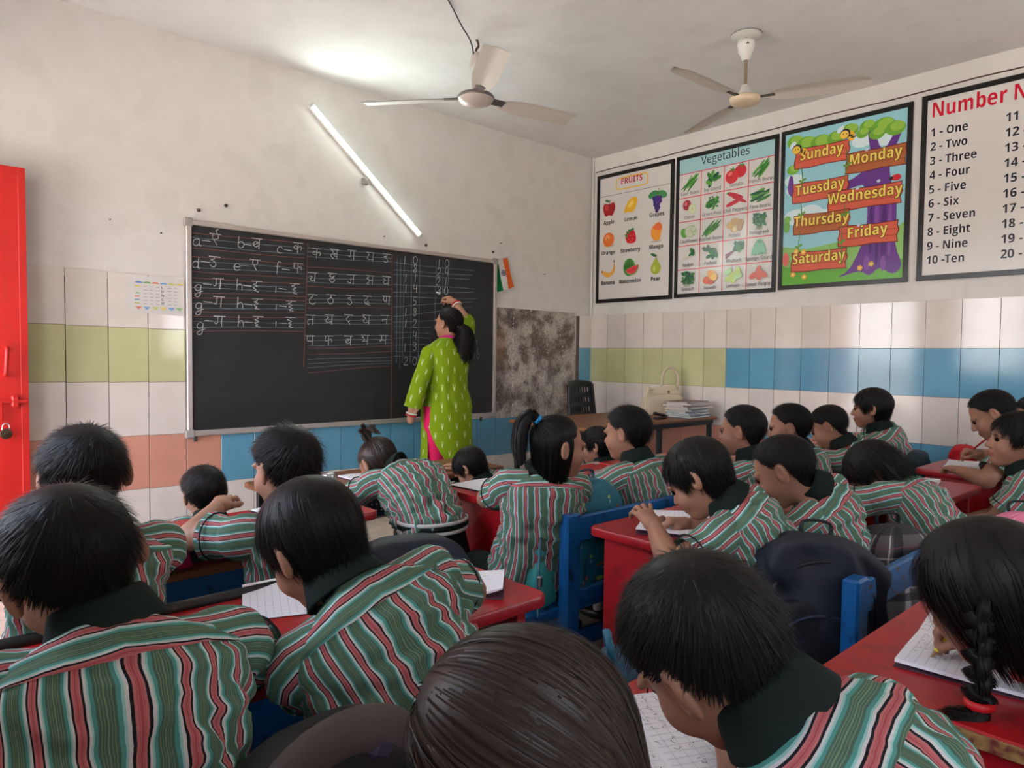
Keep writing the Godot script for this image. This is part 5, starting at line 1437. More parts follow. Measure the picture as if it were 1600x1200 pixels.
func build_papers() -> void:
	var h := 0.6205
	notebook("single lined sheet hanging near the black rail of the red desk", Vector3(0.60, h, -1.33), 1.2, 0.2, 0.15, 1, 0.0012, 0.025, true, false)
	notebook("open notebook with a lifted page beside the leaning pupil's arm", Vector3(0.965, h, -1.27), -0.75, 0.13, 0.17, 2, 0.004, 0.022)
	notebook("notebook beside the pupil ahead of the black-railed desk", Vector3(0.55, h, -2.10), 0.5, 0.14, 0.18, 1, 0.006, 0.006, false, false)
	notebook("notebook under the bent arm of the pupil with brushed-up hair", Vector3(0.93, h, -2.2), 0.1, 0.15, 0.18, 1, 0.006, 0.006, false, false)
	notebook("open notebook at the elbow of the girl with blue hair band", Vector3(1.72, h, -2.10), 0.05, 0.21, 0.27, 1, 0.006, 0.006, false, false)
	notebook("open notebook under the spread fingers of the bowl-haired boy", Vector3(1.86, h, -1.27), 0.55, 0.15, 0.21, 2, 0.005, 0.014, false, false)
	notebook("squared notebook in front of the boy with a large dark collar", Vector3(0.78, h, -0.57), -0.55, 0.17, 0.23, 2, 0.006, 0.006, true, true)
	notebook("open squared notebook the braided girl writes in", Vector3(1.50, h, -0.33), 0.12, 0.19, 0.25, 2, 0.006, 0.008, true, true)
	notebook("second notebook at the far rim of the braided girl's desk", Vector3(1.82, h, -0.38), 0.3, 0.15, 0.2, 1, 0.006, 0.006, false, false)
	notebook("closed white notebook on the short red desk", Vector3(3.06, 0.6405, -0.99), 0.15, 0.2, 0.17, 1, 0.012, 0.003, false, false)
	notebook("open notebook under the red pencil on the desk by the wall", Vector3(3.86, 0.6405, -0.97), 0.2, 0.17, 0.22, 2, 0.006, 0.006)
	notebook("open notebook against the tiled wall past the red pencil", Vector3(4.32, 0.6405, -0.98), 0.0, 0.15, 0.21, 2, 0.006, 0.006)
	notebook("white notebook on the desk ahead of the boys by the charts", Vector3(2.82, h, -2.06), 0.2, 0.15, 0.2, 2, 0.006, 0.006, false, false)
	notebook("notebook on the desk below the weekday chart", Vector3(3.7, h, -2.0), 0.0, 0.15, 0.2, 2, 0.006, 0.006)
	notebook("white notebook on the low brown table by the teacher", Vector3(1.78, 0.5605, -2.9), 0.1, 0.15, 0.2, 2, 0.006, 0.006)
	pencil("pen", "white pen with blue cap resting against the black edge rail", Vector3(0.345, 0.6225, -1.40), Vector3(0.40, 0.665, -1.50), Color(0.82, 0.80, 0.82))

# ---------------------------------------------------------------- bags
# soft pack standing upright: width x, height y, depth z, domed top
func pack_body(w: float, h: float, d: float, dome := 0.6, lump := 0.006, sd := 0) -> MB:
	var mb := MB.new()
	var rows := 25; var cols := 49
	for j in rows:
		var t := float(j) / (rows - 1)
		# profile from the base centre up over the dome
		var y: float; var k: float
		if t < 0.12: y = 0.0; k = t / 0.12 * 0.92
		elif t < 0.2: y = (t - 0.12) / 0.08 * 0.04 * h; k = 0.92 + (t - 0.12)
		else:
			var q := (t - 0.2) / 0.8
			var a := q * PI * 0.5
			if q < 0.55: y = h * (0.04 + 0.58 * q / 0.55); k = 1.0 - 0.05 * q
			else:
				var p := (q - 0.55) / 0.45 * PI * 0.5
				y = h * (0.62 + 0.38 * sin(p)); k = 0.972 * pow(cos(p), dome) if p < PI * 0.5 - 0.001 else 0.0
		for i in cols:
			var a := TAU * i / (cols - 1)
			var dir := Vector3(signf(cos(a)) * pow(abs(cos(a)), 0.55), 0, signf(sin(a)) * pow(abs(sin(a)), 0.55))
			var p := Vector3(dir.x * w * 0.5 * k, y, dir.z * d * 0.5 * pow(k, 0.8))
			p += dir * lump * noise.get_noise_3d(p.x * 9 + sd * 7, p.y * 7 + p.x * 5, p.z * 9) * k * 2.0
			mb.vert(p, Vector3.UP, Vector2(float(i) / (cols - 1) * (w + d) * 2, y))
	mb.grid(0, rows, cols, true); mb.smooth(0, 0); mb.weld(0, rows, cols)
	return mb

func zip_line(w: float, h: float, z: float, k: float) -> Array:
	var p := []
	for i in 15:
		var t := i / 14.0
		var a := PI * t
		p.append(Vector3(w * 0.5 * k * cos(a), h * (0.3 + 0.62 * k * pow(sin(a), 0.6)), z))
	return p

func backpack(label: String, at: Vector3, turn: float, w: float, h: float, d: float, m: Material, trim: Material, opts := {}) -> Node3D:
	var o := thing("school_bag", label, "bag", at, turn, "pupils' school bags")
	if opts.has("tilt"): o.rotation.x = opts.tilt
	if opts.has("roll"): o.rotation.z = opts.roll
	obj("bag_body", pack_body(w, h, d, 0.6, opts.get("lump", 0.010), int(at.x * 10)), m, o)
	var pk := obj("front_pocket", pack_body(w * 0.8, h * 0.55, d * 0.4, 0.5, 0.006, int(at.x * 10) + 3), opts.get("pocket", m), o)
	pk.position = Vector3(0, 0.015, d * 0.42)
	var mb := MB.new()
	mb.tube(zip_line(w * 0.86, h * 0.92, d * 0.36, 1.0), [0.005], 6); obj("zip", mb, trim, o)
	mb = MB.new()
	mb.tube(zip_line(w * 0.7, h * 0.55, d * 0.62, 1.0), [0.004], 6); obj("pocket_zip", mb, opts.get("piping", trim), o)
	mb = MB.new()
	mb.tube(cat([Vector3(-0.035, h * 0.955, -d * 0.2), Vector3(-0.035, h + 0.025, -d * 0.24), Vector3(0.035, h + 0.025, -d * 0.24), Vector3(0.035, h * 0.955, -d * 0.2)], 5), [0.008], 8, true, Color.WHITE, 0.5); obj("top_handle", mb, trim, o)
	if opts.get("no_handle", false): o.get_node("top_handle").free()
	for s in [-1.0, 1.0]:
		mb = MB.new()
		mb.tube(cat([Vector3(s * w * 0.2, h * 0.92, -d * 0.3), Vector3(s * w * 0.24, h * 0.8, -d * 0.62), Vector3(s * w * 0.27, h * 0.45, -d * 0.66), Vector3(s * w * 0.3, h * 0.1, -d * 0.45)], 5), [0.016], 8, true, Color.WHITE, 0.3, Vector3.RIGHT); obj("shoulder_strap", mb, trim, o)
	return o

func blot_tex(bg: Color, cols: Array, n: int, sd: int, stripes := false) -> ImageTexture:
	var S := 256
	var im := Image.create(S, S, false, Image.FORMAT_RGB8)
	im.fill(bg)
	var R := RandomNumberGenerator.new()
	R.seed = sd
	for k in n:
		var c := Vector2(R.randf() * S, R.randf() * S); var r := R.randf_range(4, 17); var sq := R.randf_range(0.5, 1.0); var rot := R.randf() * 3.0
		var col: Color = cols[k % cols.size()]
		for y in range(int(c.y - r), int(c.y + r) + 1):
			for x in range(int(c.x - r), int(c.x + r) + 1):
				var p := (Vector2(x, y) - c).rotated(rot)
				if Vector2(p.x, p.y / sq).length() < r: im.set_pixel(posmod(x, S), posmod(y, S), col)
	return ImageTexture.create_from_image(im)

func plaid_tex() -> ImageTexture:
	var S := 128
	var im := Image.create(S, S, false, Image.FORMAT_RGB8)
	for y in S:
		for x in S:
			var c := Color(0.34, 0.31, 0.30)
			var u := x % 64; var v := y % 64
			if u < 14: c = c.lerp(Color(0.08, 0.08, 0.10), 0.75)
			elif u > 20 and u < 25: c = c.lerp(Color(0.85, 0.83, 0.82), 0.7)
			if v < 14: c = c.lerp(Color(0.08, 0.08, 0.10), 0.6)
			elif v > 20 and v < 25: c = c.lerp(Color(0.85, 0.83, 0.82), 0.55)
			elif v > 40 and v < 43: c = c.lerp(Color(0.6, 0.2, 0.3), 0.6)
			im.set_pixel(x, y, c)
	return ImageTexture.create_from_image(im)

func cloth_tex_mat(tex: Texture2D, scale: float, rough := 0.75) -> StandardMaterial3D:
	var m := mat(Color.WHITE, rough)
	m.albedo_texture = tex
	m.uv1_scale = Vector3(scale, scale, 1)
	return m

func build_bags() -> void:
	var navy := mat(Color(0.075, 0.09, 0.14), 0.7); var black := mat(Color(0.06, 0.06, 0.068), 0.65); var slate := mat(Color(0.06, 0.11, 0.18), 0.6)
	var taupe := mat(Color(0.30, 0.265, 0.25), 0.8)
	var teal_dots := cloth_tex_mat(blot_tex(Color(0.03, 0.37, 0.44), [Color(0.62, 0.68, 0.30), Color(0.55, 0.60, 0.62), Color(0.05, 0.22, 0.30), Color(0.60, 0.35, 0.28), Color(0.02, 0.28, 0.36)], 26, 3), 5.0, 0.5)
	var aqua := mat(Color(0.22, 0.62, 0.60), 0.6)
	var blue_dots := cloth_tex_mat(blot_tex(Color(0.06, 0.17, 0.47), [Color(0.72, 0.12, 0.16), Color(0.10, 0.28, 0.62), Color(0.72, 0.60, 0.25), Color(0.65, 0.14, 0.2)], 40, 4), 7.0, 0.6)
	var pink := cloth_tex_mat(blot_tex(Color(0.88, 0.48, 0.60), [Color(0.92, 0.80, 0.82), Color(0.80, 0.25, 0.42), Color(0.90, 0.72, 0.70)], 34, 6), 6.0, 0.6)
	var plaid := cloth_tex_mat(plaid_tex(), 5.0, 0.8)
	# bag hung behind the pair at the black-railed desk
	var o := backpack("taupe and black backpack with purple patch leaning on the bench back", Vector3(0.40, 0.332, -0.775), 0.1, 0.29, 0.365, 0.13, black, taupe, {"pocket": black, "no_handle": true})
	var mb := MB.new()
	var arch := []
	for i in 21:
		var a := PI * (0.04 + 0.92 * i / 20.0)
		arch.append(Vector3(0.135 * cos(a), 0.22 + 0.145 * sin(a), 0.04))
	mb.tube(arch, [0.03], 10, true, Color.WHITE, 0.55, Vector3(1, 0, 0)); obj("padded_rim", mb, taupe, o)
	mb = MB.new(); mb.box(Vector3(0.075, 0.322, 0.04), Vector3(0.09, 0.045, 0.03), 0.012, Basis(Vector3.BACK, -0.5)); obj("purple_patch", mb, mat(Color(0.22, 0.19, 0.28), 0.7), o)
	backpack("teal backpack with planet print hooked on the blue bench post", Vector3(1.86, 0.332, -1.62), 0.05, 0.30, 0.385, 0.10, teal_dots, mat(Color(0.03, 0.2, 0.27), 0.5), {"pocket": teal_dots})
	var tp := thing("school_bag", "aqua side of a soft bag sagging against the bench post", "bag", Vector3(1.60, 0.332, -1.62), 0.25, "pupils' school bags")
	obj("bag_body", pack_body(0.10, 0.27, 0.09, 0.8, 0.01, 8), aqua, tp)
	mb = MB.new(); mb.tube(cat([Vector3(-0.03, 0.26, 0.03), Vector3(-0.07, 0.16, 0.05), Vector3(-0.1, 0.08, 0.06), Vector3(-0.12, 0.012, 0.08)], 4), [0.005], 6); obj("cord", mb, teal_dots, tp)
	mb = MB.new(); mb.box(Vector3(-0.085, 0.11, 0.062), Vector3(0.022, 0.04, 0.014), 0.005); obj("buckle", mb, M.steel, tp)
	backpack("royal blue backpack with red dots behind the boy beside the teal bag", Vector3(2.44, 0.332, -1.63), -0.1, 0.26, 0.36, 0.12, blue_dots, mat(Color(0.05, 0.1, 0.3), 0.6), {"pocket": blue_dots})
	backpack("large navy backpack with black side panel on the worn bench", Vector3(1.755, 0.332, -0.80), -0.7, 0.34, 0.37, 0.13, navy, black, {"roll": -0.1, "lump": 0.022, "pocket": mat(Color(0.05, 0.055, 0.08), 0.7), "piping": mat(Color(0.13, 0.16, 0.24), 0.6)})
	backpack("grey tartan backpack with black trim beyond the worn bench rail", Vector3(2.27, 0.332, -0.77), -0.5, 0.27, 0.32, 0.12, plaid, black, {"pocket": plaid})
	backpack("dark slate blue backpack lying on the bench by the notched panel", Vector3(1.12, 0.33, -1.66), -0.3, 0.38, 0.30, 0.16, slate, mat(Color(0.10, 0.2, 0.32), 0.6), {"pocket": slate, "no_handle": true})
	backpack("pink patterned backpack beside the boy with clasped hands", Vector3(2.74, 0.332, -0.535), -0.9, 0.26, 0.33, 0.14, pink, black, {"pocket": pink})
	backpack("blue-green backpack on the floor by the solid red panel", Vector3(1.12, 0.0, -0.86), 0.8, 0.22, 0.56, 0.2, mat(Color(0.07, 0.26, 0.35), 0.6), mat(Color(0.10, 0.38, 0.48), 0.6))
	backpack("dark teal bag slumped on the bench end by the tiled wall", Vector3(4.0, 0.42, -1.28), 0.0, 0.28, 0.26, 0.14, mat(Color(0.08, 0.17, 0.19), 0.7), mat(Color(0.06, 0.3, 0.32), 0.6))
	backpack("black and pink bag beside the boy writing under the charts", Vector3(3.0, 0.332, -1.40), 0.3, 0.22, 0.34, 0.14, black, mat(Color(0.7, 0.35, 0.45), 0.6))
	var pb := thing("pencil_pouch", "crumpled red cloth pouch on the desk by the tiled wall", "pouch", Vector3(4.15, 0.6402, -1.09), 0.2)
	obj("pouch_body", pack_body(0.17, 0.075, 0.09, 0.9, 0.014, 5), mat(Color(0.72, 0.06, 0.1), 0.8), pb)
	mb = MB.new(); mb.tube(cat([Vector3(-0.06, 0.055, 0.02), Vector3(0, 0.078, 0.012), Vector3(0.06, 0.055, 0.02)], 4), [0.003], 6); obj("zip", mb, mat(Color(0.4, 0.03, 0.05), 0.6), pb)
	pb = thing("cloth_bundle", "magenta cloth bundle stuffed on the shelf of the red desk", "bundle", Vector3(0.64, 0.488, -2.255), 0.1)
	obj("cloth", pack_body(0.16, 0.065, 0.07, 0.7, 0.014, 9), mat(Color(0.78, 0.08, 0.36), 0.6), pb)
	# steel bottle
	var bo := thing("water_bottle", "steel-capped navy water bottle standing beside the brushed-up hair boy's desk", "bottle", Vector3(1.17, 0.62, -2.22))
	mb = MB.new(); mb.lathe([[0.0, 0.0], [0.03, 0.001], [0.032, 0.006], [0.032, 0.07], [0.026, 0.085]], 20); obj("bottle_body", mb, mat(Color(0.05, 0.07, 0.14), 0.35), bo)
	mb = MB.new(); mb.lathe([[0.0265, 0.083], [0.0275, 0.087], [0.0275, 0.108], [0.02, 0.114], [0.0, 0.115]], 20); obj("cap", mb, M.steel, bo)

# ---------------------------------------------------------------- people
func smin(a: float, b: float, k: float) -> float:
	var h: float = max(k - abs(a - b), 0.0) / k
	return min(a, b) - h * h * k * 0.25

func ellipsoid(p: Vector3, c: Vector3, r: Vector3) -> float:
	var q := p - c
	var k0 := (q / r).length()
	var k1 := (q / (r * r)).length()
	return k0 * (k0 - 1.0) / max(k1, 0.0001)

func capsule(p: Vector3, a: Vector3, b: Vector3, ra: float, rb: float) -> float:
	var ab := b - a
	var t := clampf((p - a).dot(ab) / ab.length_squared(), 0.0, 1.0)
	return p.distance_to(a + ab * t) - lerpf(ra, rb, t)

func head_sdf(p: Vector3) -> float:
	var q := Vector3(abs(p.x), p.y, p.z)
	var d := ellipsoid(p, Vector3(0, 0.026, 0.010), Vector3(0.071, 0.076, 0.090))
	d = smin(d, ellipsoid(p, Vector3(0, -0.036, -0.030), Vector3(0.055, 0.062, 0.058)), 0.03)
	d = smin(d, ellipsoid(p, Vector3(0, -0.084, -0.054), Vector3(0.030, 0.024, 0.028)), 0.025)
	d = smin(d, ellipsoid(q, Vector3(0.034, -0.035, -0.056), Vector3(0.024, 0.026, 0.024)), 0.02)
	d = smin(d, ellipsoid(q, Vector3(0.03, 0.014, -0.074), Vector3(0.024, 0.009, 0.012)), 0.014)
	d = smin(d, capsule(p, Vector3(0, 0.002, -0.083), Vector3(0, -0.028, -0.098), 0.007, 0.0105), 0.012)
	d = smin(d, ellipsoid(q, Vector3(0.010, -0.031, -0.09), Vector3(0.008, 0.007, 0.009)), 0.006)
	var eye := ellipsoid(q, Vector3(0.029, -0.002, -0.098), Vector3(0.015, 0.010, 0.017))
	d = -smin(-d, eye, 0.012)
	d = smin(d, ellipsoid(p, Vector3(0, -0.0555, -0.084), Vector3(0.020, 0.0055, 0.010)), 0.006)
	d = smin(d, ellipsoid(p, Vector3(0, -0.066, -0.082), Vector3(0.017, 0.0065, 0.010)), 0.006)
	# ear: a cupped shell set at an angle
	var e := Basis(Vector3.UP, -0.42) * (q - Vector3(0.078, -0.006, 0.014))
	var ear := ellipsoid(e, Vector3.ZERO, Vector3(0.0095, 0.031, 0.020))
	ear = max(ear, -ellipsoid(e, Vector3(0.0095, 0.004, -0.002), Vector3(0.0085, 0.021, 0.012)))
	d = smin(d, ear, 0.008)
	d = smin(d, capsule(p, Vector3(0, -0.05, 0.018), Vector3(0, -0.125, 0.034), 0.043, 0.037), 0.03)
	return d

# surface nets over the field f; blocks far from the surface are skipped
func surf_net(lo: Vector3, hi: Vector3, cell: float, f: Callable) -> MB:
	var B := 4
	var nx := int(ceil((hi.x - lo.x) / cell / B)) * B; var ny := int(ceil((hi.y - lo.y) / cell / B)) * B; var nz := int(ceil((hi.z - lo.z) / cell / B)) * B
	var sx := nx + 1; var sy := ny + 1; var sz := nz + 1
	var val := PackedFloat32Array(); val.resize(sx * sy * sz); val.fill(1.0)
	var done := PackedByteArray(); done.resize(sx * sy * sz)
	var live := []
	for bz in nz / B:
		for by in ny / B:
			for bx in nx / B:
				var c := lo + Vector3(bx + 0.5, by + 0.5, bz + 0.5) * cell * B
				var d: float = f.call(c)
				if abs(d) < cell * B * 1.5: live.append(Vector3i(bx, by, bz))
				elif d < 0:
					for k in B:
						for j in B:
							for i in B: val[((bz * B + k) * sy + by * B + j) * sx + bx * B + i] = -1.0
	for b in live:
		for k in B + 1:
			for j in B + 1:
				for i in B + 1:
					var id: int = ((b.z * B + k) * sy + b.y * B + j) * sx + b.x * B + i
					if done[id] == 0:
						done[id] = 1
						val[id] = f.call(lo + Vector3(b.x * B + i, b.y * B + j, b.z * B + k) * cell)
	var mb := MB.new()
	var vid := {}
	var off := [Vector3i(0, 0, 0), Vector3i(1, 0, 0), Vector3i(0, 1, 0), Vector3i(1, 1, 0), Vector3i(0, 0, 1), Vector3i(1, 0, 1), Vector3i(0, 1, 1), Vector3i(1, 1, 1)]
	var eds := [[0, 1], [2, 3], [4, 5], [6, 7], [0, 2], [1, 3], [4, 6], [5, 7], [0, 4], [1, 5], [2, 6], [3, 7]]
	var step := [0, 1, sx, sx + 1, sx * sy, sx * sy + 1, sx * sy + sx, sx * sy + sx + 1]
	var cells := PackedInt32Array()
	for b in live:
		for k in B:
			for j in B:
				for i in B:
					var id: int = ((b.z * B + k) * sy + b.y * B + j) * sx + b.x * B + i
					var m := 0
					for q in 8:
						if val[id + step[q]] < 0: m |= 1 << q
					if m == 0 or m == 255: continue
					var s := Vector3.ZERO; var n := 0
					for e in eds:
						var a := val[id + step[e[0]]]; var c := val[id + step[e[1]]]
						if (a < 0) != (c < 0):
							var t := a / (a - c)
							s += Vector3(off[e[0]]).lerp(Vector3(off[e[1]]), t); n += 1
					vid[id] = mb.vert(lo + (Vector3(b.x * B + i, b.y * B + j, b.z * B + k) + s / n) * cell, Vector3.UP)
					cells.append(id)
	for id in cells:
		for ax in 3:
			var st: int = [1, sx, sx * sy][ax]
			var u: int = [sx, sx * sy, 1][ax]
			var w: int = [sx * sy, 1, sx][ax]
			var a := val[id]; var c := val[id + st]
			if (a < 0) == (c < 0): continue
			if not (vid.has(id - u) and vid.has(id - w) and vid.has(id - u - w)): continue
			var p0: int = vid[id]; var p1: int = vid[id - u]; var p2: int = vid[id - u - w]; var p3: int = vid[id - w]
			if a < 0:
				mb.tri(p0, p2, p1); mb.tri(p0, p3, p2)
			else:
				mb.tri(p0, p1, p2); mb.tri(p0, p2, p3)
	mb.smooth(0, 0)
	return mb

var head_mb: MB
var hands := {}
var hair := {}
const SKIN := Color(0.32, 0.150, 0.092)

func make_head() -> void:
	head_mb = surf_net(Vector3(-0.104, -0.14, -0.12), Vector3(0.104, 0.11, 0.112), 0.0038, head_sdf)
	for i in head_mb.v.size():
		var p := head_mb.v[i]
		var q := Vector3(abs(p.x), p.y, p.z)
		var c := Color(1, 1, 1)
		if p.z < -0.06:
			var lip: float = clampf(1.3 - Vector2(p.x / 0.021, (p.y + 0.061) / 0.0125).length(), 0, 1)
			c = c.lerp(Color(0.92, 0.62, 0.62), clampf(lip * 2.0, 0, 1))
			var brow: float = clampf(1.5 - Vector2((q.x - 0.029) / 0.017, (p.y - 0.0165 + abs(q.x - 0.03) * 0.12) / 0.0042).length(), 0, 1)
			c = c.lerp(Color(0.08, 0.07, 0.07), clampf(brow * 1.6, 0, 1))
		head_mb.c[i] = c
	# eyeballs, irises and lids
	for s in [-1.0, 1.0]:
		var e := MB.new()
		var ctr := Vector3(0.029 * s, -0.002, -0.0738)
		for j in 13:
			for i in 17:
				var th := PI * j / 12; var ph := TAU * i / 16
				var d := Vector3(sin(th) * cos(ph), sin(th) * sin(ph), -cos(th))
				var cc := Color(2.1, 3.6, 5.4)
				if j <= 2: cc = Color(0.06, 0.06, 0.07)
				e.vert(ctr + d * Vector3(0.0108, 0.0095, 0.0108), d, Vector2.ZERO, cc)
		e.grid(0, 13, 17, true)
		head_mb.add(e)
		e = MB.new()
		var lid := []
		for k in 9:
			var a := PI * (0.08 + 0.84 * k / 8.0)
			lid.append(ctr + Vector3(-cos(a) * 0.0135, sin(a) * 0.0062 + 0.0012, -0.0098 - 0.001 * sin(a)))
		e.tube(lid, [0.0011], 6, true, Color(0.12, 0.1, 0.1))
		head_mb.add(e)

func finger_chain(base: Vector3, yaw: float, curl: Array, lens: Array) -> Array:
	var pts := [base]
	var d := Vector3(-sin(yaw), 0, -cos(yaw))
	var sidev := Vector3(cos(yaw), 0, -sin(yaw))
	var p := base
	for k in 3:
		d = d.rotated(sidev, -curl[k])
		p = p + d * lens[k]
		pts.append(p)
	return pts

# right hand: wrist at the origin, fingers towards -z, palm down, thumb towards -x
func make_hand(called: String, curls: Array, yaws: Array, thumb: Array) -> void:
	var bones := []
	var bx := [-0.021, -0.0075, 0.0065, 0.0195]
	var ln := [0.92, 1.0, 0.94, 0.76]
	for k in 4:
		var c := finger_chain(Vector3(bx[k], 0.002 - 0.002 * float(k == 3 or k == 0), -0.062 + 0.004 * float(k == 3)), yaws[k], curls[k], [0.028 * ln[k], 0.019 * ln[k], 0.016 * ln[k]])
		var r := 0.0078 if k < 3 else 0.0068
		for s in 3: bones.append([c[s], c[s + 1], r * (1.0 - 0.10 * s), r * (0.9 - 0.10 * s), 0.0])
	for s in 2: bones.append([thumb[s], thumb[s + 1], 0.0095 - 0.0012 * s, 0.0083 - 0.0012 * s, 1.0])
	var f := func(p: Vector3) -> float:
		var d := capsule(p, Vector3(0, 0, 0.02), Vector3(0, 0, -0.01), 0.019, 0.0185)
		for q in [[-0.018, 0.0115], [-0.006, 0.012], [0.006, 0.012], [0.0175, 0.011]]:
			d = smin(d, capsule(p, Vector3(q[0] * 0.55, 0, -0.012), Vector3(q[0], 0.0, -0.06), q[1] + 0.0015, q[1] - 0.0015), 0.012)
		d = smin(d, capsule(p, Vector3(-0.009, -0.002, -0.012), thumb[0], 0.0125, 0.0105), 0.012)
		for b in bones: d = smin(d, capsule(p, b[0], b[1], b[2], b[3]), 0.004)
		return d
	var h := surf_net(Vector3(-0.062, -0.072, -0.145), Vector3(0.045, 0.034, 0.03), 0.0029, f)
	# nails
	for k in 4:
		var b = bones[k * 3 + 2]
		var d: Vector3 = (b[1] - b[0]).normalized()
		var sidev := Vector3(cos(yaws[k]), 0, -sin(yaws[k]))
		var up := sidev.cross(d).normalized()
		if up.y < 0 and abs(d.y) < 0.7: up = -up
		var m := MB.new()
		m.lathe([[0.0, 0.0009], [0.0034, 0.0005], [0.0042, -0.0006]], 8, Transform3D(Basis(sidev, up, sidev.cross(up)), b[1] + up * b[3] * 0.93), Color(1.5, 1.75, 1.8), 1.0, 1.2)
		h.add(m)
	hands[called] = h
	var l := MB.new()
	l.add(h, Transform3D(Basis.from_scale(Vector3(-1, 1, 1)), Vector3.ZERO))
	hands[called + "_left"] = l

# ---------------------------------------------------------------- hair
const HC := Vector3(0, 0.026, 0.010)
const HR := Vector3(0.071, 0.076, 0.090)

# lowest elevation (radians) that carries hair, by azimuth (0 = back, PI = front)
var line_cache := {}
func hairline(az: float, style: String) -> float:
	if not line_cache.has(style):
		var a := PackedFloat32Array()
		for i in 65:
			var z := PI * i / 64.0
			var e := hairline_raw(z, style)
			for q in 20:
				var d := scalp_dir(z, e)
				if HC.y + d.y * scalp(d) > -0.074: break
				e += 0.03
			a.append(e)
		line_cache[style] = a
	var u: float = clampf(abs(az) / PI * 64.0, 0.0, 63.999)
	return lerpf(line_cache[style][int(u)], line_cache[style][int(u) + 1], u - int(u))

func hairline_raw(az: float, style: String) -> float:
	var t: float = abs(az) / PI
	if style == "girl": return lerp_table([[0, -1.2], [0.25, -1.1], [0.36, -0.6], [0.44, 0.02], [0.56, 0.06], [0.64, 0.12], [0.8, 0.55], [1, 0.66]], t)
	if style == "cover": return lerp_table([[0, -1.05], [0.3, -0.95], [0.5, -0.8], [0.6, -0.55], [0.68, 0.0], [0.8, 0.45], [1, 0.6]], t)
	if style == "bowl": return lerp_table([[0, -1.2], [0.22, -1.14], [0.33, -0.85], [0.40, -0.3], [0.45, 0.0], [0.54, 0.0], [0.6, -0.08], [0.75, 0.35], [1, 0.5]], t)
	return lerp_table([[0, -1.18], [0.2, -1.14], [0.31, -0.95], [0.37, -0.6], [0.425, -0.02], [0.5, 0.03], [0.57, -0.1], [0.65, 0.15], [0.74, 0.46], [1, 0.6]], t)

var scalp_r := PackedFloat32Array()
func skull_sdf(p: Vector3) -> float:
	var d := ellipsoid(p, Vector3(0, 0.026, 0.010), Vector3(0.071, 0.076, 0.090))
	d = smin(d, ellipsoid(p, Vector3(0, -0.036, -0.030), Vector3(0.055, 0.062, 0.058)), 0.03)
	return smin(d, capsule(p, Vector3(0, -0.05, 0.018), Vector3(0, -0.125, 0.034), 0.043, 0.037), 0.03)

func make_scalp() -> void:
	for j in 33:
		for i in 65:
			var d := scalp_dir(-PI + TAU * i / 64.0, -PI * 0.5 + PI * j / 32.0)
			var a := 0.03; var b := 0.16
			for q in 11:
				var m := (a + b) * 0.5
				if skull_sdf(HC + d * m) < 0: a = m
				else: b = m
			scalp_r.append(a)

func scalp(d: Vector3) -> float:
	var u := (atan2(d.x, d.z) + PI) / TAU * 64.0; var v := (asin(clampf(d.y, -1, 1)) + PI * 0.5) / PI * 32.0
	var i := clampi(int(u), 0, 63); var j := clampi(int(v), 0, 31)
	var fu := u - i; var fv := v - j
	return lerpf(lerpf(scalp_r[j * 65 + i], scalp_r[j * 65 + i + 1], fu), lerpf(scalp_r[j * 65 + 65 + i], scalp_r[j * 65 + 66 + i], fu), fv)

func scalp_dir(az: float, el: float) -> Vector3:
	return Vector3(sin(az) * cos(el), sin(el), cos(az) * cos(el))

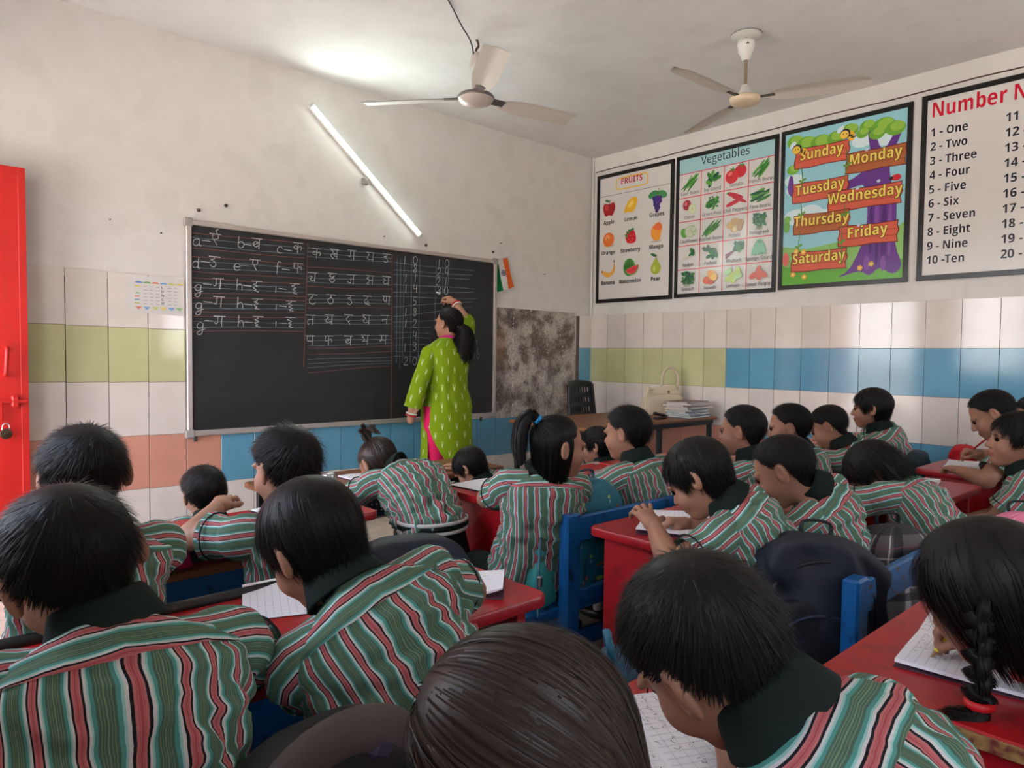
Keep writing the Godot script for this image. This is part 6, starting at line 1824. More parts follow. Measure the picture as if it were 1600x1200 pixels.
# opt: line, n, len_top, len_side, lift, whorl, mess, flow ("whorl" | "tie" | "bowl"), tie, width, grav
func make_hair(called: String, o: Dictionary) -> MB:
	var mb := MB.new()
	var R := RandomNumberGenerator.new()
	R.seed = hash(called)
	# close cap under the strands
	var i0 := 0
	var rows := 14; var cols := 41
	for j in rows:
		for i in cols:
			var az := -PI + TAU * i / (cols - 1)
			var e0: float = hairline(az, o.line)
			var el := lerpf(PI * 0.5, e0, pow(float(j) / (rows - 1), 0.9))
			var d := scalp_dir(az, el)
			var lift: float = o.cap * smoothstep(0.0, 0.4, el - e0) + 0.0015
			mb.vert(HC + d * (scalp(d) + lift), d, Vector2.ZERO, Color(1, 1, 1))
	mb.grid(0, rows, cols, true)
	mb.smooth(0, 0)
	var whorl: Vector3 = (o.whorl as Vector3).normalized()
	var N: int = o.n
	for k in N:
		# spread roots evenly
		var y := 1.0 - (k + 0.5) / N * 1.94
		var az := fposmod(k * 2.399963, TAU) - PI
		var el := asin(clampf(y, -1, 1))
		var e0: float = hairline(az, o.line)
		if el < e0 - 0.04: continue
		if o.has("top_el") and (el > o.top_el or abs(az) > PI * 0.62): continue
		var d := scalp_dir(az + R.randf_range(-0.04, 0.04), el)
		var depth := clampf((el - e0) / 0.9, 0.0, 1.0)
		var L: float = lerpf(o.len_side, o.len_top, smoothstep(0.15, 0.75, depth)) * R.randf_range(0.75, 1.15)
		var p := HC + d * scalp(d)
		var dir := Vector3.ZERO
		var away := (d - whorl)
		away = (away - d * away.dot(d))
		match o.flow:
			"whorl":
				var swirl := d.cross(whorl) * 0.35
				dir = away.normalized() + swirl + Vector3(0, -0.25, -0.1)
			"bowl":
				dir = away.normalized() * 0.6 + Vector3(0, -0.9, 0)
			"tie":
				dir = ((o.tie as Vector3) - p).normalized()
		var outward: Vector3 = d / HR * 0.08
		outward = outward.normalized()
		dir = (dir.normalized() + outward * o.lift + Vector3(R.randf_range(-1, 1), R.randf_range(-1, 1), R.randf_range(-1, 1)) * o.mess).normalized()
		var segs: int = o.get("segs", 6)
		if o.flow == "tie": L = p.distance_to(o.tie) * 1.25
		var w: float = o.width * R.randf_range(0.6, 1.25)
		var shade := R.randf_range(0.75, 1.25)
		var col := Color(shade, shade, shade)
		var b0 := mb.v.size()
		var tilt := R.randf_range(-0.8, 0.8)
		var lift0: float = R.randf_range(0.2, 1.0) * o.thick
		var stopped := false
		for s in segs + 1:
			var t := float(s) / segs
			var q := p - HC
			var r := q.length()
			var on: Vector3 = (q / HR / HR).normalized().lerp(q / r, 0.5)
			var floor_r: float = scalp(q / r) + 0.002 + lift0 * sin(min(t * 2.2, 1.57))
			if r < floor_r: p = HC + q / r * floor_r
			var sd := dir.cross(on).normalized()
			var tw := (on + sd * tilt).normalized()
			if o.get("trim", false) and not stopped:
				var eq := asin(clampf(q.y / r, -1, 1))
				if eq < hairline(atan2(q.x, q.z), o.line) + 0.02: stopped = true
			var ww := w * (1.0 - 0.75 * t * t)
			mb.vert(p - sd * ww * 0.5 , tw, Vector2(0, t), col)
			mb.vert(p + sd * ww * 0.5, tw, Vector2(1, t), col)
			if s < segs:
				if o.flow == "tie":
					var to: Vector3 = (o.tie as Vector3) - p
					dir = (dir * 0.4 + to.normalized()).normalized()
				else:
					dir = (dir + Vector3(0, -o.grav, 0) * (0.4 + t) - on * 0.12 * float(o.lift < 0.3)).normalized()
				if not stopped: p += dir * L / segs
		for s in segs:
			var a := b0 + s * 2
			mb.tri(a, a + 3, a + 1); mb.tri(a, a + 2, a + 3)
	hair[called] = mb
	return mb

# loose lock of hair along a path; spread opens it
func hair_lock(mb: MB, pts: Array, r0: float, r1: float, n: int, sd: int, tip := 0.3, wave := 0.0) -> void:
	var R := RandomNumberGenerator.new()
	R.seed = sd
	var path := cat(pts, 4)
	var m := path.size()
	var rads := []
	for k in m:
		var t := float(k) / (m - 1)
		rads.append(lerpf(r0, r1, smoothstep(0.0, 0.5, t)) * 0.72 * (1.0 if t < 0.7 else lerpf(1.0, tip, (t - 0.7) / 0.3)))
	var core := MB.new()
	core.tube(path, rads, 12, true, Color(1, 1, 1))
	mb.add(core)
	for q in n:
		var a := R.randf() * TAU; var rr := sqrt(R.randf())
		var shade := R.randf_range(0.75, 1.25)
		var b0 := mb.v.size()
		var w := R.randf_range(0.0012, 0.0026)
		var stop := R.randf_range(0.75, 1.0)
		var ph := R.randf() * TAU
		var prev := Vector3.ZERO
		for k in m:
			var t: float = float(k) / (m - 1) * stop
			var kk := t * (m - 1); var ki := int(kk)
			var p: Vector3 = (path[ki] as Vector3).lerp(path[min(ki + 1, m - 1)], kk - ki)
			var tg: Vector3 = ((path[min(ki + 1, m - 1)] as Vector3) - path[max(ki - 1, 0)]).normalized()
			var sx := tg.cross(Vector3(0.31, 0.2, 0.93)).normalized(); var sy := tg.cross(sx)
			var rad := lerpf(r0, r1, smoothstep(0.0, 0.5, t)) * (0.72 + 0.35 * rr) * (1.0 if t < 0.75 else lerpf(1.0, tip + 0.5 * rr, (t - 0.75) / 0.25))
			var on := (sx * cos(a) + sy * sin(a))
			p += on * rad + on * wave * sin(t * 14 + ph) 
			var sd2 := tg.cross(on)
			mb.vert(p - sd2 * w * 0.5, (on + sd2 * 0.3).normalized(), Vector2.ZERO, Color(shade, shade, shade))
			mb.vert(p + sd2 * w * 0.5, (on + sd2 * 0.3).normalized(), Vector2.ZERO, Color(shade, shade, shade))
		for k in m - 1:
			var i := b0 + k * 2
			mb.tri(i, i + 3, i + 1); mb.tri(i, i + 2, i + 3)

func make_hairs() -> void:
	var base := {"line": "boy", "n": 8000, "len_top": 0.042, "len_side": 0.006, "lift": 0.32, "whorl": Vector3(0.12, 0.72, 0.69), "mess": 0.17, "flow": "whorl", "width": 0.0017, "grav": 0.05, "cap": 0.009, "thick": 0.010, "trim": true}
	make_scalp()
	make_hair("short", base)
	var o := base.duplicate(); o.merge({"len_top": 0.048, "len_side": 0.009, "lift": 0.42, "mess": 0.24, "thick": 0.012, "cap": 0.011}, true)
	make_hair("brushed", o)
	o = base.duplicate(); o.merge({"line": "bowl", "flow": "bowl", "len_top": 0.10, "len_side": 0.045, "lift": 0.2, "mess": 0.15, "grav": 0.20, "cap": 0.014, "thick": 0.017, "segs": 8, "width": 0.0021, "trim": false, "n": 7000}, true)
	make_hair("bowl", o)
	o = o.duplicate(); o.merge({"mess": 0.3, "lift": 0.32, "len_side": 0.06}, true)
	make_hair("shaggy", o)
	o = base.duplicate(); o.merge({"line": "girl", "flow": "tie", "tie": Vector3(0, 0.085, 0.085), "lift": 0.1, "mess": 0.05, "cap": 0.006, "thick": 0.009, "segs": 10, "width": 0.0022, "trim": false, "n": 5200}, true)
	# high tie with the rest of the hair hanging to the collar
	var g := make_hair("high_tail", o)
	hair_lock(g, [Vector3(0, 0.085, 0.086), Vector3(-0.004, 0.105, 0.112), Vector3(-0.008, 0.07, 0.142), Vector3(-0.012, 0.0, 0.145), Vector3(-0.012, -0.07, 0.132)], 0.014, 0.028, 260, 3, 0.35)
	var fall := make_hair("loose_fall", {"line": "girl", "n": 6500, "len_top": 0.25, "len_side": 0.20, "lift": 0.05, "whorl": Vector3(0, 1, 0.2), "mess": 0.07, "flow": "bowl", "width": 0.0022, "grav": 0.5, "cap": 0.004, "thick": 0.014, "segs": 9, "top_el": 0.35})
	g.add(fall)
	o = o.duplicate(); o.merge({"tie": Vector3(0.02, -0.055, 0.092)}, true)
	g = make_hair("low_tail", o)
	hair_lock(g, [Vector3(0.02, -0.052, 0.09), Vector3(0.035, -0.075, 0.115), Vector3(0.06, -0.12, 0.12), Vector3(0.085, -0.18, 0.11), Vector3(0.09, -0.23, 0.1)], 0.016, 0.026, 240, 5, 0.3)
	g = make_hair("messy_tail", o.merged({"tie": Vector3(-0.03, 0.08, 0.07), "mess": 0.12}, true))
	for k in 9:
		var a := k * 2.4
		hair_lock(g, [Vector3(-0.03, 0.085, 0.07), Vector3(-0.034 + 0.008 * cos(a), 0.108, 0.078 + 0.008 * sin(a)), Vector3(-0.04 + 0.024 * cos(a), 0.118 + 0.012 * sin(k * 1.7), 0.088 + 0.022 * sin(a)), Vector3(-0.042 + 0.038 * cos(a), 0.088 + 0.032 * sin(k * 1.7), 0.098 + 0.034 * sin(a))], 0.006, 0.009, 40, 40 + k, 0.2)
	g.add(make_hair("nape_fall", {"line": "girl", "n": 3000, "len_top": 0.10, "len_side": 0.09, "lift": 0.15, "whorl": Vector3(0, 1, 0.2), "mess": 0.2, "flow": "bowl", "width": 0.0022, "grav": 0.1, "cap": 0.004, "thick": 0.014, "segs": 7, "top_el": 0.1}))
	g = make_hair("braids", o.merged({"line": "cover", "flow": "bowl", "len_top": 0.14, "len_side": 0.06, "grav": 0.35, "cap": 0.024, "thick": 0.028, "n": 7000, "mess": 0.1}, true))
	for s in [-1.0, 1.0]:
		for k in 10:
			var e := 1.0 if k % 2 == 0 else -1.0
			var c := Vector3(s * (0.088 + 0.003 * sin(k * 1.4)), -0.010 - 0.0132 * k, 0.022 - 0.0066 * k)
			hair_lock(g, [c + Vector3(0.006 * e, 0.012, e * 0.011), c + Vector3(s * 0.005, 0.0, e * 0.009), c + Vector3(-0.003 * e, -0.014, -e * 0.004), c + Vector3(0, -0.022, -e * 0.009)], 0.0105, 0.0115, 60, 80 + k, 0.5)
		hair_lock(g, [Vector3(s * 0.088, -0.146, -0.046), Vector3(s * 0.094, -0.162, -0.056), Vector3(s * 0.116, -0.162, -0.076), Vector3(s * 0.14, -0.150, -0.090)], 0.012, 0.021, 170, 95, 0.3)
	g = make_hair("teacher", o.merged({"tie": Vector3(0.0, -0.02, 0.10), "n": 3600}, true))
	hair_lock(g, [Vector3(0, -0.018, 0.1), Vector3(0.006, -0.05, 0.128), Vector3(0.01, -0.11, 0.128), Vector3(0.012, -0.19, 0.118), Vector3(0.01, -0.25, 0.105)], 0.03, 0.074, 900, 7, 0.5, 0.008)

# ---------------------------------------------------------------- a person from joints
func bone_mb(mb: MB, pts: Array, rad: Array, sides := 14, col := SKIN) -> void:
	mb.tube(cat(pts, 5), cat(rad, 5), sides, true, col)

func solve_elbow(a: Vector3, w: Vector3, l1: float, l2: float, pole: Vector3) -> Array:
	var d := w - a
	var L := d.length()
	if L > (l1 + l2) * 0.985:
		w = a + d * ((l1 + l2) * 0.985 / L); d = w - a; L = d.length()
	if L < abs(l1 - l2) + 0.03:
		L = abs(l1 - l2) + 0.03; w = a + d.normalized() * L; d = w - a
	var x := (l1 * l1 - l2 * l2 + L * L) / (2 * L)
	var h := sqrt(max(l1 * l1 - x * x, 0.0))
	var n := d.normalized()
	var p := (pole - n * pole.dot(n)).normalized()
	return [a + n * x + p * h, w]

func stripes() -> ImageTexture:
	var S := 256
	var im := Image.create(S, 8, false, Image.FORMAT_RGB8)
	var salmon := Color(0.73, 0.43, 0.42); var rose := Color(0.66, 0.30, 0.32); var black := Color(0.12, 0.115, 0.145); var cream := Color(0.80, 0.785, 0.765)
	var teal := Color(0.31, 0.56, 0.52); var green := Color(0.295, 0.395, 0.33); var olive := Color(0.47, 0.54, 0.40); var pale := Color(0.58, 0.76, 0.73)
	# half a repeat outward from the middle of the salmon stripe
	var half := [[0.02, rose], [0.036, salmon], [0.05, rose], [0.095, salmon], [0.145, black], [0.20, cream], [0.245, pale], [0.32, teal], [0.375, green], [0.39, olive], [0.43, green], [0.445, olive], [0.485, green], [0.51, olive]]
	for x in S:
		var u: float = abs(fposmod(float(x) / S + 0.5, 1.0) - 0.5)
		var c: Color = half[half.size() - 1][1]
		for h in half:
			if u < h[0]: c = h[1]; break
		for y in 8: im.set_pixel(x, y, c)
	im.generate_mipmaps()
	return ImageTexture.create_from_image(im)

func make_people_materials() -> void:
	M.skin = vcol(0.55, 0.45)
	M.skin.subsurf_scatter_enabled = true; M.skin.subsurf_scatter_strength = 0.12
	M.hair = vcol(0.5, 0.28); M.hair.albedo_color = Color(0.105, 0.09, 0.085)
	M.hair_brown = vcol(0.46, 0.4); M.hair_brown.albedo_color = Color(0.20, 0.15, 0.125)
	M.shirt = mat(Color.WHITE, 0.85, 0.0, 0.3)
	M.shirt.albedo_texture = stripes()
	M.collar = mat(Color(0.085, 0.125, 0.105), 0.85, 0.0, 0.3)
	M.shorts = mat(Color(0.085, 0.11, 0.095), 0.85, 0.0, 0.3)
	M.piping = mat(Color(0.05, 0.065, 0.06), 0.8)
	M.shoe = mat(Color(0.05, 0.05, 0.05), 0.4)
	M.sock = mat(Color(0.80, 0.79, 0.77), 0.9)

const TW := [[-0.2, 0.148], [0.0, 0.142], [0.25, 0.130], [0.5, 0.132], [0.70, 0.142], [0.80, 0.146], [0.87, 0.140], [0.925, 0.112], [0.965, 0.078], [1.0, 0.050]]
const TD := [[-0.2, 0.112], [0.0, 0.108], [0.3, 0.096], [0.6, 0.098], [0.78, 0.092], [0.87, 0.078], [0.94, 0.062], [1.0, 0.048]]

func spine_point(A: Vector3, C: Vector3, N: Vector3, t: float) -> Vector3:
	if t < 0: return A + (A - C).normalized() * (-t) * A.distance_to(N)
	return A.lerp(C, t).lerp(C.lerp(N, t), t)

# k: at (root on the floor), head, hip, neck, look [pitch, yaw, roll], turn (shoulders), hair, hands ...
func kid(k: Dictionary) -> Node3D:
	var sc: float = k.get("size", 0.95)
	var H: Vector3 = k.head
	var P: Vector3 = k.hip
	var look: Array = k.look
	var HB := Basis(Vector3.UP, deg_to_rad(look[1])) * Basis(Vector3.RIGHT, -deg_to_rad(look[0])) * Basis(Vector3.BACK, deg_to_rad(look[2]))
	var root := thing("person", k.label, "person", Vector3(P.x, 0, P.z), 0.0, "pupils in striped shirts")
	var O := Vector3(P.x, 0, P.z)
	H -= O + Vector3(0, 0.020, 0); P -= O
	var N: Vector3 = k.neck - O if k.has("neck") else H + HB * Vector3(0, -0.085, 0.03) * sc + Vector3(0, -0.038, 0.012)
	N = N.lerp(H + HB * Vector3(0, -0.07, 0.024) * sc, k.get("tuck", 0.28))
	var ty := deg_to_rad(k.get("turn", 0.0))
	var hy := deg_to_rad(k.get("hip_turn", k.get("turn", 0.0) * 0.5))
	var fwd := Vector3(-sin(hy), 0, -cos(hy))
	var C = P.lerp(N, 0.55) + (Vector3(sin(ty), 0.15, cos(ty))) * k.get("hunch", 0.045)
	var near: int = k.get("detail", 1)
	var nc: int = [36, 56, 96][near]
	var nr: int = [26, 36, 72][near]
	var L := P.distance_to(N)
	var girth: float = k.get("girth", 1.0)
	var sd: float = P.x * 13.7 + O.x * 7.3 + O.z * 3.1
	# ---- shirt
	var mb := MB.new()
	var yoke := 0.865
	var per := 0.040
	var bottom: float = k.get("hem", -0.16)
	var rows := []
	for r in nr: rows.append([lerpf(bottom, yoke, float(r) / (nr - 1)), false])
	var ny: int = nr / 3 + 4
	for r in ny: rows.append([lerpf(yoke - 0.004, 1.0, float(r) / (ny - 1)), true])
	var frames := []
	var shoulder := {}
	for i in rows.size():
		var t: float = rows[i][0]
		var yk: bool = rows[i][1]
		var c := spine_point(P, C, N, t)
		var up := (spine_point(P, C, N, t + 0.03) - spine_point(P, C, N, t - 0.03 if t > 0.03 else t)).normalized()
		if t < 0: up = (C - P).normalized()
		var yaw := lerpf(hy, ty, smoothstep(0.1, 0.7, t))
		var rt := Vector3(cos(yaw), 0, -sin(yaw))
		var roll: float = deg_to_rad(k.get("tilt", 0.0)) * smoothstep(0.3, 0.8, t)
		rt = rt.rotated(Vector3(sin(yaw), 0, cos(yaw)), roll)
		rt = (rt - up * rt.dot(up)).normalized()
		var bk := rt.cross(up)
		var hw: float = lerp_table(TW, t) * sc * 1.04 * girth; var hd: float = lerp_table(TD, t) * sc * 1.05 * girth
		var fold: float = lerp_table([[-0.2, 0.010], [0.2, 0.012], [0.6, 0.009], [0.8, 0.005], [1, 0.0015]], t) * k.get("folds", 1.0)
		for q in nc + 1:
			var a := TAU * q / nc
			var sx := sin(a); var cz := -cos(a)
			var ex := signf(sx) * pow(abs(sx), 0.82); var ez := signf(cz) * pow(abs(cz), 0.82)
			var p := c + rt * ex * hw + bk * ez * hd
			var outv := (rt * ex / hw + bk * ez / hd).normalized()
			# slanting drapes: long in one direction, short across
			var w1 := noise.get_noise_3d(ex * 2.6 + t * 1.2 + sd, t * 2.2, ez * 2.6)
			var w2 := noise.get_noise_3d(ex * 1.6 - t * 5.0 + sd * 2, t * 7.0 + ex * 2.0, ez * 1.5)
			var sh := pow(abs(w2), 0.7) * signf(w2)
			p += outv * fold * (w1 * 1.1 + sh * 1.5) + (rt if not yk else up) * fold * 0.5 * w2
			if yk: p += outv * 0.0022
			# shoulders slope down towards the arms
			var drop := smoothstep(0.55, 1.0, abs(ex)) * smoothstep(0.75, 0.9, t) * 0.006
			p -= up * drop
			var uv := Vector2(a / TAU * 0.86 * sc * girth / per + sd, t)
			if yk: uv = Vector2((t * L) / per + 0.15 + abs(ex) * 0.25, a)
			mb.vert(p, outv, uv)
	mb.grid(0, nr, nc + 1, true); mb.grid(nr * (nc + 1), ny, nc + 1, true)
	mb.smooth(0, 0); mb.weld(0, rows.size(), nc + 1)
	# ---- arms
	var body := MB.new()
	var sc_c := spine_point(P, C, N, 0.84)
	var upn := (N - spine_point(P, C, N, 0.75)).normalized()
	var srt := Vector3(cos(ty), 0, -sin(ty)).rotated(Vector3(sin(ty), 0, cos(ty)), deg_to_rad(k.get("tilt", 0.0)))
	srt = (srt - upn * srt.dot(upn)).normalized()
	var sfw := Vector3(-sin(ty), 0, -cos(ty))
	var piping := []
	for s in [-1.0, 1.0]:
		var sj = sc_c + srt * s * 0.118 * sc * girth
		var side: String = "left" if s < 0 else "right"
		var w: Vector3
		if k.has(side): w = (k[side] as Vector3) - O
		else: w = P + fwd * 0.24 + srt * s * 0.07 + Vector3(0, 0.12, 0)
		var l1 := 0.195 * sc; var l2 := 0.178 * sc
		var pole: Vector3 = srt * s * 0.75 + Vector3(0, -0.55, 0) - sfw * 0.35
		if k.has(side + "_elbow"): pole = (k[side + "_elbow"] as Vector3) - O - (sj + w) * 0.5
		var ew := solve_elbow(sj, w, l1, l2, pole)
		var E: Vector3 = ew[0]; w = ew[1]
		# sleeve
		var sv := MB.new()
		var dirU = (E - sj).normalized()
		var s_end = sj + dirU * l1 * 0.74
		var spts := cat([sj - srt * s * 0.05 + upn * 0.004, sj + dirU * 0.02 + srt * s * 0.010 + upn * 0.006, sj.lerp(s_end, 0.5), s_end], 6)
		var srad := cat([0.052 * sc, 0.056 * sc, 0.054 * sc, 0.060 * sc], 6)
		var ns: int = [14, 20, 36][near]
		sv.tube(spts, srad, ns, false)
		for i in sv.v.size():
			var wv := noise.get_noise_3d(sv.v[i].x * 11 + sd, sv.v[i].y * 11, sv.v[i].z * 11)
			sv.v[i] += sv.n[i] * wv * 0.009
			sv.uv[i] = Vector2(sv.uv[i].x * 9.0 * sc + 0.3, sv.uv[i].y)
		# turned-in hem
		var rim := MB.new()
		rim.tube([s_end, s_end - dirU * 0.025], [0.0585 * sc, 0.050 * sc], ns, false)
		for i in rim.uv.size(): rim.uv[i] = Vector2(rim.uv[i].x * 7.0 + 0.3, 0)
		sv.smooth(0, 0); sv.weld(0, spts.size(), ns + 1)
		mb.add(sv); mb.add(rim)
		var pp := MB.new()
		var a0 = s_end - dirU * 0.02
		var x0 = dirU.cross(Vector3(0.3, 0.8, 0.5)).normalized(); var y0 = dirU.cross(x0)
		var loop := []
		for q in 19: loop.append(a0 + (x0 * cos(TAU * q / 18) + y0 * sin(TAU * q / 18)) * 0.0605 * sc)
		pp.tube(loop, [0.0022], 6, false)
		piping.append(pp)
		# bare arm
		var fd := (w - E).normalized()
		bone_mb(body, [sj, sj.lerp(E, 0.55), E - dirU * 0.02, E + (fd - dirU).normalized() * -0.004, E + fd * 0.03, E.lerp(w, 0.55), w - fd * 0.004], [0.042 * sc, 0.042 * sc, 0.039 * sc, 0.039 * sc, 0.039 * sc, 0.032 * sc, 0.0225 * sc], 14, Color(1, 1, 1))
		# hand
		var pose: String = k.get(side + "_hand", "rest")
		var aim: Vector3 = k.get(side + "_aim", fd)
		aim = Vector3(aim.x, clampf(aim.y, -0.6, 0.6) if not k.has(side + "_aim") else aim.y, aim.z).normalized()
		var hz := -aim
		var hup := Vector3.UP if not k.has(side + "_back") else (k[side + "_back"] as Vector3)
		if abs(hup.dot(hz)) > 0.95: hup = sfw
		var hx := hup.cross(hz).normalized()
		var hyv := hz.cross(hx)
		var hm: MB = hands[pose + ("_left" if s < 0 else "")]
		var ht := Transform3D(Basis(hx, hyv, hz) * 0.98 * sc / 0.95, w)
		body.add(hm, ht)
		if k.has(side + "_pencil"):
			var mir := Vector3(s, 1, 1)
			var pc = k[side + "_pencil"]
			pencil(pc[0], pc[1], O + ht * (Vector3(-0.030, -0.064, -0.099) * mir), O + ht * (Vector3(0.002, 0.088, 0.008) * mir), pc[2])
	# ---- neck, trunk core and head
	var nb := H + HB * Vector3(0, -0.07, 0.024) * sc
	bone_mb(body, [spine_point(P, C, N, 0.78), spine_point(P, C, N, 0.92), N, N.lerp(nb, 0.6), nb], [0.06 * sc, 0.046 * sc, 0.037 * sc, 0.036 * sc, 0.036 * sc], 16, Color(1, 1, 1))
	bone_mb(body, [P + Vector3(0, -0.02, 0), spine_point(P, C, N, 0.3), spine_point(P, C, N, 0.6), spine_point(P, C, N, 0.85)], [0.085 * sc, 0.078 * sc, 0.072 * sc, 0.045 * sc], 14, Color(1, 1, 1))
	body.add(head_mb, Transform3D(HB * sc, H))
	# ---- legs
	var hrt := Vector3(cos(hy), 0, -sin(hy))
	var shorts := MB.new()
	var footwear := []
	var stand: bool = k.get("stand", false)
	for s in [-1.0, 1.0]:
		var hj = P + hrt * s * 0.07 * sc + Vector3(0, -0.015, 0)
		var kn: Vector3; var an: Vector3
		if stand:
			kn = Vector3(hj.x, 0.33, hj.z) + fwd * 0.02; an = Vector3(hj.x, 0.075, hj.z)
		else:
			kn = hj + fwd * 0.285 * sc + hrt * s * 0.025; kn.y = max(0.36, P.y - 0.045)
			an = kn + fwd * k.get("shin", 0.02) ; an.y = 0.075
		bone_mb(body, [hj, hj.lerp(kn, 0.5), kn, kn.lerp(an, 0.35), kn.lerp(an, 0.75), an], [0.064 * sc, 0.056 * sc, 0.043 * sc, 0.043 * sc, 0.030 * sc, 0.026 * sc], 12, Color(1, 1, 1))
		if not stand:
			shorts.tube(cat([hj - fwd * 0.03, hj, hj.lerp(kn, 0.45), hj.lerp(kn, 0.80)], 4), cat([0.075 * sc, 0.08 * sc, 0.073 * sc, 0.072 * sc], 4), 16)
		var socks := MB.new(); var shoes := MB.new()
		footwear.append([socks, shoes])
		socks.tube([an + Vector3(0, 0.09, 0), an + Vector3(0, 0.02, 0), an + Vector3(0, -0.02, 0)], [0.0315 * sc, 0.030 * sc, 0.032 * sc], 12)
		shoes.tube(cat([an + Vector3(0, -0.03, 0) - fwd * 0.04, an + Vector3(0, -0.035, 0), an + Vector3(0, -0.042, 0) + fwd * 0.07, an + Vector3(0, -0.05, 0) + fwd * 0.125], 4), cat([0.026, 0.036, 0.033, 0.018], 4), 12, true, Color.WHITE, 0.8, hrt)
	if not stand:
		shorts.lathe([[0.0, -0.075], [0.085, -0.072], [0.112, -0.04], [0.112, 0.02], [0.09, 0.06]], 24, Transform3D(Basis(hrt, Vector3.UP, hrt.cross(Vector3.UP)), P), Color.WHITE, 1.05, 0.82)
	var tone: float = k.get("tone", 1.0)
	for i in body.c.size():
		var cc := body.c[i]
		body.c[i] = Color(SKIN.r * cc.r * tone, SKIN.g * cc.g * tone, SKIN.b * cc.b * tone)
	obj("body", body, M.skin, root)
	obj("shirt", mb, M.shirt, root)
	for pp in piping: obj("sleeve_piping", pp, M.piping, root)
	# ---- collar
	var ax := (nb - N).normalized().lerp(upn, 0.4).normalized()
	var cz2 := (srt.cross(ax)).normalized()
	var cx2 := ax.cross(cz2).normalized()
	var col := MB.new()
	var cs: float = k.get("collar", 0.9)
	col.lathe([[0.0445, -0.012], [0.0455, 0.020 * cs], [0.0480, 0.036 * cs], [0.0525, 0.039 * cs], [0.0575, 0.033 * cs], [0.0655, 0.008], [0.0740, -0.014], [0.0710, -0.017], [0.060, -0.006]], 36, Transform3D(Basis(cx2, ax, cz2) * sc, N + ax * 0.008), Color.WHITE, 1.02, 1.0)
	obj("collar", col, M.collar, root)
	if stand: skirt(root, P, hrt, fwd, sc, k)
	else: obj("shorts", shorts, M.shorts, root)
	for fwr in footwear:
		obj("sock", fwr[0], M.sock, root); obj("shoe", fwr[1], M.shoe, root)
	var hm2 := put("hair", hair_mesh(k.hair, k.get("brown", false)), root)
	hm2.transform = Transform3D(HB * sc, H)
	if k.has("band"):
		for e in k.band:
			var bd := MB.new()
			bd.lathe([[e[1] * 0.8, -0.007], [e[1], -0.005], [e[1] * 1.05, 0.0], [e[1], 0.005], [e[1] * 0.8, 0.007]], 16, Transform3D(HB * sc * Basis(Quaternion(Vector3.UP, (e[3] as Vector3).normalized())), H + HB * (e[0] as Vector3) * sc))
			obj("hair_band", bd, mat(k.band[0][2], 0.5), root)
	return root

var hair_meshes := {}
func hair_mesh(style: String, brown: bool) -> ArrayMesh:
	var key := style + str(brown)
	if not hair_meshes.has(key): hair_meshes[key] = (hair[style] as MB).mesh(M.hair_brown if brown else M.hair)
	return hair_meshes[key]

func skirt(root: Node, P: Vector3, rt: Vector3, fwd: Vector3, sc: float, k: Dictionary) -> void:
	var m := MB.new()
	var rows := 14; var cols := 61
	for j in rows:
		var t := float(j) / (rows - 1)
		for i in cols:
			var a := TAU * i / (cols - 1)
			var pleat := 1.0 + 0.075 * t * sin(a * 13.0 + 0.5 * sin(a * 3))
			var hw := lerpf(0.128, 0.175, smoothstep(0, 1, t)) * sc * pleat; var hd := lerpf(0.105, 0.15, smoothstep(0, 1, t)) * sc * pleat
			m.vert(P + Vector3(0, 0.045 - 0.25 * t, 0) + rt * cos(a) * hw - fwd * sin(a) * hd, Vector3.UP)
	m.grid(0, rows, cols, false); m.smooth(0, 0); m.weld(0, rows, cols)
	obj("skirt", m, M.shorts, root)
	for q in [[0.030, M.sock, 0.014], [0.046, M.shorts, 0.016], [0.062, M.sock, 0.014]]:
		var b := MB.new()
		var loop := []
		for i in 41:
			var a := TAU * i / 40
			loop.append(P + Vector3(0, q[0] - 0.01, 0) + rt * cos(a) * 0.142 * sc - fwd * sin(a) * 0.114 * sc)
		b.tube(loop, [q[2] * 0.5], 8, false, Color.WHITE, 0.6, Vector3.UP)
		obj("belt_stripe", b, q[1], root)

func V(x: float, y: float, z: float) -> Vector3:
	return Vector3(x, y, z)

func build_people() -> void:
	make_people_materials()
	make_head()
	make_hand("rest", [[0.25, 0.45, 0.35], [0.25, 0.5, 0.35], [0.28, 0.55, 0.4], [0.3, 0.6, 0.45]], [0.18, 0.05, -0.08, -0.22], [V(-0.028, -0.006, -0.03), V(-0.042, -0.012, -0.052), V(-0.044, -0.018, -0.073)])
	make_hand("claw", [[-0.1, 0.95, 0.7], [-0.15, 1.0, 0.7], [-0.1, 1.0, 0.7], [-0.05, 1.0, 0.75]], [0.32, 0.08, -0.14, -0.4], [V(-0.03, -0.008, -0.03), V(-0.05, -0.018, -0.046), V(-0.056, -0.034, -0.06)])
	make_hand("write", [[0.75, 0.75, 0.25], [0.85, 0.95, 0.4], [1.0, 1.2, 0.8], [1.05, 1.3, 0.9]], [0.02, 0.06, 0.06, 0.04], [V(-0.027, -0.012, -0.036), V(-0.036, -0.026, -0.06), V(-0.026, -0.040, -0.078)])
	make_hairs()
	for k in pupils(): kid(k)
	teacher()

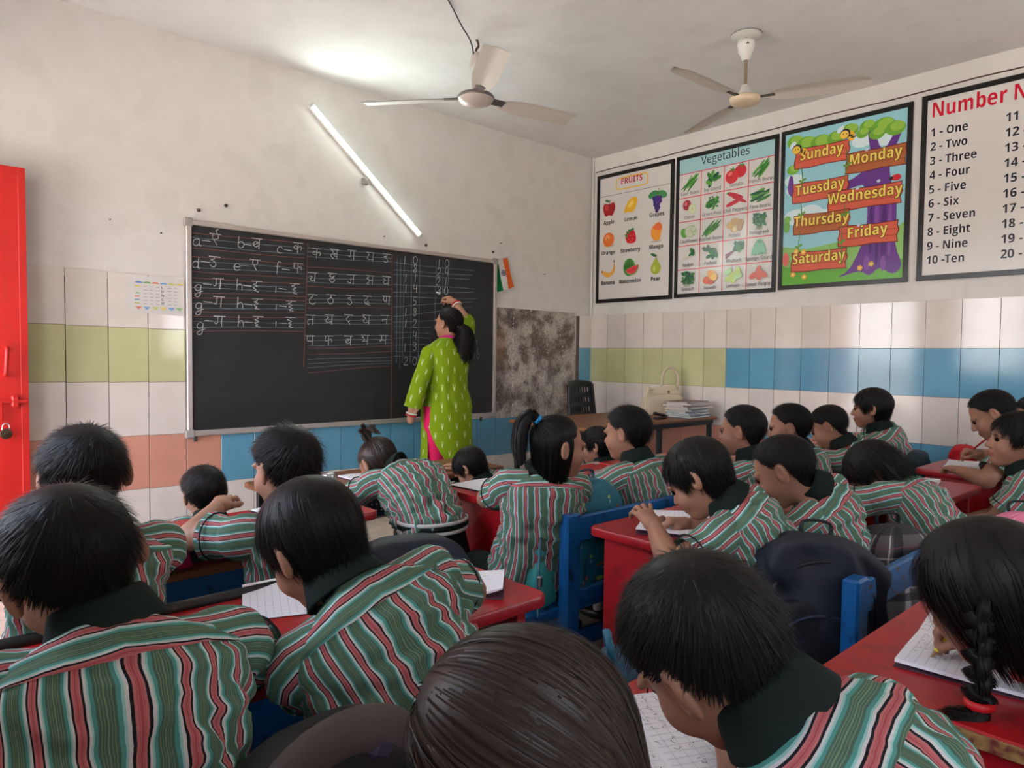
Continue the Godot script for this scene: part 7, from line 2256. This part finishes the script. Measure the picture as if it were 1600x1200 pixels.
func pupils() -> Array:
	var tw := 0.692   # wrists of writing hands
	var t := 0.642   # wrists resting on a desk
	return [
	{"label": "boy with neat short hair at the black-railed desk, back broad to the room", "head": V(0.186, 0.892, -1.036), "neck": V(0.215, 0.795, -0.985), "hip": V(0.20, 0.42, -0.85), "look": [25, 5, 14], "hair": "short", "right": V(0.33, t, -1.20), "left": V(0.13, t, -1.27), "right_elbow": V(0.50, 0.66, -1.08), "detail": 2, "girth": 1.1, "collar": 0.85},
	{"label": "boy with neat short hair directly ahead of the black-railed desk", "head": V(0.314, 0.914, -1.625), "hip": V(0.30, 0.42, -1.62), "look": [12, 2, 4], "hair": "short", "right": V(0.48, t, -1.95), "right_elbow": V(0.55, 0.62, -1.75), "left": V(0.25, t, -2.0), "detail": 1},
	{"label": "small boy of the first row below the blackboard, only head and dark collar showing", "head": V(0.86, 0.674, -2.55), "hip": V(0.84, 0.33, -2.50), "look": [5, 2, 6], "hair": "short", "size": 0.86, "detail": 0},
	{"label": "boy with brushed-up hair folding one arm on the red desk", "head": V(0.775, 0.877, -1.695), "hip": V(0.80, 0.42, -1.68), "look": [8, 10, 0], "hair": "brushed", "left": V(0.69, 0.725, -1.94), "left_elbow": V(0.45, 0.66, -1.80), "right": V(0.95, t, -2.05), "detail": 1},
	{"label": "pupil with bowl-cut hair and turned-up collar leaning over a lifted page", "head": V(0.54, 0.853, -1.076), "neck": V(0.565, 0.765, -1.005), "hip": V(0.70, 0.42, -0.84), "look": [30, 8, 12], "hair": "bowl", "right": V(0.84, t, -1.22), "right_elbow": V(0.92, 0.68, -1.0), "left": V(0.67, t, -1.20), "detail": 2, "turn": -6, "girth": 1.06, "folds": 1.2, "collar": 1.05},
	{"label": "girl in a dark skirt bending far over the low table, messy tied hair", "head": V(1.46, 0.735, -2.36), "neck": V(1.50, 0.71, -2.26), "hip": V(1.50, 0.50, -2.06), "look": [50, 5, 0], "hair": "messy_tail", "stand": true, "left": V(1.35, 0.57, -2.55), "right": V(1.72, 0.58, -2.50), "detail": 1, "hunch": 0.07, "brown": true, "hem": -0.02},
	{"label": "small boy with bowl-cut hair looking down beside the teacher's feet", "head": V(2.073, 0.636, -2.551), "hip": V(2.16, 0.36, -2.42), "look": [42, 20, 0], "hair": "bowl", "size": 0.86, "detail": 0, "left": V(1.95, 0.575, -2.78), "right": V(2.2, 0.575, -2.78)},
	{"label": "girl with blue hair band turning her face aside, elbow on the desk", "hem": -0.03, "head": V(1.672, 0.870, -1.600), "neck": V(1.645, 0.757, -1.645), "hip": V(1.64, 0.42, -1.70), "look": [4, -108, 0], "turn": -22, "hair": "high_tail", "left": V(1.72, 0.655, -1.93), "left_elbow": V(1.48, 0.645, -1.80), "right": V(1.86, t, -1.86), "detail": 1, "band": [[Vector3(0, 0.091, 0.09), 0.019, Color(0.05, 0.48, 0.70), Vector3(0, 0.6, 0.8)]]},
	{"label": "boy with faded sides stretching one arm beside the girl with blue band", "head": V(2.183, 0.871, -1.718), "hip": V(2.22, 0.42, -1.66), "look": [8, 12, 0], "hair": "brushed", "left": V(2.0, 0.69, -1.92), "right": V(2.35, t, -1.9), "detail": 1},
	{"label": "pupil with longer dark hair half hidden in the first row by the teacher's table", "head": V(2.892, 0.687, -2.483), "hip": V(2.92, 0.36, -2.46), "look": [10, 25, 0], "hair": "bowl", "size": 0.9, "detail": 0},
	{"label": "boy with bowl-cut hair spreading his fingers on a notebook", "head": V(1.693, 0.836, -1.080), "neck": V(1.735, 0.752, -1.00), "hip": V(1.83, 0.42, -0.92), "look": [36, 14, 0], "turn": 6, "hair": "bowl", "left": V(1.56, 0.69, -1.13), "left_elbow": V(1.44, 0.63, -1.08), "left_hand": "claw", "left_aim": V(0.35, 0.35, -0.75), "left_back": V(-0.4, 0.75, 0.5), "right": V(1.83, t, -1.20), "right_hand": "write", "detail": 2},
	{"label": "boy with cropped hair and big dark collar holding a grey pen", "head": V(2.011, 0.834, -0.992), "neck": V(2.075, 0.755, -0.915), "hip": V(2.17, 0.42, -0.90), "look": [28, 12, 0], "turn": 4, "hair": "short", "left": V(1.99, tw, -1.12), "left_hand": "write", "left_pencil": ["pen", "grey pen held by the boy with big dark collar", Color(0.62, 0.62, 0.64)], "right": V(2.25, t, -1.14), "detail": 2, "collar": 1.15},
	{"label": "boy with cropped hair below the tartan bag's row, facing the board", "head": V(2.653, 0.870, -1.491), "hip": V(2.72, 0.42, -1.42), "look": [6, 8, 0], "hair": "short", "detail": 1, "left": V(2.66, t, -1.88), "right": V(2.84, t, -1.88)},
	{"label": "boy with thick dark hair hidden behind a cropped-haired boy", "head": V(3.085, 0.857, -1.503), "hip": V(3.13, 0.42, -1.44), "look": [8, 22, 0], "hair": "brushed", "detail": 0},
	{"label": "boy bending to write with one fist raised below the charts", "head": V(3.521, 0.832, -1.510), "hip": V(3.66, 0.42, -1.34), "look": [30, 10, 0], "hair": "short", "left": V(3.50, 0.70, -1.78), "left_hand": "write", "left_pencil": ["pencil", "dark pencil in the raised fist below the charts", Color(0.12, 0.14, 0.2)], "right": V(3.72, t, -1.82), "detail": 1},
	{"label": "boy sitting up tallest against the white tiles, fringe across his forehead", "head": V(3.890, 0.911, -1.448), "hip": V(4.00, 0.45, -1.38), "look": [4, 14, 0], "hair": "bowl", "detail": 1, "left": V(3.8, t, -1.84), "right": V(4.1, t, -1.84)},
	{"label": "boy with shaggy hair resting his head low on folded arms", "head": V(2.629, 0.770, -0.965), "neck": V(2.675, 0.715, -0.89), "hip": V(2.63, 0.42, -0.71), "look": [48, 12, 0], "hair": "shaggy", "left": V(2.66, 0.665, -1.10), "left_elbow": V(2.52, 0.67, -0.90), "right": V(2.86, 0.66, -1.05), "detail": 1},
	{"label": "boy with cropped hair writing with a red pencil at the wall desk", "head": V(3.651, 0.933, -0.854), "hip": V(3.69, 0.44, -0.68), "look": [32, 12, 0], "hair": "short", "right": V(3.80, 0.712, -0.93), "right_hand": "write", "right_pencil": ["pencil", "red pencil of the boy at the wall desk", Color(0.70, 0.10, 0.08)], "left": V(3.54, 0.662, -0.94), "left_elbow": V(3.40, 0.66, -0.76), "detail": 1},
	{"label": "boy gazing up at the board with hands clasped in his lap", "head": V(3.130, 0.875, -0.649), "hip": V(3.11, 0.42, -0.60), "look": [-4, 30, 0], "turn": 16, "hair": "bowl", "left": V(3.05, 0.515, -0.83), "right": V(3.12, 0.515, -0.84), "detail": 1},
	{"label": "boy with cropped hair and wide dark collar bent over a squared notebook", "head": V(0.655, 0.858, -0.403), "neck": V(0.680, 0.782, -0.325), "hip": V(0.75, 0.41, -0.04), "tone": 0.85, "tuck": 0.3, "look": [38, -14, 26], "turn": 8, "hair": "short", "left": V(0.76, t, -0.42), "right": V(0.93, t, -0.46), "detail": 2, "girth": 1.14, "collar": 1.0},
	{"label": "girl with two braids tied in red writing with a yellow pencil", "head": V(1.30, 0.800, -0.300), "neck": V(1.355, 0.725, -0.225), "hip": V(1.47, 0.42, 0.06), "look": [28, -8, 0], "turn": 4, "hair": "braids", "right_hand": "write", "right_aim": V(-0.45, -0.05, -0.9), "right": V(1.42, tw, -0.325), "right_pencil": ["pencil", "yellow pencil in the braided girl's fingers", Color(0.86, 0.80, 0.05)], "detail": 2, "band": [[Vector3(-0.088, -0.146, -0.046), 0.021, Color(0.72, 0.05, 0.07), Vector3(0, 1, 0.5)], [Vector3(0.088, -0.146, -0.046), 0.021, Color(0.72, 0.05, 0.07), Vector3(0, 1, 0.5)]]},
	{"label": "girl with brown hair combed back into a low tail", "head": V(0.345, 0.865, -0.362), "hip": V(0.36, 0.42, -0.05), "neck": V(0.36, 0.78, -0.285), "look": [28, 10, 0], "hair": "low_tail", "brown": true, "left": V(0.25, t, -0.5), "right": V(0.42, t, -0.5), "detail": 1},
	{"label": "boy against the tiled wall, forearms folded on the desk past the red pencil", "head": V(4.19, 0.900, -0.80), "hip": V(4.25, 0.43, -0.55), "look": [20, 12, 0], "hair": "short", "left": V(4.08, 0.665, -0.98), "right": V(4.30, 0.665, -0.98), "left_elbow": V(3.98, 0.66, -0.8), "detail": 0},
	]


func kurta_tex() -> ImageTexture:
	var S := 256
	var im := Image.create(S, S, false, Image.FORMAT_RGB8)
	var bg := Color(0.50, 0.60, 0.06)
	for y in S:
		for x in S:
			im.set_pixel(x, y, bg.lerp(Color(0.44, 0.54, 0.05), 0.5 + 0.5 * sin(y * 0.9 + 2.0 * sin(x * 0.05))))
	# ikat motif: pale V with a feathered stem, set in staggered rows
	for c in [Vector2(64, 64), Vector2(192, 192)]:   # staggered
		for y in range(-50, 51):
			for x in range(-30, 31):
				var t := (50 - y) / 100.0
				var arm: float = abs(abs(x) - (1 - t) * 17.0)
				if (arm < 5.0 * (0.35 + t * 0.5) + 2.0 and t < 0.78) or (abs(x) < 6.5 * (1 - abs(t - 0.72) * 2.2) and t > 0.45):
					if (x * 7 + y * 3) % 5 != 0: im.set_pixel(int(c.x) + x, int(c.y) + y, Color(0.87, 0.86, 0.72))
	return ImageTexture.create_from_image(im)

# ring loft: each ring [centre, half width, half depth, yaw]
func garment(mb: MB, rings: Array, cols: int, fold: float, sd: float, close := false) -> void:
	var v0 := mb.v.size(); var i0 := mb.ix.size()
	var along := 0.0
	for j in rings.size():
		var r = rings[j]
		var rt := Vector3(cos(r[3]), 0, -sin(r[3])); var bk := Vector3(sin(r[3]), 0, cos(r[3]))
		if j > 0: along += (r[0] as Vector3).distance_to(rings[j - 1][0])
		for i in cols + 1:
			var a := TAU * i / cols
			var sx := sin(a); var cz := -cos(a)
			var ex := signf(sx) * pow(abs(sx), 0.85); var ez := signf(cz) * pow(abs(cz), 0.85)
			var p: Vector3 = r[0] + rt * ex * r[1] + bk * ez * r[2]
			var o = (rt * ex / r[1] + bk * ez / r[2]).normalized()
			var w := noise.get_noise_3d(ex * 3 + sd, along * 3.0, ez * 3)
			var w2 := noise.get_noise_3d(ex * 1.5 + sd, along * 9.0 + ex * 2, ez * 1.5)
			p += o * fold * (w + w2 * 0.7) * r[4]
			mb.vert(p, o, Vector2(a / TAU * 0.9, along))
	mb.grid(v0, rings.size(), cols + 1, true)
	mb.smooth(i0, v0); mb.weld(v0, rings.size(), cols + 1)

func teacher() -> void:
	var root := thing("person", "teacher in a lime green patterned tunic writing on the blackboard", "person", Vector3(2.88, 0, -3.83))
	var O := Vector3(2.88, 0, -3.83)
	var yaw := 0.12
	var kt := mat(Color.WHITE, 0.8, 0.0, 0.3)
	kt.albedo_texture = kurta_tex()
	kt.uv1_scale = Vector3(11.0, 8.5, 1)
	var rt := Vector3(cos(yaw), 0, -sin(yaw)); var fw := Vector3(-sin(yaw), 0, -cos(yaw))
	# --- tunic: hem to neck
	var tab := [[0.27, 0.205, 0.165, 1.6], [0.40, 0.195, 0.155, 1.5], [0.55, 0.185, 0.148, 1.3], [0.68, 0.182, 0.145, 1.1], [0.78, 0.180, 0.142, 1.0], [0.86, 0.166, 0.128, 1.1], [0.92, 0.150, 0.115, 1.2], [0.98, 0.150, 0.113, 0.8], [1.05, 0.158, 0.115, 0.6], [1.12, 0.164, 0.110, 0.4], [1.17, 0.166, 0.100, 0.3], [1.205, 0.150, 0.085, 0.25], [1.23, 0.115, 0.07, 0.2], [1.25, 0.078, 0.058, 0.1], [1.262, 0.055, 0.05, 0.0]]
	var c0 := []; var c1 := []; var c2 := []; var c3 := []
	for q in tab: c0.append(q[0]); c1.append(q[1]); c2.append(q[2]); c3.append(q[3])
	c0 = cat(c0, 4); c1 = cat(c1, 4); c2 = cat(c2, 4); c3 = cat(c3, 4)
	var rings := []
	for i in c0.size():
		var y: float = c0[i]
		rings.append([V(0.012 * sin(y * 3.0) + 0.02 * smoothstep(0.9, 1.2, y), y, 0.012), c1[i], c2[i], yaw, c3[i]])
	var mb := MB.new()
	var top := []; var low := []
	for r in rings:
		if (r[0] as Vector3).y >= 0.76: top.append(r)
	for r in rings:
		if (r[0] as Vector3).y <= 0.80: low.append(r)
	garment(mb, top, 64, 0.010, 3.0)
	# below the hips the tunic is slit at both sides: a front and a back panel that swing apart
	for side in [0, 1]:
		var v0 := mb.v.size(); var i0 := mb.ix.size()
		var cols := 30
		for j in low.size():
			var r = low[j]
			var y: float = (r[0] as Vector3).y
			var open := smoothstep(0.74, 0.27, y)
			for i in cols + 1:
				var u := float(i) / cols
				var a := (PI * 0.5 + PI * u) if side == 0 else (-PI * 0.5 + PI * u)
				# back panel (side 0) pulls aside from her left leg, front panel hangs further out
				var shrink := 0.0
				if side == 0: a = lerpf(PI * 0.5, PI * (1.5 - 0.42 * open), u)
				else: a = lerpf(-PI * (0.5 + 0.05 * open), PI * 0.5, u)
				var sx := sin(a); var cz := -cos(a)
				var ex := signf(sx) * pow(abs(sx), 0.85); var ez := signf(cz) * pow(abs(cz), 0.85)
				var rip := 1.0 + 0.05 * open * sin(u * 19 + j * 0.15)
				var p: Vector3 = r[0] + rt * ex * r[1] * rip - fw * ez * r[2] * rip
				mb.vert(p, Vector3.UP, Vector2(a / TAU * 0.9, y - 0.76))
		mb.grid(v0, low.size(), cols + 1, true)
		mb.smooth(i0, v0)
	# --- arms
	var body := MB.new()
	var lsh := V(-0.128, 1.150, 0.01) ; var rsh := V(0.165, 1.18, 0.0)
	var lel := V(-0.235, 0.94, 0.03); var lwr := V(-0.275, 0.735, 0.0)
	var rel := V(0.275, 1.37, -0.10); var rwr := V(0.275, 1.525, -0.245)
	for q in [[lsh, lel, lwr, V(-0.265, 0.80, 0.012), -1.0], [rsh, rel, rwr, rel.lerp(rwr, 0.12), 1.0]]:
		var sv := MB.new()
		var pts := cat([q[0] - rt * q[4] * 0.05, q[0] + V(0, 0.005, 0), (q[0] as Vector3).lerp(q[1], 0.5), q[1], (q[1] as Vector3).lerp(q[3], 1.0)], 6)
		sv.tube(pts, cat([0.05, 0.058, 0.056, 0.055, 0.058], 6), 28, false)
		for i in sv.v.size():
			sv.v[i] += sv.n[i] * 0.008 * noise.get_noise_3d(sv.v[i].x * 12, sv.v[i].y * 12, sv.v[i].z * 12)
			sv.uv[i] = Vector2(sv.uv[i].x * 0.36, -sv.uv[i].y)
		sv.smooth(0, 0); sv.weld(0, pts.size(), 29)
		mb.add(sv)
		bone_mb(body, [q[0], (q[0] as Vector3).lerp(q[1], 0.5), q[1], (q[1] as Vector3).lerp(q[2], 0.4), q[2]], [0.045, 0.043, 0.038, 0.036, 0.024], 14, Color(1.25, 1.3, 1.3))
	obj("tunic", mb, kt, root)
	for side in ["_left", ""]:
		var hm := MB.new()
		hm.add(hands["rest_left"] if side == "_left" else hands["write"])
		for i in hm.c.size(): hm.c[i] = Color(hm.c[i].r * 1.25, hm.c[i].g * 1.3, hm.c[i].b * 1.3)
		if side == "_left": body.add(hm, Transform3D(Basis(V(0.1, 0, 1).normalized(), V(-1, 0.1, 0.1).normalized(), V(0.1, 0, 1).normalized().cross(V(-1, 0.1, 0.1).normalized())).orthonormalized() * 1.15, lwr))
		else:
			var up := V(-0.25, 0.55, -0.8).normalized()
			var bk := V(0.1, 0.75, 0.6)
			var hx := bk.cross(-up).normalized()
			body.add(hm, Transform3D(Basis(hx, (-up).cross(hx), -up) * 1.15, rwr))
	# --- legs, neck, head
	for s in [-1.0, 1.0]:
		bone_mb(body, [V(0, 0.75, 0.01) + rt * s * 0.075, V(0, 0.42, 0.0) + rt * s * 0.085, V(0, 0.1, 0.01) + rt * s * 0.09, V(0, 0.06, 0.02) + rt * s * 0.09], [0.075, 0.048, 0.032, 0.034], 12, Color(1.25, 1.3, 1.3))
		bone_mb(body, [V(0, 0.045, 0.04) + rt * s * 0.09, V(0, 0.045, -0.02) + rt * s * 0.092, V(0, 0.036, -0.12) + rt * s * 0.095, V(0, 0.034, -0.17) + rt * s * 0.095], [0.03, 0.034, 0.03, 0.015], 12, Color(1.25, 1.3, 1.3))
	var H := V(0.045, 1.362, -0.02)
	var HB := Basis(Vector3.UP, 0.25) * Basis(Vector3.RIGHT, 0.12) * Basis(Vector3.BACK, 0.05)
	bone_mb(body, [V(0.03, 1.18, 0.01), V(0.03, 1.25, 0.01), H + HB * V(0, -0.07, 0.02)], [0.07, 0.05, 0.042], 16, Color(1.25, 1.3, 1.3))
	bone_mb(body, [V(0, 0.72, 0.01), V(0, 0.95, 0.01), V(0.02, 1.15, 0.01)], [0.10, 0.09, 0.08], 14, Color(1.25, 1.3, 1.3))
	var hm2 := MB.new()
	hm2.add(head_mb, Transform3D(HB, H))
	for i in hm2.c.size(): hm2.c[i] = Color(hm2.c[i].r * 1.25, hm2.c[i].g * 1.3, hm2.c[i].b * 1.3)
	body.add(hm2)
	for i in body.c.size(): body.c[i] = Color(SKIN.r * body.c[i].r, SKIN.g * body.c[i].g, SKIN.b * body.c[i].b)
	obj("body", body, M.skin, root)
	mb = MB.new()
	for s in [-1.0, 1.0]:
		mb.tube(cat([V(0, 0.80, 0.012) + rt * s * 0.07, V(0, 0.62, 0.01) + rt * s * 0.078, V(0, 0.42, 0.004) + rt * s * 0.086, V(0, 0.24, 0.008) + rt * s * 0.09, V(0, 0.1, 0.012) + rt * s * 0.09], 5), cat([0.105, 0.095, 0.072, 0.056, 0.044], 5), 22)
	obj("leggings", mb, mat(Color(0.84, 0.03, 0.33), 0.85), root)
	var hr := put("hair", hair_mesh("teacher", false), root)
	hr.transform = Transform3D(HB * 1.02, H)
	mb = MB.new()
	mb.tube(cat([V(-0.035, -0.012, 0.105), V(0.0, -0.018, 0.124), V(0.035, -0.012, 0.105)], 5), [0.006], 8, true, Color.WHITE, 0.6)
	var clip := obj("hair_clip", mb, mat(Color(0.75, 0.74, 0.72), 0.3, 0.5), root)
	clip.transform = Transform3D(HB * 1.02, H)
	# scarf edge at the neck
	mb = MB.new()
	var sc := []
	for i in 17:
		var a := PI * (0.75 + 1.15 * i / 16.0)
		sc.append(V(0.03, 1.262, 0.008) + V(cos(a) * 0.064, 0.008 * sin(a * 2), -sin(a) * 0.058))
	mb.tube(sc, [0.012], 8)
	obj("scarf", mb, mat(Color(0.72, 0.10, 0.42), 0.8), root)
	for q in [[lwr, lel, 0.95, Color(0.72, 0.12, 0.12)], [lwr, lel, 0.88, Color(0.86, 0.82, 0.78)], [rwr, rel, 0.93, Color(0.72, 0.12, 0.12)], [rwr, rel, 0.86, Color(0.86, 0.82, 0.78)]]:
		mb = MB.new()
		var dr: Vector3 = (q[0] - q[1]).normalized()
		var ctr: Vector3 = (q[1] as Vector3).lerp(q[0], q[2])
		var x0 := dr.cross(V(0.2, 0.3, 0.9)).normalized(); var y0 := dr.cross(x0)
		var loop := []
		for i in 21: loop.append(ctr + (x0 * cos(TAU * i / 20) + y0 * sin(TAU * i / 20)) * 0.034)
		mb.tube(loop, [0.005], 8, false)
		obj("bangle", mb, mat(q[3], 0.3), root)
	mb = MB.new()
	for s in [-1.0, 1.0]: mb.box(V(0, 0.008, -0.06) + rt * s * 0.094, Vector3(0.08, 0.014, 0.25), 0.006, Basis(Vector3.UP, yaw))
	obj("sandals", mb, mat(Color(0.2, 0.12, 0.09), 0.6), root)
	mb = MB.new()
	mb.tube([Vector3(3.075, 1.595, -4.155), Vector3(3.06, 1.60, -4.178)], [0.005], 8)
	tag(obj("chalk_stick", mb, mat(Color(0.88, 0.87, 0.85), 0.9)), "stub of white chalk between the teacher's fingers", "chalk")
